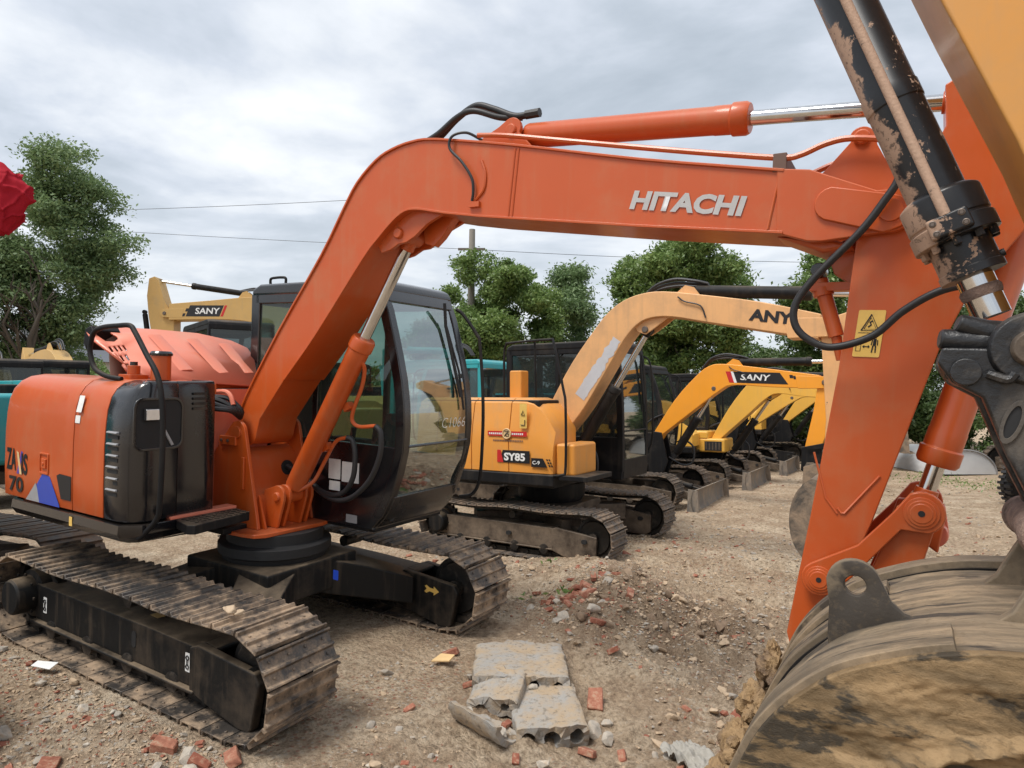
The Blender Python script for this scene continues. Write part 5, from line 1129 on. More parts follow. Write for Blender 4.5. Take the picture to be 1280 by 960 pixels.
# ================================================================== near machine at the right (arm, cylinder, linkage and bucket)
def near_machine():
    root = empty('near_excavator_arm', (4.4, -1.3, 0)); off = V((-4.4, 1.3, 0))
    tag(root, 'yellow excavator arm with scratched black cylinder and mud-caked bucket, closest at the right edge', 'excavator arm')
    def o_(name, mb, mat, parent=None, **k):
        if parent is None: mb.v = [tuple(V(v)+off) for v in mb.v]; return obj(name, mb, mat, root, **k)
        mb.v = [tuple(V(v)+off) for v in mb.v]; return obj(name, mb, mat, parent, **k)
    Y = -1.3
    # arm: near side face at y -1.47, its inner face towards the cylinder
    mb = MB(); mb.prism([(3.80,4.06),(4.205,2.97),(4.36,2.575),(4.45,2.30),(4.56,1.98),(4.62,1.75),(4.72,1.72),(4.90,2.4),(4.85,3.2),(4.45,4.3)], Y-.16, Y+.16); o_('arm', mb, M['armyellow'], bevel=.008)
    mb = MB(); mb.tube([(4.13,Y-.162,3.0), (4.385,Y-.162,2.31)], .008, 6)
    # cylinder axis
    A = V((3.60, Y, 4.15)); B_ = V((4.275, Y, 2.285)); t = (B_-A).normalized(); n_ = V((t.z, 0, -t.x))
    mb = MB(); g0 = B_-t*.215; mb.lathe(A, g0, [(0,.072),(.80,.073),(.803,.076),(.83,.076),(.832,.073),(1,.073)], 40)
    cy = o_('bucket_cylinder', mb, M['scratched'], bevel=.0015)
    def ax(s): return B_-t*s
    mb = MB(); mb.lathe(ax(.235), ax(.09), [(0,.073),(.03,.084),(.10,.099),(.14,.101),(.60,.101),(.62,.098),(.66,.098),(.68,.105),(.98,.105),(1,.096)], 40); o_('gland', mb, M['scratched'], cy, bevel=.0015)
    mb = MB(); mb.lathe(ax(.09), ax(-.015), [(0,.075),(.75,.075),(.77,.079),(.97,.079),(1,.062)], 36); o_('gland_nose', mb, M['scratched'], cy, bevel=.001)
    side = V((0,-1,0))
    for k in range(10):
        a = 2*PI*k/10+.2; d = n_*math.cos(a)+side*math.sin(a); m2 = MB(); m2.lathe(ax(.092)+d*.088, ax(.070)+d*.088, [(0,.011),(.9,.011),(1,.009)], 6); o_('bolt', m2, M['scratched'], cy)
    # oil pipe along the tube with a flange block
    fr = (side*.9+n_*.10).normalized()
    mb = MB(); mb.tube([ax(2.2)+fr*.087, ax(.30)+fr*.088, ax(.20)+fr*.110, ax(.15)+fr*.112], .0135, 12); o_('oil_pipe', mb, M['pinkpaint'], cy)
    w = fr.cross(t).normalized(); Rm = Matrix((w, fr, t)).transposed()
    mb = MB(); mb.box(ax(.125)+fr*.110, (.100, .030, .056), Rm); fb = o_('flange_block', mb, M['scratched'], cy, bevel=.008, seg=3)
    for a in (-.031, .031):
        for b in (-.014, .014):
            m2 = MB(); c = ax(.125)+fr*.125+w*a*1.1+t*b; m2.torus(c, fr, .0065, .0026, 12, 5); m2.cyl(c-fr*.002, c+fr*.003, .005, n=6); o_('bolt', m2, M['bolt'], fb)
    m2 = MB(); m2.cyl(ax(.045)+w*.05+n_*-.01, ax(.045)+w*.05+(w*.055), .012, n=10); 
    mb = MB(); p_ = ax(.02); mb.cyl(p_-n_*.06, p_-n_*.085, .010, n=10); o_('grease_fitting', mb, M['hose'], cy)
    mb = MB(); mb.cyl(B_+t*.0, B_+t*.13, .045, n=36); o_('rod', mb, M['chrome'], cy)
    mb = MB(); mb.lathe(B_+t*.045, B_+t*.075, [(0,.046),(.3,.051),(.7,.050),(1,.046)], 24); o_('mud_ring', mb, M['pinkmud'], cy)
    # linkage: cast boss round the pin, ribs, and the long link going down
    c0 = V((4.385, Y, 2.065)); K = M['castblack']
    mb = MB(); mb.lathe(c0+V((0,-.16,0)), c0+V((0,.16,0)), [(0,.045),(.0,.082),(.04,.090),(.10,.090),(.12,.078),(.30,.072),(.34,.088),(.66,.088),(.70,.072),(.88,.078),(.90,.09),(1,.085)], 36); lk = o_('link_boss', mb, K, bevel=.003)
    mb = MB(); mb.lathe(c0+V((0,-.178,0)), c0+V((0,-.155,0)), [(0,.038),(.4,.045),(1,.045)], 24); o_('pin', mb, M['mudframe'], lk, bevel=.002)
    for (dx, dz, ln, r_) in ((-.19,.035,.16,.026), (-.185,-.045,.17,.030), (-.15,.075,.12,.024)):
        m2 = MB(); e = c0+V((dx, -.10, dz)); m2.lathe(c0+V((dx*.2, -.07, dz*.4)), e, [(0,.045),(.5,r_*1.25),(.85,r_*1.1),(.97,r_),(1,r_*.8)], 16); o_('casting_lug', m2, K, lk, bevel=.002)
    m2 = MB(); e = c0+V((-.135,-.165,-.055)); m2.lathe(e, e+V((0,.33,0)), [(0,.02),(0,.034),(.1,.036),(.9,.036),(1,.03)], 18); o_('cross_shaft', m2, K, lk, bevel=.003)
    m2 = MB(); m2.tube(smooth([c0+V((-.09,-.155,-.06)), c0+V((-.05,-.16,-.075)), c0+V((-.035,-.16,-.06))], 4), .012, 8); o_('grease_fitting', m2, K, lk)
    for sy in (-1, 1):
        m2 = MB(); y = Y+sy*.115
        out = [(4.20,2.075),(4.19,2.035),(4.22,1.985),(4.285,1.945),(4.335,1.80),(4.385,1.68),(4.41,1.60),(4.50,1.60),(4.50,1.75),(4.47,1.95),(4.46,2.06)]
        m2.prism(out, y-.03, y+.03); ln_ = o_('long_link', m2, K, bevel=.008)
        if sy < 0:
            m3 = MB(); el = [(4.345+.013*math.cos(a)+.014*math.sin(a), 1.885+.040*math.sin(a)-.004*math.cos(a)) for a in [2*PI*i/18 for i in range(18)]]
            eo = [(4.345+.022*math.cos(a)+.017*math.sin(a), 1.885+.054*math.sin(a)-.004*math.cos(a)) for a in [2*PI*i/18 for i in range(18)]]
            ring_prism(m3, eo, el, y-.036, y-.029); o_('slot_rim', m3, K, ln_, bevel=.001)
            m3 = MB(); m3.prism(el, y-.0315, y-.029); o_('slot', m3, M['seat'], ln_)
    c1 = V((4.405, Y, 1.615)); mb = MB(); mb.lathe(c1+V((0,-.20,0)), c1+V((0,.20,0)), [(0,.03),(0,.05),(.05,.056),(.14,.056),(.15,.05),(.85,.05),(.86,.056),(.95,.056),(1,.03)], 28); o_('link_pin_boss', mb, M['pinkmud'], bevel=.003)
    # bucket
    prof = [(3.56,.30),(3.60,.52),(3.66,.75),(3.72,.90),(3.755,1.0),(3.80,1.10),(3.85,1.175),(3.915,1.242),(3.985,1.297),(4.07,1.338),(4.19,1.38),(4.33,1.405),(4.60,1.415),(4.90,1.38)]
    y0, y1 = -1.78, -.86
    P = sm2(prof, 5); n = len(P)
    nr = []
    for i in range(n):
        a = P[max(0, i-1)]; b = P[min(n-1, i+1)]; t2 = V((b[0]-a[0], b[1]-a[1])).normalized(); nr.append((-t2.y, t2.x))
    def offp(d, i0=0, i1=None): return [(P[i][0]+nr[i][0]*d, P[i][1]+nr[i][1]*d) for i in range(n)][i0:i1]
    # shell as a finely divided sheet with dents and caked mud
    ny = 60; vs = []; fs = []
    for i, (x, z) in enumerate(P):
        for j in range(ny+1):
            y = y0+(y1-y0)*j/ny; d = .006*mnoise.noise(V((x*6, y*6, z*6)))+.003*mnoise.noise(V((x*22, y*22, z*22)))
            vs.append((x+nr[i][0]*d, y, z+nr[i][1]*d))
    for i in range(n-1):
        for j in range(ny): a = i*(ny+1)+j; fs.append((a, a+1, a+ny+2, a+ny+1))
    mb = MB(); mb.add(vs, fs); bk = o_('bucket', mb, M['bucketback'], ang=70); so = bk.modifiers.new('s', 'SOLIDIFY'); so.thickness = .02; so.offset = 0
    # wear bands
    for (ya, yb, ia, ib, h) in ((-1.76,-1.60,0,n-14,.022), (-1.38,-1.25,0,n-20,.02), (-1.13,-1.03,0,n-20,.02), (-.95,-.86,0,n-8,.026)):
        m2 = MB(); m2.prism(offp(h+.010, ia, ib)+offp(-.004, ia, ib)[::-1], ya, yb); o_('wear_band', m2, M['bucketback'], bk, bevel=.003)
        for yg in (ya-.006, yb+.006):
            m2 = MB(); m2.prism(offp(.0155, ia, ib)+offp(-.004, ia, ib)[::-1], yg-.006, yg+.006); o_('gap_shadow', m2, M['blackmat'], bk)  # black strips stand in for the shadow along each band's edges
    for (ya, w_) in ((-1.785, .03), (-.865, .025)):
        mb = MB(); mb.prism(offp(.016)+[(4.95,.9),(4.4,.45),(3.9,.12),(3.60,.10)], ya, ya+w_); sp = o_('side_plate', mb, M['bucketside'], bk, bevel=.004)
    # caked mud relief on the near side plate
    def mudsheet(x0, x1, fz0, fz1, nx, nz, amp, y, seed, mat):
        vs = []; fs = []
        for i in range(nx+1):
            for j in range(nz+1):
                u = i/nx; v_ = j/nz; x = x0+(x1-x0)*u; z = fz0(x)+(fz1(x)-fz0(x))*v_
                e = min(1, min(u, 1-u)*8)*min(1, min(v_, 1-v_)*8)
                q = mnoise.noise(V((x*5, seed, z*9)))*.6+mnoise.noise(V((x*14, seed, z*22)))*.35+mnoise.noise(V((x*45, seed, z*60)))*.16
                zr = fz1(x)-.20+.03*math.sin(x*6)+.02*mnoise.noise(V((x*4,1,1))); q += 1.5*math.exp(-((z-zr)/.016)**2)*(.6+.8*mnoise.noise(V((x*16,3,z*16)))+.5*mnoise.noise(V((x*50,3,z*50))))*min(1, max(0, (x-3.92)*6))
                vs.append((x, y-amp*max(-.15, q+.15)*e-.0005, z))
        for i in range(nx):
            for j in range(nz): a = i*(nz+1)+j; fs.append((a, a+1, a+nz+2, a+nz+1))
        m2 = MB(); m2.add(vs, fs); return o_('caked_mud', m2, mat, sp_near, ang=80)
    sp_near = [o for o in bk.children if o.name.startswith('side_plate')][0]
    zt = lambda x: float(np.interp(x, [p[0] for p in P], [p[1] for p in P]))+.012
    mudsheet(3.84, 4.85, lambda x: zt(x)-.12-.25*(x-3.84)*0-.42, lambda x: zt(x)-.004, 190, 110, .030, -1.786, 2.0, M['bucketside'])
    # horizontal seam of clay across the side
    r = random.Random(9)
    def clump(parent, c, s, mat=M['mud'], nm='mud_clump', seed=0, sub=4):
        bm = bmesh.new(); bmesh.ops.create_icosphere(bm, subdivisions=sub, radius=1)
        for v in bm.verts:
            p = v.co.copy(); q = 1+.35*mnoise.noise(p*1.6+V((seed, 0, 0)))+.22*mnoise.noise(p*4+V((0, seed, 0)))+.14*mnoise.noise(p*9+V((0, 0, seed)))+.08*mnoise.noise(p*22+V((0, 0, seed)))
            v.co = V((p.x*s[0]*q, p.y*s[1]*q, p.z*s[2]*q))+V(c)
        m2 = MB(); m2.v = [tuple(v.co) for v in bm.verts]; m2.f = [tuple(v.index for v in f.verts) for f in bm.faces]; bm.free()
        return o_(nm, m2, mat, parent, ang=50)
    for i in range(0):
        t_ = i/11; x = 4.02+.5*t_; clump(sp_near, (x, -1.792, 1.19-.02*math.sin(t_*7)+.02*t_+r.uniform(-.01,.01)), (.026, .012, .013), M['mud'], 'mud_clump', i*3.1, 3)
    for i, (x, y, z, s_) in enumerate([(3.70,-.95,.98,.06),(3.66,-1.02,.88,.07),(3.63,-1.15,.80,.07),(3.67,-1.30,.86,.07),(3.64,-1.4,.76,.08),(3.66,-1.5,.80,.07),(3.64,-1.62,.74,.08),(3.70,-.90,1.03,.035),(3.60,-1.1,.66,.09),(3.6,-1.35,.62,.09),(3.6,-1.6,.58,.1),(3.72,-1.2,.94,.035),(3.74,-1.42,.95,.03)]):
        clump(bk, (x-.01, y, z), (s_*.75, s_*1.0, s_*1.0), M['mud'], 'mud_clump', i*5.3)
    for i in range(34): clump(bk, (3.66+.10*r.random(), -1.74+.85*r.random(), .86+.08*r.random()), (.018,.022,.02), M['mud'], 'mud_clump', i*2.7, 3)
    # lifting eye welded on the back
    Pe = [(3.93,1.23)]+[(3.925,1.29),(3.93,1.38),(3.925,1.42)]+arc(3.99,1.435,.068,170,20,12)+[(4.08,1.40),(4.11,1.375),(4.17,1.36),(4.25,1.375),(4.2,1.34),(4.07,1.30)]
    def eye_outline():
        inner = arc(3.995,1.437,.027,180,-180,28); return inner
    bm = bmesh.new(); ed = []
    for lp in (Pe, arc(3.995,1.435,.027,0,360,24)[:-1]):
        vv = [bm.verts.new((a, 0, b)) for a, b in lp]
        for i in range(len(vv)): ed.append(bm.edges.new((vv[i], vv[(i+1) % len(vv)])))
    bmesh.ops.triangle_fill(bm, use_beauty=True, edges=ed); m2 = MB(); m2.v = [(v.co.x, -1.425, v.co.z) for v in bm.verts]; bm.verts.index_update(); m2.f = [tuple(v.index for v in f.verts) for f in bm.faces]; bm.free()
    eye = o_('lifting_eye', m2, M['bucketback'], bk); so = eye.modifiers.new('s', 'SOLIDIFY'); so.thickness = .036; so.offset = 0; bv = eye.modifiers.new('b', 'BEVEL'); bv.width = .004; bv.segments = 2; bv.limit_method = 'ANGLE'
    # ears sweeping up to the pin
    for y in (-1.50, -1.12):
        m2 = MB(); m2.prism([(4.04,1.31),(4.18,1.362),(4.29,1.40),(4.335,1.44),(4.375,1.52),(4.41,1.58),(4.60,1.60),(4.75,1.50),(4.7,1.38),(4.4,1.37)], y-.02, y+.02); o_('bucket_ear', m2, M['bucketback'], bk, bevel=.006)
    return root
M['pinkpaint'] = mudmat('chipped_pink_primer', (.42,.28,.20), (.02,.02,.02), .60, .64, (1,1,1), 14, .3)
near_machine()

# undercarriage of one more machine at the lower left corner, with a red cloth rosette on a pole
def neighbour():
    root = empty('excavator_track', (-1.45, -2.06, -.02)); tag(root, 'worn excavator track cut off by the lower left corner of the picture', 'excavator track')
    make_track(root, 0, .45, -1.45, 1.45, .66, {'chain': M['chain'], 'shoe': M['shoe']}, 38, 'fine', -1)
    mb = MB(); mb.prism([(-1.15,.16),(.9,.14),(.9,.40),(-1.1,.42)], -.12, .12); obj('track_frame', mb, M['mudframe'], root, bevel=.01)
neighbour()
def rosette():
    m, nt, b = newmat('red_cloth'); v = coords(nt); n1 = noise(nt, v, 40, 4)
    nt.links.new(mixc(nt, n1, (.30,.008,.018), (.38,.012,.025)), b.inputs['Base Color']); b.inputs['Roughness'].default_value = .85; b.inputs['Specular IOR Level'].default_value = .2
    b.inputs['Sheen Weight'].default_value = .0; bump(nt, b, n1, .2, .002)
    c = at(-22, 3.4)+V((0, 0, zat(245, 3.4))); root = empty('red_cloth_rosette', c); tag(root, 'bunched red cloth rosette hanging at the left edge', 'cloth')
    bm = bmesh.new(); bmesh.ops.create_icosphere(bm, subdivisions=6, radius=1)
    for v in bm.verts:
        p = v.co.copy(); an = math.atan2(p.z, p.x); rr = math.hypot(p.x, p.z)
        w1 = an*5+rr*9+2.2*mnoise.noise(p*1.6); w2 = an*8-rr*12+3*mnoise.noise(p*2.4+V((4,0,0)))
        cr = (1-abs(math.sin(w1*.8)))**5*.10+(1-abs(math.sin(w2*.6)))**6*.08+.05*math.sin(w1*.8)
        q = .95+cr*min(1, 1.5*rr+.2)+.06*mnoise.noise(p*2.2)+.012*mnoise.noise(p*9)
        v.co = CR*(p.x*.225*q)+V((0,0,1))*(p.z*.195*q-.02*p.x)+CF*(p.y*.09*q)
    mb = MB(); mb.v = [tuple(v.co) for v in bm.verts]; mb.f = [tuple(v.index for v in f.verts) for f in bm.faces]; bm.free(); obj('cloth_bundle', mb, m, root, ang=180)
    mb = MB(); mb.cyl(c+CF*.05, V((c.x, c.y, 0))+CF*.05, .02, n=12); p = obj('steel_pole', mb, M['blackmat']); tag(p, 'thin black pole carrying the red cloth, just outside the left edge', 'pole')
rosette()

# ================================================================== ground
HN = V((.0510, -.0174, .9986)); 
def gh(x, y):
    """ground height: uneven dirt, a low heap, tilted ground under the orange machine"""
    x = np.asarray(x, float); y = np.asarray(y, float)
    pl = .188-(.0510*x-.0174*y)-.004
    d = np.sqrt(np.maximum(0, np.abs(x)-1.75)**2+np.maximum(0, np.abs(y)-1.30)**2)
    k = np.clip(1-d/.9, 0, 1); k = k*k*(3-2*k)
    h = pl*k
    dist = np.hypot(x-4, y+3.5)
    amp = np.where(dist > 60, 0, 1)*(1-k*.85)
    # shallow ruts and swells
    h += amp*(.035*np.sin(x*1.1+y*.7)*np.sin(y*.9-x*.3)+.02*np.sin(x*2.3-y*1.9))*np.clip((dist-1.5)/4, 0, 1)
    # heap of soil and brick beyond the slabs
    g = np.exp(-(((x-1.95)*.9+(y-2.2)*.55)/.55)**2-(((y-2.2)*.9-(x-1.95)*.5)/1.25)**2); h += .34*g
    g = np.exp(-((x-2.45)/.35)**2-((y-1.75)/.5)**2); h -= .16*g
    g = np.exp(-((x-1.4)/.7)**2-((y-3.3)/.5)**2); h += .06*g
    g = np.exp(-((x-3.0)/.5)**2-((y-2.6)/.9)**2); h += .07*g
    for xo, yo, th in ((3.0, 4.6, .5), (4.6, 6.5, 1.25)):      # old track prints
        u = (x-xo)*math.cos(th)+(y-yo)*math.sin(th); w = -(x-xo)*math.sin(th)+(y-yo)*math.cos(th)
        m_ = np.exp(-(w/.26)**4)*np.exp(-(u/1.9)**6); h -= m_*(.035+.012*np.sin(u*42))
        h += .03*np.exp(-((np.abs(w)-.33)/.09)**2)*np.exp(-(u/1.9)**6)
    return h
def fbm(x, y, z, o=5):
    s = 0; a = 1; f = 1
    for i in range(o): s += a*mnoise.noise(V((x*f, y*f, z+i*7))); a *= .5; f *= 2.1
    return s
def axis(a, b, fine, far, g=1.09):
    mid = list(np.arange(a, b, fine)); out = list(mid); st = fine; x = mid[-1]
    while x < far: st *= g; x += st; out.append(x)
    st = fine; x = a; lo = []
    while x > -far: st *= g; x -= st; lo.append(x)
    return np.array(lo[::-1]+out)
gx = axis(-1.5, 4.6, .022, 600); gy = axis(-2.4, 5.0, .022, 600)
X, Y = np.meshgrid(gx, gy, indexing='ij'); Z = gh(X, Y)
def vnoise(X, Y, f, seed):
    r = np.random.default_rng(seed); G = r.random((512, 512)); u = X*f; v = Y*f; i = np.floor(u).astype(int); j = np.floor(v).astype(int); a = u-i; b = v-j
    a = a*a*(3-2*a); b = b*b*(3-2*b); g = lambda p, q: G[p % 512, q % 512]
    return (g(i, j)*(1-a)+g(i+1, j)*a)*(1-b)+(g(i, j+1)*(1-a)+g(i+1, j+1)*a)*b-.5
near = np.clip(1-np.hypot(X-2, Y-1)/16, 0, 1)
heapk = np.exp(-((X-1.9)/1.0)**2-((Y-2.4)/1.2)**2)+np.exp(-((X-2.9)/.7)**2-((Y-2.1)/1.2)**2)*.7
rough = .5*vnoise(X, Y, 2.2, 1)*.08+vnoise(X+3, Y, 5.1, 2)*.045+np.abs(vnoise(X, Y+9, 11, 3))*.06+np.abs(vnoise(X, Y, 19, 4))*.04*(1+1.5*heapk)+vnoise(X, Y, 37, 12)*.014+heapk*(vnoise(X, Y, 6, 8)*.13+np.abs(vnoise(X, Y, 13, 9))*.12)
under = np.clip(1-np.maximum(np.abs(X)-1.5, np.abs(Y)-1.2)/.25, 0, 1)
Z = Z+rough*near*(1-.75*under)
ZG = Z.copy()
def ground_z(x, y):
    i = np.clip(np.searchsorted(gx, x)-1, 0, len(gx)-2); j = np.clip(np.searchsorted(gy, y)-1, 0, len(gy)-2)
    return float((ZG[i, j]+ZG[i+1, j]+ZG[i, j+1]+ZG[i+1, j+1])/4)
nx, ny = X.shape
verts = np.stack([X.ravel(), Y.ravel(), Z.ravel()], 1)
ii = (np.arange(nx-1)[:, None]*ny+np.arange(ny-1)[None, :]).ravel()
faces = np.stack([ii, ii+ny, ii+ny+1, ii+1], 1)
me = bpy.data.meshes.new('ground'); me.vertices.add(len(verts)); me.vertices.foreach_set('co', verts.ravel())
me.loops.add(faces.size); me.loops.foreach_set('vertex_index', faces.ravel()); me.polygons.add(len(faces))
me.polygons.foreach_set('loop_start', np.arange(0, faces.size, 4)); me.polygons.foreach_set('loop_total', np.full(len(faces), 4)); me.update(); me.validate()
me.polygons.foreach_set('use_smooth', np.ones(len(faces), bool))
def scale_(nt, v, k):
    m = nt.nodes.new('ShaderNodeMath'); m.operation = 'MULTIPLY'; m.inputs[1].default_value = k; nt.links.new(v, m.inputs[0]); return m.outputs[0]
def ground_mat():
    m, nt, b = newmat('dry_tan_dirt'); g = nt.nodes.new('ShaderNodeNewGeometry'); v = g.outputs['Position']
    big = noise(nt, v, .45, 5, .6); mid = noise(nt, v, 2.6, 7, .65); fine = noise(nt, v, 22, 8, .75); vf = noise(nt, v, 95, 4, .7)
    c = mixc(nt, ramp(nt, big, [(.38, (0,0,0)), (.62, (1,1,1))]), (.60,.455,.31), (.70,.57,.415))
    c = mixc(nt, ramp(nt, mid, [(.42, (1,1,1)), (.60, (0,0,0))]), c, (.46,.335,.225))
    c = mixc(nt, ramp(nt, fine, [(.38, (.75,)*3), (.52, (0,0,0))]), c, (.22,.155,.10))
    c = mixc(nt, ramp(nt, fine, [(.56, (0,0,0)), (.68, (.85,)*3)]), c, (.70,.60,.46))
    dm = nt.nodes.new('ShaderNodeVectorMath'); dm.operation = 'DISTANCE'; dm.inputs[1].default_value = (2.15, 2.0, .1); nt.links.new(v, dm.inputs[0])
    dn = nt.nodes.new('ShaderNodeMath'); dn.operation = 'MULTIPLY_ADD'; dn.inputs[1].default_value = 1.6; nt.links.new(mid, dn.inputs[0]); nt.links.new(dm.outputs['Value'], dn.inputs[2])
    c = mixc(nt, ramp(nt, dn.outputs[0], [(0, (.75,)*3), (1, (0,0,0))]) if 0 else ramp(nt, scale_(nt, dn.outputs[0], .4), [(.52, (.7,)*3), (.80, (0,0,0))]), c, (.27,.185,.12))   # churned soil of the heap
    # crumbs of brick and pale stone
    vo = N(nt, 'ShaderNodeTexVoronoi'); vo.inputs['Scale'].default_value = 38; nt.links.new(v, vo.inputs['Vector'])
    red = noise(nt, v, 1.1, 4, .6); sep = nt.nodes.new('ShaderNodeSeparateColor'); nt.links.new(vo.outputs['Color'], sep.inputs[0])
    cr = ramp(nt, sep.outputs[0], [(.0, (.36,.12,.07)), (.25, (.30,.10,.06)), (.26, (.56,.50,.42)), (.5, (.45,.40,.34)), (.51, (.33,.22,.14)), (1, (.42,.30,.2))], 'CONSTANT')
    k1 = ramp(nt, vo.outputs['Distance'], [(.36, (1,1,1)), (.46, (0,0,0))]); k2 = ramp(nt, red, [(.50, (0,0,0)), (.62, (.55,)*3)])
    k = nt.nodes.new('ShaderNodeMath'); k.operation = 'MULTIPLY'; nt.links.new(k1, k.inputs[0]); nt.links.new(k2, k.inputs[1])
    c = mixc(nt, k.outputs[0], c, cr)
    nt.links.new(c, b.inputs['Base Color']); b.inputs['Roughness'].default_value = .92; b.inputs['Specular IOR Level'].default_value = .25
    h = nt.nodes.new('ShaderNodeMath'); h.operation = 'MULTIPLY_ADD'; h.inputs[1].default_value = .45; nt.links.new(vf, h.inputs[0]); nt.links.new(fine, h.inputs[2])
    h2 = nt.nodes.new('ShaderNodeMath'); h2.operation = 'MULTIPLY_ADD'; h2.inputs[1].default_value = -.5; nt.links.new(vo.outputs['Distance'], h2.inputs[0]); nt.links.new(h.outputs[0], h2.inputs[2])
    bump(nt, b, h2.outputs[0], 1.0, .045); return m
me.materials.append(ground_mat()); go = link(bpy.data.objects.new('ground', me)); go['kind'] = 'structure'

# ================================================================== rubble
def rock_mesh(name, seed, kind, mat):
    r = random.Random(seed); bm = bmesh.new()
    if kind == 'brick':
        pts = [V((x*1.15*r.uniform(.75,1.1), y*.62*r.uniform(.8,1.1), z*.42*r.uniform(.8,1.1))) for x in (-1,1) for y in (-1,1) for z in (-1,1)]+[V((r.uniform(-1,1)*1.25, r.uniform(-.5,.5), r.uniform(-.3,.3))) for _ in range(3)]
    else:
        pts = []
        for _ in range(14):
            p = V((r.gauss(0,1), r.gauss(0,1), r.gauss(0,1))).normalized(); pts.append(V((p.x*1.0, p.y*r.uniform(.6,.95), p.z*r.uniform(.4,.75))))
    for p in pts: bm.verts.new(p)
    bmesh.ops.convex_hull(bm, input=bm.verts[:]); bmesh.ops.delete(bm, geom=[v for v in bm.verts if not v.link_faces], context='VERTS')
    bmesh.ops.bevel(bm, geom=bm.edges[:], offset=.06, segments=1, affect='EDGES')
    bmesh.ops.triangulate(bm, faces=bm.faces[:]); bmesh.ops.subdivide_edges(bm, edges=bm.edges[:], cuts=1)
    for v in bm.verts: v.co += v.co.normalized()*(.07*mnoise.noise(v.co*3+V((seed,0,0)))+.05*mnoise.noise(v.co*8+V((0,seed,0))))
    me = bpy.data.meshes.new(name); bm.to_mesh(me); bm.free(); me.materials.append(mat)
    for p in me.polygons: p.use_smooth = True
    me.set_sharp_from_angle(angle=math.radians(28)); return me
def stone_mat(name, a, b_, dust=.5):
    m, nt, b = newmat(name); g = nt.nodes.new('ShaderNodeNewGeometry'); oi = nt.nodes.new('ShaderNodeObjectInfo')
    n1 = noise(nt, g.outputs['Position'], 28, 7, .7); base = mixc(nt, oi.outputs['Random'], a, b_)
    base = mixc(nt, ramp(nt, n1, [(.35, (.5,)*3), (.55, (0,0,0))]), base, tuple(x*.5 for x in a))
    nt.links.new(mixc(nt, ramp(nt, n1, [(.52, (0,0,0)), (.68, (dust,)*3)]), base, (.42,.31,.21)), b.inputs['Base Color']); b.inputs['Roughness'].default_value = .93; bump(nt, b, n1, .5, .01); return m
MS = {'brick': stone_mat('brick_red', (.27,.085,.05), (.38,.16,.10), .9), 'grey': stone_mat('grey_concrete_stone', (.34,.30,.25), (.54,.48,.40), .8), 'tan': stone_mat('tan_clod', (.42,.31,.205), (.54,.41,.28), .3), 'soil': stone_mat('dark_soil_clod', (.21,.145,.095), (.30,.215,.145), .25)}
RM = {'brick': [rock_mesh('brick_fragment', i, 'brick', MS['brick']) for i in range(5)], 'grey': [rock_mesh('grey_stone', 20+i, 'rock', MS['grey']) for i in range(5)], 'tan': [rock_mesh('dirt_clod', 40+i, 'rock', MS['tan']) for i in range(5)], 'soil': [rock_mesh('soil_clod', 60+i, 'rock', MS['soil']) for i in range(5)]}
INFO = {'brick': ('brick_fragment', 'brick piece', 'broken brick pieces in the rubble'), 'grey': ('rubble_stone', 'stone', 'grey stones in the rubble'), 'tan': ('dirt_clod', 'dirt clod', 'clods of dry dirt on the ground'), 'soil': ('soil_clod', 'soil clod', 'dark soil clods of the churned heap')}
GL = {'brick': 'broken red brick piece lying loose in the rubble', 'grey': 'pale grey stone chip lying loose in the rubble', 'tan': 'dry tan dirt clod lying on the ground', 'soil': 'dark brown soil clod in the churned heap beyond the slabs'}
def stone(kind, x, y, s, label=None, cat=None, rot=None, dz=0, sq=1, me=None):
    o = bpy.data.objects.new(INFO[kind][0], me or random.choice(RM[kind])); col.objects.link(o)
    o.location = (x, y, ground_z(x, y)+s*.22*sq+dz); o.scale = (s, s*random.uniform(.8,1.1), s*sq*random.uniform(.8,1.1)); o.rotation_euler = rot or (random.uniform(-.5,.5), random.uniform(-.5,.5), random.uniform(0, 6.3))
    tag(o, label or GL[kind], cat or INFO[kind][1], None if label else INFO[kind][2]); return o
placed = []
def free(x, y, r=.0):
    if abs(x) < 1.55 and .66 < abs(y) < 1.22: return False
    if x > 3.4 and y > -2 and y < -.6: return False
    if 1.35 < x < 2.75 and -.5 < y < .95 and (x-1.35) > (y-.9)*0: 
        if abs((x-2.05)*.55+(y-.25)*.83) < .75: return False
    return True
def spread(n, fx, fy, kinds, smin, smax, acc):
    k = 0; t = 0
    while k < n and t < n*40:
        t += 1; x, y = fx(), fy()
        if not free(x, y): continue
        kd = random.choices(list(kinds), [kinds[q] for q in kinds])[0]; s = smin*(smax/smin)**(random.random()**1.8); acc.append((kd, x, y, s)); k += 1
big = []
U = random.uniform; G_ = random.gauss
spread(120, lambda: U(-1.4, 1.5), lambda: U(-2.3, -1.2), {'brick': 5, 'grey': 5, 'tan': 2}, .022, .07, big)
spread(80, lambda: G_(1.62, .22), lambda: G_(1.85, .38), {'brick': 7, 'grey': 3, 'tan': 2}, .028, .075, big)
spread(90, lambda: G_(2.45, .3), lambda: G_(1.95, .40), {'tan': 8, 'grey': 1}, .022, .055, big)
spread(70, lambda: G_(2.25, .35), lambda: G_(2.15, .40), {'soil': 1}, .03, .085, big)
spread(40, lambda: G_(3.3, .25), lambda: G_(2.2, .6), {'tan': 6, 'grey': 3}, .02, .05, big)
spread(34, lambda: G_(2.5, .35), lambda: G_(.05, .35), {'brick': 4, 'grey': 6, 'tan': 3}, .02, .06, big)
spread(45, lambda: U(1.3, 3.3), lambda: U(-1.0, 1.4), {'brick': 3, 'grey': 4, 'tan': 3}, .018, .055, big)
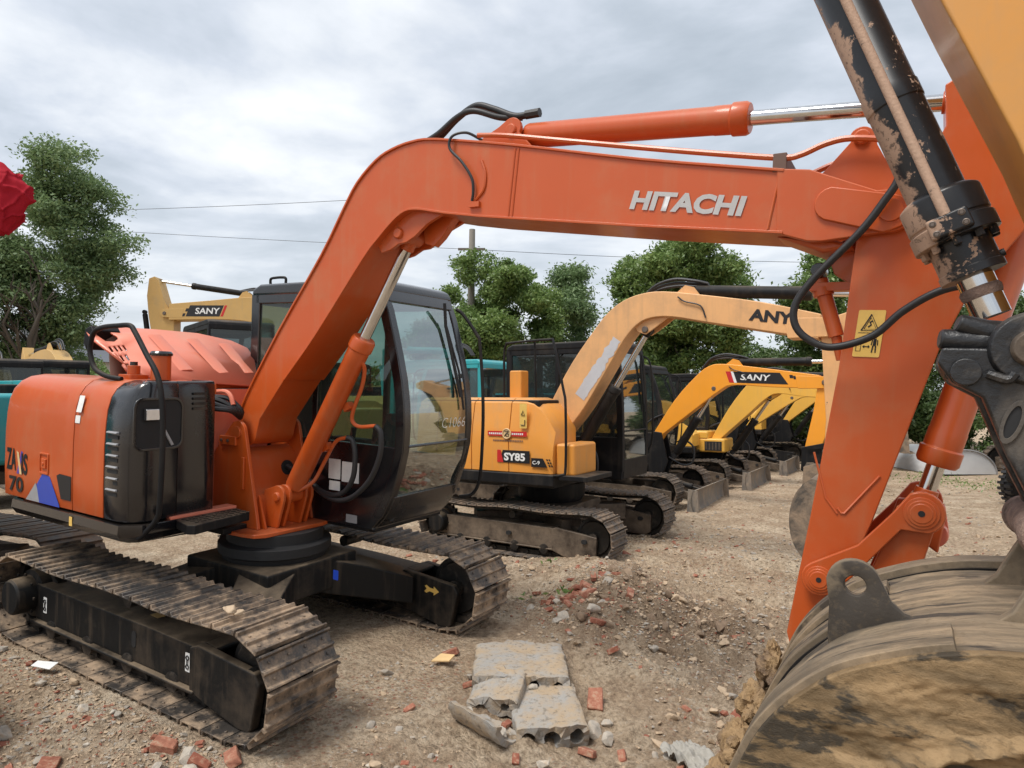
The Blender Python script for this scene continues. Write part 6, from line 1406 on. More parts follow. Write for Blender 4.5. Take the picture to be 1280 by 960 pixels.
spread(40, lambda: U(.8, 4.2), lambda: U(1.2, 5.0), {'brick': 2, 'grey': 3, 'tan': 4}, .02, .06, big)
spread(18, lambda: U(3.5, 6.5), lambda: U(3, 9), {'brick': 2, 'grey': 5, 'tan': 4}, .03, .09, big)
spread(20, lambda: U(-1.2, .8), lambda: U(2.2, 3.6), {'brick': 3, 'grey': 4, 'tan': 4}, .03, .08, big)
for kd, x, y, s in big: stone(kd, x, y, s)
# particular pieces
stone('brick', 2.42, .42, .075, 'largest broken red brick, right of the hollow concrete slabs', sq=1.2)
stone('grey', 2.55, .12, .075, 'pale angular concrete lump beside the lower hollow slab', sq=.9)
stone('brick', .80, -1.37, .06, 'red brick half with grey mortar, against the foot of the near track', sq=1.3)
stone('grey', .98, -1.36, .075, 'whitish stone standing beside the brick half at the near track', sq=1.3)
stone('brick', 1.08, -1.36, .05, 'bright red brick corner, right of the whitish stone at the near track')
stone('grey', 1.15, -.06, .055, 'lone blue-grey stone between the two tracks of the orange excavator')
stone('grey', 1.75, 1.35, .075, 'flat blue-grey stone leaning on the brick heap', rot=(.8,.2,.4), sq=.6)
stone('brick', 1.31, .42, .055, 'red brick scrap behind the beige tile between the tracks')
mb = MB(); mb.prism([(-.07,-.045),(.06,-.05),(.075,.03),(-.03,.05)], 0, .012, 'xy'); o = obj('tile_scrap', mb, M['cream'], bevel=.002); o.location = (1.36, .28, ground_z(1.36, .28)+.035); o.rotation_euler = (.15,-.1,.3); tag(o, 'beige tile scrap lying between the two tracks of the orange excavator', 'tile')
mb = MB(); mb.prism([(-.05,-.02),(.05,-.03),(.055,.025),(-.045,.02)], 0, .004, 'xy'); o = obj('paper_scrap', mb, M['white']); o.location = (-.60, -1.28, ground_z(-.60, -1.28)+.05); o.rotation_euler = (.25,.1,.5); o.scale = (1.3,1.3,1); tag(o, 'white card scrap lying against the near track', 'paper')
# clod on the track
o = bpy.data.objects.new('dirt_clod', RM['tan'][0]); col.objects.link(o); o.location = (.93, -1.10, .188-.05+.655); o.scale = (.05,.06,.05); tag(o, 'crumbly tan dirt clod lying on top of the near track', 'dirt clod')
o = bpy.data.objects.new('dirt_clod', RM['tan'][2]); col.objects.link(o); o.location = (.97, -1.06, .188-.05+.64); o.scale = (.035,.04,.035); tag(o, 'smaller tan dirt clod beside the crumbly one on the near track', 'dirt clod')
# crumpled plastic
def crumple():
    bm = bmesh.new(); bmesh.ops.create_grid(bm, x_segments=40, y_segments=40, size=1)
    for v in bm.verts:
        p = v.co.copy(); h = abs(mnoise.noise(p*2.2))+.6*abs(mnoise.noise(p*4+V((3,0,0))))+.10*mnoise.noise(p*9)
        v.co = V((p.x*.16*(1+.3*mnoise.noise(p*1.5)), p.y*.11*(1+.4*mnoise.noise(p*1.7+V((5,5,0)))), h*.055))
    mb = MB(); mb.v = [tuple(v.co) for v in bm.verts]; mb.f = [tuple(v.index for v in f.verts) for f in bm.faces]; bm.free()
    o = obj('plastic_sheet', mb, plain('dirty_plastic', (.33,.31,.27), .6, 0, .3, 12), ang=120); o.location = (3.13, .10, ground_z(3.13, .10)+.0); o.rotation_euler = (0,0,-.6); tag(o, 'crumpled whitish plastic sheet lying near the mud-caked bucket', 'plastic')
crumple()
# small gravel: nobody could count it
def gravel():
    base = []
    for kd in ('grey', 'brick', 'tan'):
        r = random.Random({'grey': 4, 'brick': 5, 'tan': 3}[kd]); shapes = []
        for q in range(4):
            bm = bmesh.new()
            for _ in range(8): bm.verts.new(V((r.gauss(0,1), r.gauss(0,1), r.gauss(0,1)*.7)).normalized())
            bmesh.ops.convex_hull(bm, input=bm.verts[:]); bm.verts.index_update(); shapes.append((np.array([v.co[:] for v in bm.verts]), [tuple(v.index for v in f.verts) for f in bm.faces])); bm.free()
        VS = []; FS = []; n = 0
        def put(x, y, s):
            nonlocal n
            v, f = shapes[rng.integers(4)]; a = rng.uniform(0, 6.3); c, s_ = math.cos(a), math.sin(a)
            w = v*np.array([s, s*rng.uniform(.6,1), s*rng.uniform(.4,.7)]); w = np.stack([w[:,0]*c-w[:,1]*s_+x, w[:,0]*s_+w[:,1]*c+y, w[:,2]+ground_z(x, y)+s*.15], 1)
            VS.append(w); FS.extend([tuple(i+n for i in t) for t in f]); n += len(v)
        cnt = {'grey': 7500, 'brick': 3600, 'tan': 15000}[kd]
        for _ in range(cnt):
            q = rng.random()
            if q < .30: x, y = rng.uniform(-1.5, 1.6), rng.uniform(-2.3, -1.15)
            elif q < .40: x, y = rng.normal(1.7, .35), rng.normal(1.9, .5)
            elif q < .55: x, y = rng.normal(2.6, .4), rng.normal(1.95, .5)
            elif q < .75: x, y = rng.uniform(1.0, 4.0), rng.uniform(-1.2, 3.0)
            elif q < .9: x, y = rng.uniform(-1.2, 5.5), rng.uniform(1.5, 7)
            else: x, y = rng.uniform(.5, 9), rng.uniform(4, 14)
            if kd == 'brick' and rng.random() < .5 and not (x < 1.6 and y < -1) and not (abs(x-1.7) < .5): continue
            if not free(x, y): continue
            put(x, y, .005*(4.2**(rng.random()**1.5))*(1 if math.hypot(x-4.1, y+3.5) < 7 else 2.0))
        V_ = np.concatenate(VS); me = bpy.data.meshes.new('gravel'); me.from_pydata(V_.tolist(), [], FS); me.materials.append(MS[kd]); base.append((kd, me))
    for kd, me in base:
        o = link(bpy.data.objects.new('gravel', me)); o['kind'] = 'stuff'; o['label'] = {'grey': 'fine pale gravel scattered over the dirt', 'brick': 'small red brick crumbs scattered over the dirt', 'tan': 'small tan dirt crumbs scattered over the ground'}[kd]; o['category'] = 'gravel'
gravel()
for i_, (x, y, z_, s_, kd) in enumerate([(2.10,.20,.07,.04,'grey'),(2.18,.26,.08,.03,'grey'),(2.02,.15,.06,.035,'grey'),(2.14,.12,.05,.03,'brick'),(2.08,-.02,.05,.035,'grey'),(2.24,.30,.07,.028,'grey'),(1.88,-.18,.02,.045,'grey'),(2.15,-.26,.02,.05,'grey'),(2.12,-.15,.02,.03,'brick'),(2.02,-.22,.02,.03,'tan'),(2.46,-.34,.01,.045,'grey'),(2.60,-.10,.01,.04,'brick'),(2.66,.05,.01,.05,'grey'),(2.58,.22,.01,.04,'grey'),(1.70,.10,.01,.04,'brick'),(1.62,.22,.01,.035,'grey'),(2.3,-.36,.01,.03,'brick')]): stone(kd, x, y, s_, dz=z_)
# hollow-core slab pieces
def slab_mat():
    m, nt, b = newmat('hollow_slab_concrete'); v = coords(nt); n1 = noise(nt, v, 6, 9, .7); n2 = noise(nt, v, 30, 6, .7)
    c = mixc(nt, ramp(nt, n1, [(.40, (0,0,0)), (.62, (1,1,1))]), (.33,.315,.29), (.40,.30,.195)); c = mixc(nt, ramp(nt, n2, [(.36, (.75,)*3), (.47, (0,0,0))]), c, (.16,.135,.105))
    nt.links.new(c, b.inputs['Base Color']); b.inputs['Roughness'].default_value = .95; bump(nt, b, n2, .8, .012); return m
SM = slab_mat()
def slab(loc, rz, tilt, W, L, T, holes, label, seed, r=.042):
    """length L along local y (holes run that way), width W"""
    def outline():
        o = []; k = 16
        rr = random.Random(seed)
        for i in range(k+1): o.append((-W/2+W*i/k, T/2))
        for i in range(k+1): o.append((W/2-W*i/k, -T/2))
        return o
    # cross-section rings joined to holes: build as boolean-free grid of columns
    mb = MB(); segs = 26; ny_ = 22; rr = random.Random(seed)
    loops = []
    hs = [(-W/2+W*(i+.5)/holes) for i in range(holes)]
    out = []; 
    for i in range(48): 
        a = 2*PI*i/48; cx_, cz_ = math.cos(a), math.sin(a); k = min(W/2/abs(cx_) if abs(cx_) > 1e-6 else 9, T/2/abs(cz_) if abs(cz_) > 1e-6 else 9); out.append((cx_*k, cz_*k))
    bm = bmesh.new(); ed = []
    for lp in [rrect(-W/2, -T/2, W/2, T/2, .012, 2)]+[arc(h, -.004, r, 0, 360, 18)[:-1] for h in hs]:
        pts = []
        m_ = len(lp)
        for i in range(m_):
            a = V((lp[i][0], 0, lp[i][1])); b = V((lp[(i+1) % m_][0], 0, lp[(i+1) % m_][1])); nseg = max(1, int((b-a).length/.03)); pts += [a.lerp(b, q/nseg) for q in range(nseg)]
        vv = [bm.verts.new(p) for p in pts]
        for i in range(len(vv)): ed.append(bm.edges.new((vv[i], vv[(i+1) % len(vv)])))
    bmesh.ops.triangle_fill(bm, use_beauty=True, edges=ed)
    geom = bm.faces[:]; 
    for v in bm.verts: v.co.y = -L/2
    prev = geom
    for s in range(ny_):
        rt = bmesh.ops.extrude_face_region(bm, geom=prev); nv = [e for e in rt['geom'] if isinstance(e, bmesh.types.BMVert)]; bmesh.ops.translate(bm, verts=nv, vec=(0, L/ny_, 0))
        nf = [e for e in rt['geom'] if isinstance(e, bmesh.types.BMFace)]
        if s > 0: bmesh.ops.delete(bm, geom=prev, context='FACES_ONLY')
        prev = nf
    for v in bm.verts:
        p = v.co.copy(); e = max(0, (abs(p.y)-L/2+.09)/.09)
        v.co.y += e*(.045*fbm(p.x*5, p.z*4, seed, 2)+.024*fbm(p.x*30, p.z*30, seed+2, 3))*(1 if p.y < 0 else 2.6)
        v.co += V((.008*fbm(p.x*6, p.y*6, seed+3, 3), 0, .010*fbm(p.x*5, p.y*5, seed+6, 5)*(1 if abs(p.z) > T*.4 else .4)))
        q = max(0, (abs(p.x)-W/2+.05)/.05); v.co.z -= q*.014*(1+mnoise.noise(V((p.y*22, seed, 0)))) if p.z > 0 else 0; v.co.x -= (1 if p.x > 0 else -1)*q*.03*abs(mnoise.noise(V((p.y*8, p.z*8, seed))))
    me = bpy.data.meshes.new('concrete_slab'); bmesh.ops.recalc_face_normals(bm, faces=bm.faces[:]); bm.to_mesh(me); bm.free(); me.materials.append(SM)
    for p in me.polygons: p.use_smooth = True
    me.set_sharp_from_angle(angle=math.radians(32))
    o = link(bpy.data.objects.new('concrete_slab', me)); o.location = (loc[0], loc[1], ground_z(loc[0], loc[1])+loc[2]); o.rotation_euler = (tilt[0], tilt[1], rz); tag(o, label, 'concrete slab', 'broken hollow concrete slab pieces'); return o
RZ = math.radians(31)
slab((1.86, .46, .05), RZ, (-.04,.02), .62, .66, .13, 4, 'widest hollow concrete slab piece, farthest from the camera in its pile', 3, .036)
slab((2.25, .09, .045), RZ+.08, (.07,-.04), .42, .50, .14, 3, 'hollow concrete slab piece with three round holes facing the camera', 8, .045)
slab((1.93, .08, .05), RZ-.24, (.16,-.12), .32, .34, .11, 2, 'small rough concrete slab lump left of the pile middle', 14, .028)
def trough():
    mb = MB(); n = 14; vs = []; fs = []; L = 14
    for j in range(L+1):
        y = -.15+.30*j/L; e = 1+.10*mnoise.noise(V((y*14, 2, 0)))
        for (R_, hh) in ((.115, 0), (.085, .012)):
            for i in range(n+1):
                a = math.radians(200+140*i/n); vs.append((R_*1.35*math.cos(a)*e, y+.02*mnoise.noise(V((a*3, y, 0))), R_*math.sin(a)*1.0+.01*mnoise.noise(V((a*5, y*20, 3)))))
    W_ = 2*(n+1)
    for j in range(L):
        for i in range(n):
            a = j*W_+i; fs += [(a, a+1, a+W_+1, a+W_), (a+n+1, a+n+1+W_, a+n+2+W_, a+n+2)]
        a = j*W_; fs += [(a, a+W_, a+W_+n+1, a+n+1), (a+n, a+2*n+1, a+2*n+1+W_, a+n+W_)]
    for a in (0, L*W_): fs += [(a+i, a+n+1+i, a+n+2+i, a+i+1) for i in range(n)]
    mb.add(vs, fs); o = obj('concrete_trough', mb, SM, ang=50); o.location = (2.06, -.22, ground_z(2.06, -.22)+.09); o.rotation_euler = (.1,.55,RZ+.9); o.scale = (1.1,1.2,1.1); tag(o, 'grey half-pipe shaped concrete fragment at the lower left of the slab pile', 'concrete slab')
trough()

# ================================================================== vegetation
def leaf_mat(name, a, b_, c_):
    m = bpy.data.materials.new(name); m.use_nodes = True; nt = m.node_tree; nt.nodes.clear(); out = nt.nodes.new('ShaderNodeOutputMaterial')
    g = nt.nodes.new('ShaderNodeNewGeometry'); n1 = noise(nt, g.outputs['Position'], 1.0, 4, .6); rn = g.outputs['Random Per Island']
    base = mixc(nt, ramp(nt, n1, [(.35, (0,0,0)), (.65, (1,1,1))]), a, b_); base = mixc(nt, ramp(nt, rn, [(.6, (0,0,0)), (1, (.8,)*3)]), base, c_)
    d = nt.nodes.new('ShaderNodeBsdfDiffuse'); t = nt.nodes.new('ShaderNodeBsdfTranslucent'); gl = nt.nodes.new('ShaderNodeBsdfGlossy'); gl.inputs['Roughness'].default_value = .45; gl.inputs[0].default_value = (.5,.5,.5,1)
    nt.links.new(base, d.inputs[0]); nt.links.new(base, t.inputs[0]); mx = nt.nodes.new('ShaderNodeMixShader'); mx.inputs[0].default_value = .35
    nt.links.new(d.outputs[0], mx.inputs[1]); nt.links.new(t.outputs[0], mx.inputs[2]); m2 = nt.nodes.new('ShaderNodeMixShader'); m2.inputs[0].default_value = .06
    nt.links.new(mx.outputs[0], m2.inputs[1]); nt.links.new(gl.outputs[0], m2.inputs[2]); nt.links.new(m2.outputs[0], out.inputs[0]); return m
LM = [leaf_mat('camphor_leaves', (.12,.20,.055), (.19,.28,.08), (.29,.38,.13)), leaf_mat('feathery_leaves', (.14,.215,.09), (.20,.29,.125), (.27,.36,.17)), leaf_mat('dark_leaves', (.075,.13,.04), (.12,.185,.06), (.19,.27,.09))]
BARK = plain('bark', (.085,.07,.055), .9, 0, .5, 8)
def leaves(name, cents, size, mat, parent, seed, per=1):
    r = np.random.default_rng(seed); n = len(cents); c = np.asarray(cents)
    d = r.normal(size=(n, 3)); d[:, 2] = np.abs(d[:, 2])*.9+.25; d /= np.linalg.norm(d, axis=1)[:, None]
    u = np.cross(d, r.normal(size=(n, 3))); u /= np.linalg.norm(u, axis=1)[:, None]; w = np.cross(d, u)
    s = size*(.6+.8*r.random((n, 1))); a = u*s; b = w*s*.42
    vs = np.stack([c-a, c-a*.1+b, c+a, c-a*.1-b], 1).reshape(-1, 3); f = np.arange(n*4).reshape(-1, 4)
    me = bpy.data.meshes.new(name); me.vertices.add(len(vs)); me.vertices.foreach_set('co', vs.ravel()); me.loops.add(n*4); me.loops.foreach_set('vertex_index', f.ravel()); me.polygons.add(n)
    me.polygons.foreach_set('loop_start', np.arange(0, n*4, 4)); me.polygons.foreach_set('loop_total', np.full(n, 4)); me.update(); me.materials.append(mat)
    return link(bpy.data.objects.new(name, me), parent)
def tree(loc, h, rad, label, seed, nl=26000, leaf=.10, mat=0, crown0=.28, flat=.8, trunks=1, lean=0, loose=.30, nlobes=26, tr=.16, core=False, cat='tree', group='trees behind the excavators'):
    r = random.Random(seed); root = empty('tree' if cat == 'tree' else 'bush', loc); tag(root, label, cat, group)
    mb = MB(); tips = []
    def branch(p, d, L, rr, lev):
        pts = [p]; q = p.copy(); dd = d.copy()
        for i in range(4):
            dd = (dd+V((r.gauss(0,.13), r.gauss(0,.13), r.gauss(.03,.08)))).normalized(); q = q+dd*L/4; pts.append(q.copy())
        mb.tube(pts, [rr*(1-.14*i) for i in range(5)], 7 if lev < 2 else 4, False)
        tips.append((q, lev))
        if lev < 3:
            for i in range(r.choice((3, 4)) if lev else 5):
                k = r.randint(2, 4); nd = (dd+V((r.gauss(0,.65), r.gauss(0,.65), r.gauss(.15,.35)))).normalized(); branch(pts[k], nd, L*r.uniform(.42,.62), rr*.5, lev+1)
    for t in range(trunks):
        d = V((lean*(1 if t else .2)+r.gauss(0,.04), r.gauss(0,.05), 1)).normalized()
        branch(V((t*.5*tr*4, 0, -.1)), d, h*(crown0+.14), tr*(1-.2*t), 0)
    obj('trunk', mb, BARK, root, ang=60)
    # crown: leaf clusters round lobes placed over an egg shaped envelope
    rg = np.random.default_rng(seed); zc = h*(crown0+1)/2; hz = h*(1-crown0)/2; lob = []
    nlobes = int(nlobes*1.7)
    for i in range(nlobes):
        a = rg.uniform(0, 2*PI); z = rg.uniform(-1, 1); q = math.sqrt(max(0, 1-z*z))*(.85 if z < 0 else 1); k = rg.uniform(.45, .92)
        lob.append((rad*q*math.cos(a)*k+lean*h*.35, rad*q*math.sin(a)*k, zc+hz*z*k, rad*rg.uniform(.16,.34)))
    C = []
    for (x, y, z, R_) in lob:
        m_ = int(nl/nlobes*1.6*(R_/rad/.3)**2); nb = 26
        cd = rg.normal(size=(nb, 3)); cd /= np.linalg.norm(cd, axis=1)[:, None]; cc = np.array([x, y, z])+cd*R_*rg.uniform(.55,1.0,(nb,1))*np.array([1,1,flat])
        w = rg.integers(0, nb, m_); pt = cc[w]+rg.normal(size=(m_, 3))*R_*loose*np.array([1,1,.6]); C.append(pt)
    C = np.concatenate(C); C = C[C[:, 2] > .05]
    leaves('crown', C, leaf, LM[mat], root, seed)
    return root
tree(at(68, 22), 10.6, 2.05, 'tall loose-crowned tree with two leaning trunks at the left', 11, 62000, 0.063, 1, .20, .7, 2, .04, .33, 46, .20)
tree(at(-40, 21), 7.2, 2.5, 'lower feathery tree at the left edge, beside the tall twin-trunked one', 12, 51000, 0.063, 1, .18, .7, 2, .05, .34, 24, .14)
tree(at(628, 24), 7.2, 2.2, 'rounded green tree right beside the utility pole', 13, 74800, 0.067, 0, .16, .8, 1, 0, .26, 26)
tree(at(568, 27), 6.3, 1.9, 'low green tree just left of the utility pole', 14, 44200, 0.074, 0, .2, .8, 1, 0, .3, 18)
tree(at(716, 27), 7.3, 1.7, 'thin-leaved narrow tree between the two rounded ones', 15, 25500, 0.074, 1, .2, .8, 1, 0, .42, 20)
tree(at(842, 22), 7.3, 2.55, 'big dense dome-shaped tree above the knee of the weathered yellow boom', 16, 102000, 0.067, 0, .30, .8, 1, 0, .24, 30, .17)
tree(at(1060, 21), 7.0, 2.2, 'dense tree showing between the orange boom and the orange arm', 17, 68000, 0.067, 0, .15, .8, 1, 0, .25, 26)
tree(at(965, 26), 4.6, 2.2, 'low dark tree behind the farthest excavator', 18, 27200, 0.074, 2, .12, .8, 1, 0, .3, 20)
tree(at(1165, 25), 6.5, 2.3, 'dark tree behind the white tarpaulin arch', 19, 40800, 0.074, 2, .1, .8, 1, 0, .28, 24)
tree(at(1300, 24), 6.0, 2.3, 'dark tree at the right edge behind the near linkage', 20, 34000, 0.074, 2, .1, .8, 1, 0, .28, 22)
k = 0
for px, d, hh, rr in ((905, 24, 2.6, 1.3), (960, 22.5, 2.3, 1.2), (1010, 22, 2.6, 1.4), (1062, 21.5, 2.4, 1.3), (1120, 21.5, 2.5, 1.3), (1180, 21, 2.2, 1.2), (1235, 21, 2.3, 1.3), (1290, 21, 2.4, 1.3), (850, 26, 2.6, 1.4), (790, 27, 2.6, 1.5), (730, 28, 2.8, 1.5), (670, 28, 3.0, 1.5), (615, 28, 2.8, 1.5), (545, 29, 2.9, 1.5)):
    tree(at(px, d), hh, rr, 'dark leafy hedge bush growing in the row behind the excavators', 40+k, 9000, .07, 2, .02, .8, 1, 0, .3, 12, .05, cat='bush', group='bushes of the hedge behind the excavators'); k += 1
for px, d, hh, rr in ((-60, 30, 3.2, 2.0), (20, 32, 3.6, 2.2), (110, 34, 3.8, 2.4), (190, 36, 3.6, 2.3), (270, 38, 4.6, 2.4), (345, 38, 4.2, 2.3), (420, 36, 3.8, 2.3), (490, 34, 3.6, 2.0)):
    tree(at(px, d), hh, rr, 'mid green bush growing far behind the left machines', 70+k, 7000, .10, 0, .02, .8, 1, 0, .3, 12, .05, cat='bush', group='bushes far behind the left machines'); k += 1
# low weeds
def weeds():
    C = []; 
    for (x, y, n, s) in ((1.55, 1.75, 14, .05), (1.05, 1.9, 10, .05), (.6, 3.3, 8, .05), (5.0, 14.5, 200, .5), (5.8, 13.5, 160, .5), (4.3, 15.5, 200, .6)):
        for i in range(n): C.append((x+G_(0, s), y+G_(0, s), ground_z(x, y)+.02+random.random()*.05))
    o = leaves('weeds', C, .03, LM[0], None, 5); tag(o, 'sparse green weeds in the dirt', 'weeds', kind='stuff')
weeds()

# ================================================================== far structures
p0 = at(586, 25); mb = MB(); mb.tube([p0+V((0,0,-.2)), p0+CR*.12+V((0,0,zat(286, 25)))], [.17, .11], 14); pole = empty('utility_pole', p0); mb.v = [tuple(V(v)-p0) for v in mb.v]
obj('pole', mb, plain('weathered_concrete', (.27,.25,.22), .9, 0, .3, 5), pole); tag(pole, 'tall grey concrete utility pole rising behind the cab of the orange excavator', 'utility pole')
mb = MB(); zz = zat(311, 25); mb.b2((-.5,-.04,zz-.04), (.5,.04,zz+.04)); mb.v = [tuple(CR*v[0]+CF*v[1]+V((0,0,v[2]))+CR*.1) for v in mb.v]; obj('crossarm', mb, M['bolt'], pole)
def wire(a, b, sag, r, label):
    a = V(a); b = V(b); m_ = V(((a.x+b.x)/2, (a.y+b.y)/2, min(a.z, b.z))); pts = [a.lerp(b, i/24)-V((0,0,sag*4*(i/24)*(1-i/24))) for i in range(25)]
    o_ = empty('overhead_wire', pts[0]); 
    mb = MB(); mb.tube([p-pts[0] for p in pts], r, 5); col.objects.unlink(o_); bpy.data.objects.remove(o_)
    w = obj('overhead_wire', mb, M['hose']); w.location = pts[0]; tag(w, label, 'wire'); return w
W = lambda px, py, d: at(px, d)+V((0,0,zat(py, d)))
wire(W(-400, 262, 36), W(588, 240, 28), .45, .011, 'upper overhead wire crossing the sky left of the orange boom')
wire(W(-400, 245, 36), W(586, 311, 25), .25, .009, 'lower overhead wire running from the left sky to the utility pole')
wire(W(588, 311, 25), W(1500, 322, 27), .35, .009, 'overhead wire running right from the utility pole behind the trees')
# white arched tarpaulin tunnel
def arch():
    p = at(1205, 17.0); root = empty('white_shelter', p); tag(root, 'low white arched tarpaulin shelter at the far edge of the yard', 'shelter')
    mb = MB(); prof = [(x*1.0, z) for x, z in arc(0, 0, 1, 0, 180, 18)]; prof = [(a*.78, b*.60) for a, b in prof]
    vs = [CR*a+V((0,0,b))-CF*.0 for a, b in prof]+[CR*a+V((0,0,b))+CF*2.2 for a, b in prof]; n = len(prof)
    mb.add(vs, [(i, i+1, n+i+1, n+i) for i in range(n-1)]+[tuple(range(n)), tuple(range(n, 2*n))]); obj('tarpaulin', mb, plain('white_tarpaulin', (.55,.56,.57), .6, 0, .2, 3), root, ang=30)
    mb = MB(); mb.tube([CR*a*1.01+V((0,0,b*1.01))-CF*.02 for a, b in prof], .02, 6); obj('hoop', mb, M['grey'], root)
arch()
# wheels of a small loader at the right edge
def loader():
    p = at(1312, 11.6); root = empty('wheel_loader', p); root.rotation_euler = (0,0,math.radians(40)); tag(root, 'small dark loader with knobbly black tyres behind the near linkage', 'loader')
    for (x, y) in ((0,-.55), (0,.55), (1.5,-.55), (1.5,.55)):
        mb = MB(); mb.lathe((x, y-.14, .36), (x, y+.14, .36), [(0,.20),(.05,.32),(.2,.345),(.8,.345),(.95,.32),(1,.20)], 30)
        for i in range(22):
            a = 2*PI*i/22
            for q, ph in ((-.07, 0), (.07, .14)): mb.box((x+.355*math.cos(a+ph), y+q, .36+.355*math.sin(a+ph)), (.035, .13, .05), Matrix.Rotation(-(a+ph), 3, 'Y'))
        w = obj('wheel', mb, M['hose'], root); mb = MB(); mb.lathe((x, y-.15, .36), (x, y+.15, .36), [(0,.06),(0,.18),(1,.18),(1,.06)], 20); obj('rim', mb, M['blackmat'], w)
    mb = MB(); mb.b2((-.5,-.4,.45), (2.0,.4,1.0)); mb.b2((.9,-.42,1.0), (2.1,.42,1.35)); obj('body', mb, M['blackmat'], root, bevel=.05)
    mb = MB(); mb.b2((.0,-.38,1.0), (.06,-.32,2.0)); mb.b2((.0,.32,1.0), (.06,.38,2.0)); mb.b2((.84,-.38,1.0), (.9,-.32,2.0)); mb.b2((.84,.32,1.0), (.9,.38,2.0)); mb.b2((-.1,-.45,2.0), (1.0,.45,2.08)); obj('canopy', mb, M['blackmat'], root, bevel=.01)
loader()
# yellow boom far off at the right, seen as a strip
exr = at(1330, 16.5)
excavator(exr, math.radians(186), 'distant yellow excavator whose boom shows past the near linkage at the right edge', dict(
    s=1.1, paint=M['amber'], n=30, shoes='coarse', zd=.8, upper=dict(box=(-1.5,.2,-1.1,1.05,1.8)), rails=False, cab=dict(xf=.92, xr=-.6, yR=.2, yL=1.05, z1=2.6), boom=back_boom(tip=(3.52,3.35), back=[(.02,1.55),(.30,2.2),(.62,2.85),(.9,3.3),(1.2,3.55),(1.6,3.62),(2.2,3.6),(2.9,3.55),(3.40,3.5)], front=[(3.40,3.25),(2.9,3.3),(2.2,3.3),(1.8,3.25),(1.5,3.12),(1.25,2.9),(1.05,2.6),(.72,2.0),(.40,1.5)])))
# grey gabled building far left
def building():
    p = at(78, 46); root = empty('building', p); tag(root, 'far building with steep grey roof behind the left tree trunks', 'building')
    mb = MB(); mb.b2((-3,-3,0), (3,3,4.2)); mb.v = [tuple(CR*v[0]+CF*v[1]+V((0,0,v[2]))) for v in mb.v]; obj('wall', mb, plain('pale_render', (.42,.40,.37), .9), root)
    mb = MB(); pr = [(-3.5,4.2),(-2.0,5.0),(-.8,6.2),(0,7.2),(.8,6.2),(2.0,5.0),(3.5,4.2)]; vs = [CR*a+V((0,0,b))-CF*3.3 for a, b in pr]+[CR*a+V((0,0,b))+CF*3.3 for a, b in pr]; n = 7
    mb.add(vs, [(i, i+1, n+i+1, n+i) for i in range(n-1)]+[tuple(range(n)), tuple(range(n, 2*n)), (0, n, 2*n-1, n-1)]); obj('roof', mb, plain('grey_roof_tiles', (.14,.15,.17), .8, 0, .3, 4), root)
    for x in (-1.6, 1.6):
        mb = MB(); mb.b2((x-.5,-3.05,1.4), (x+.5,-2.98,2.8)); mb.v = [tuple(CR*v[0]+CF*v[1]+V((0,0,v[2]))) for v in mb.v]; obj('window', mb, M['glassdark'], root)
building()
for i, (px, d, top) in enumerate(((57, 24, 400), (402, 40, 300))):
    if i: continue
    p = at(px+12, d); mb = MB(); mb.tube([V((0,0,0)), V((0,0,zat(top, d)))], [.14,.11], 10); o = obj('concrete_post', mb, plain('post_concrete', (.34,.32,.29), .9)); o.location = p; tag(o, 'pale concrete post beside the twin tree trunks', 'post')

# ================================================================== light, sky, render settings
EL, AZ = math.radians(62), math.radians(200)
world = bpy.data.worlds.new('World'); scene.world = world; world.use_nodes = True; nt = world.node_tree; nt.nodes.clear()
out = nt.nodes.new('ShaderNodeOutputWorld'); sky = nt.nodes.new('ShaderNodeTexSky'); sky.sky_type = 'NISHITA'; sky.sun_disc = False; sky.sun_elevation = EL; sky.sun_rotation = AZ; sky.dust_density = 3
bg1 = nt.nodes.new('ShaderNodeBackground'); bg1.inputs[1].default_value = .10; nt.links.new(sky.outputs[0], bg1.inputs[0])
tc = nt.nodes.new('ShaderNodeTexCoord'); sx = nt.nodes.new('ShaderNodeSeparateXYZ'); nt.links.new(tc.outputs['Generated'], sx.inputs[0])
mz = nt.nodes.new('ShaderNodeMath'); mz.operation = 'ADD'; mz.inputs[1].default_value = .10; nt.links.new(sx.outputs[2], mz.inputs[0])
mz2 = nt.nodes.new('ShaderNodeMath'); mz2.operation = 'MAXIMUM'; mz2.inputs[1].default_value = .05; nt.links.new(mz.outputs[0], mz2.inputs[0])
dv = nt.nodes.new('ShaderNodeVectorMath'); dv.operation = 'DIVIDE'; cb_ = nt.nodes.new('ShaderNodeCombineXYZ')
for i in range(2): nt.links.new(mz2.outputs[0], cb_.inputs[i])
cb_.inputs[2].default_value = 1; nt.links.new(tc.outputs['Generated'], dv.inputs[0]); nt.links.new(cb_.outputs[0], dv.inputs[1])
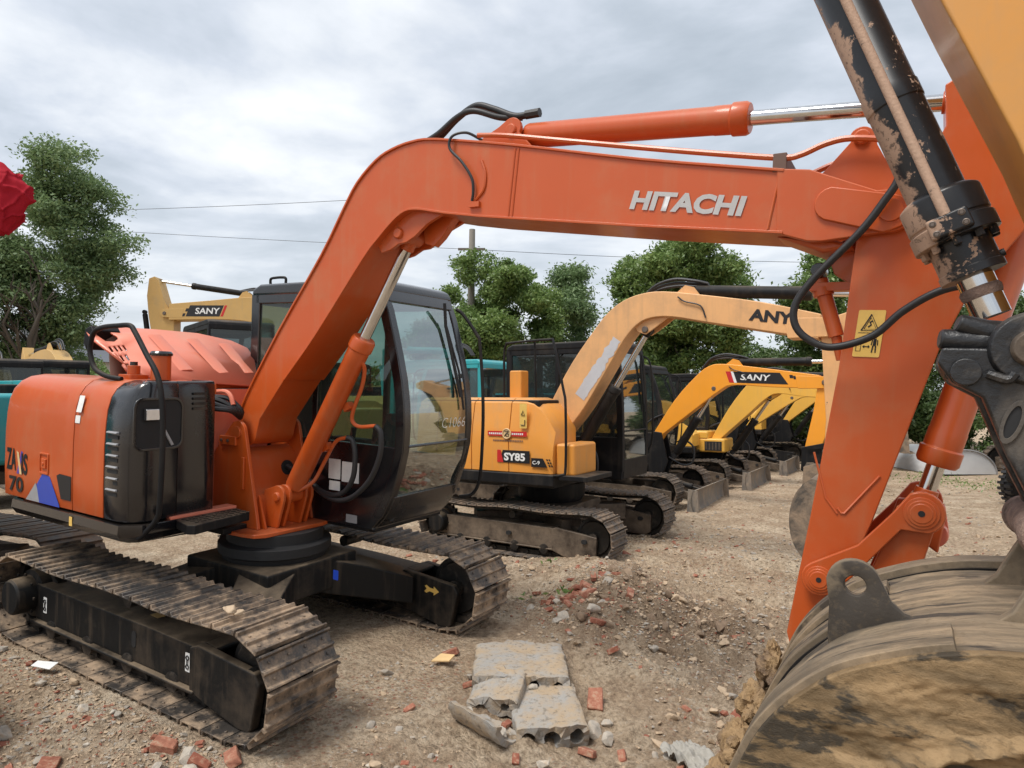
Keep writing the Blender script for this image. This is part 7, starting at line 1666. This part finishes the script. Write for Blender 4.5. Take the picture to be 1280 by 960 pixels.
mp = nt.nodes.new('ShaderNodeMapping'); mp.inputs['Scale'].default_value = (1,1,.0); mp.inputs['Location'].default_value = (3.1,1.7,0); nt.links.new(dv.outputs[0], mp.inputs[0])
n1 = noise(nt, mp.outputs[0], 1.0, 10, .56, .35); n2 = noise(nt, mp.outputs[0], 2.6, 6, .5, .3)
ad = nt.nodes.new('ShaderNodeMath'); ad.operation = 'MULTIPLY_ADD'; ad.inputs[1].default_value = .45; nt.links.new(n2, ad.inputs[0]); nt.links.new(n1, ad.inputs[2])
cc = ramp(nt, ad.outputs[0], [(.50, (.34,.385,.435)), (.62, (.41,.455,.51)), (.715, (.50,.54,.60)), (.79, (.60,.63,.67)), (.92, (.74,.76,.79))])
hz = ramp(nt, sx.outputs[2], [(.0, (1,1,1)), (.30, (0,0,0))]); hm = nt.nodes.new('ShaderNodeMath'); hm.operation = 'MULTIPLY'; hm.inputs[1].default_value = .75; nt.links.new(hz, hm.inputs[0])
cc = mixc(nt, hm.outputs[0], cc, (.56,.595,.625))
bg2 = nt.nodes.new('ShaderNodeBackground'); bg2.inputs[1].default_value = 1.0; nt.links.new(cc, bg2.inputs[0])
mix = nt.nodes.new('ShaderNodeMixShader'); mix.inputs[0].default_value = .90; nt.links.new(bg1.outputs[0], mix.inputs[1]); nt.links.new(bg2.outputs[0], mix.inputs[2]); nt.links.new(mix.outputs[0], out.inputs[0])
sun = bpy.data.lights.new('sun', 'SUN'); sun.energy = 2.2; sun.angle = math.radians(22); sun.color = (1, .96, .90); so = bpy.data.objects.new('sun', sun); col.objects.link(so)
sd = V((math.sin(AZ)*math.cos(EL), math.cos(AZ)*math.cos(EL), math.sin(EL))); so.rotation_euler = sd.to_track_quat('Z', 'Y').to_euler(); so.location = (0, 0, 30)
scene.render.engine = 'CYCLES'; scene.view_settings.view_transform = 'Standard'; scene.view_settings.look = 'None'; scene.view_settings.gamma = 1; scene.view_settings.exposure = .6
scene.cycles.max_bounces = 6; scene.cycles.transparent_max_bounces = 12
scene.render.resolution_x = 1024; scene.render.resolution_y = 768
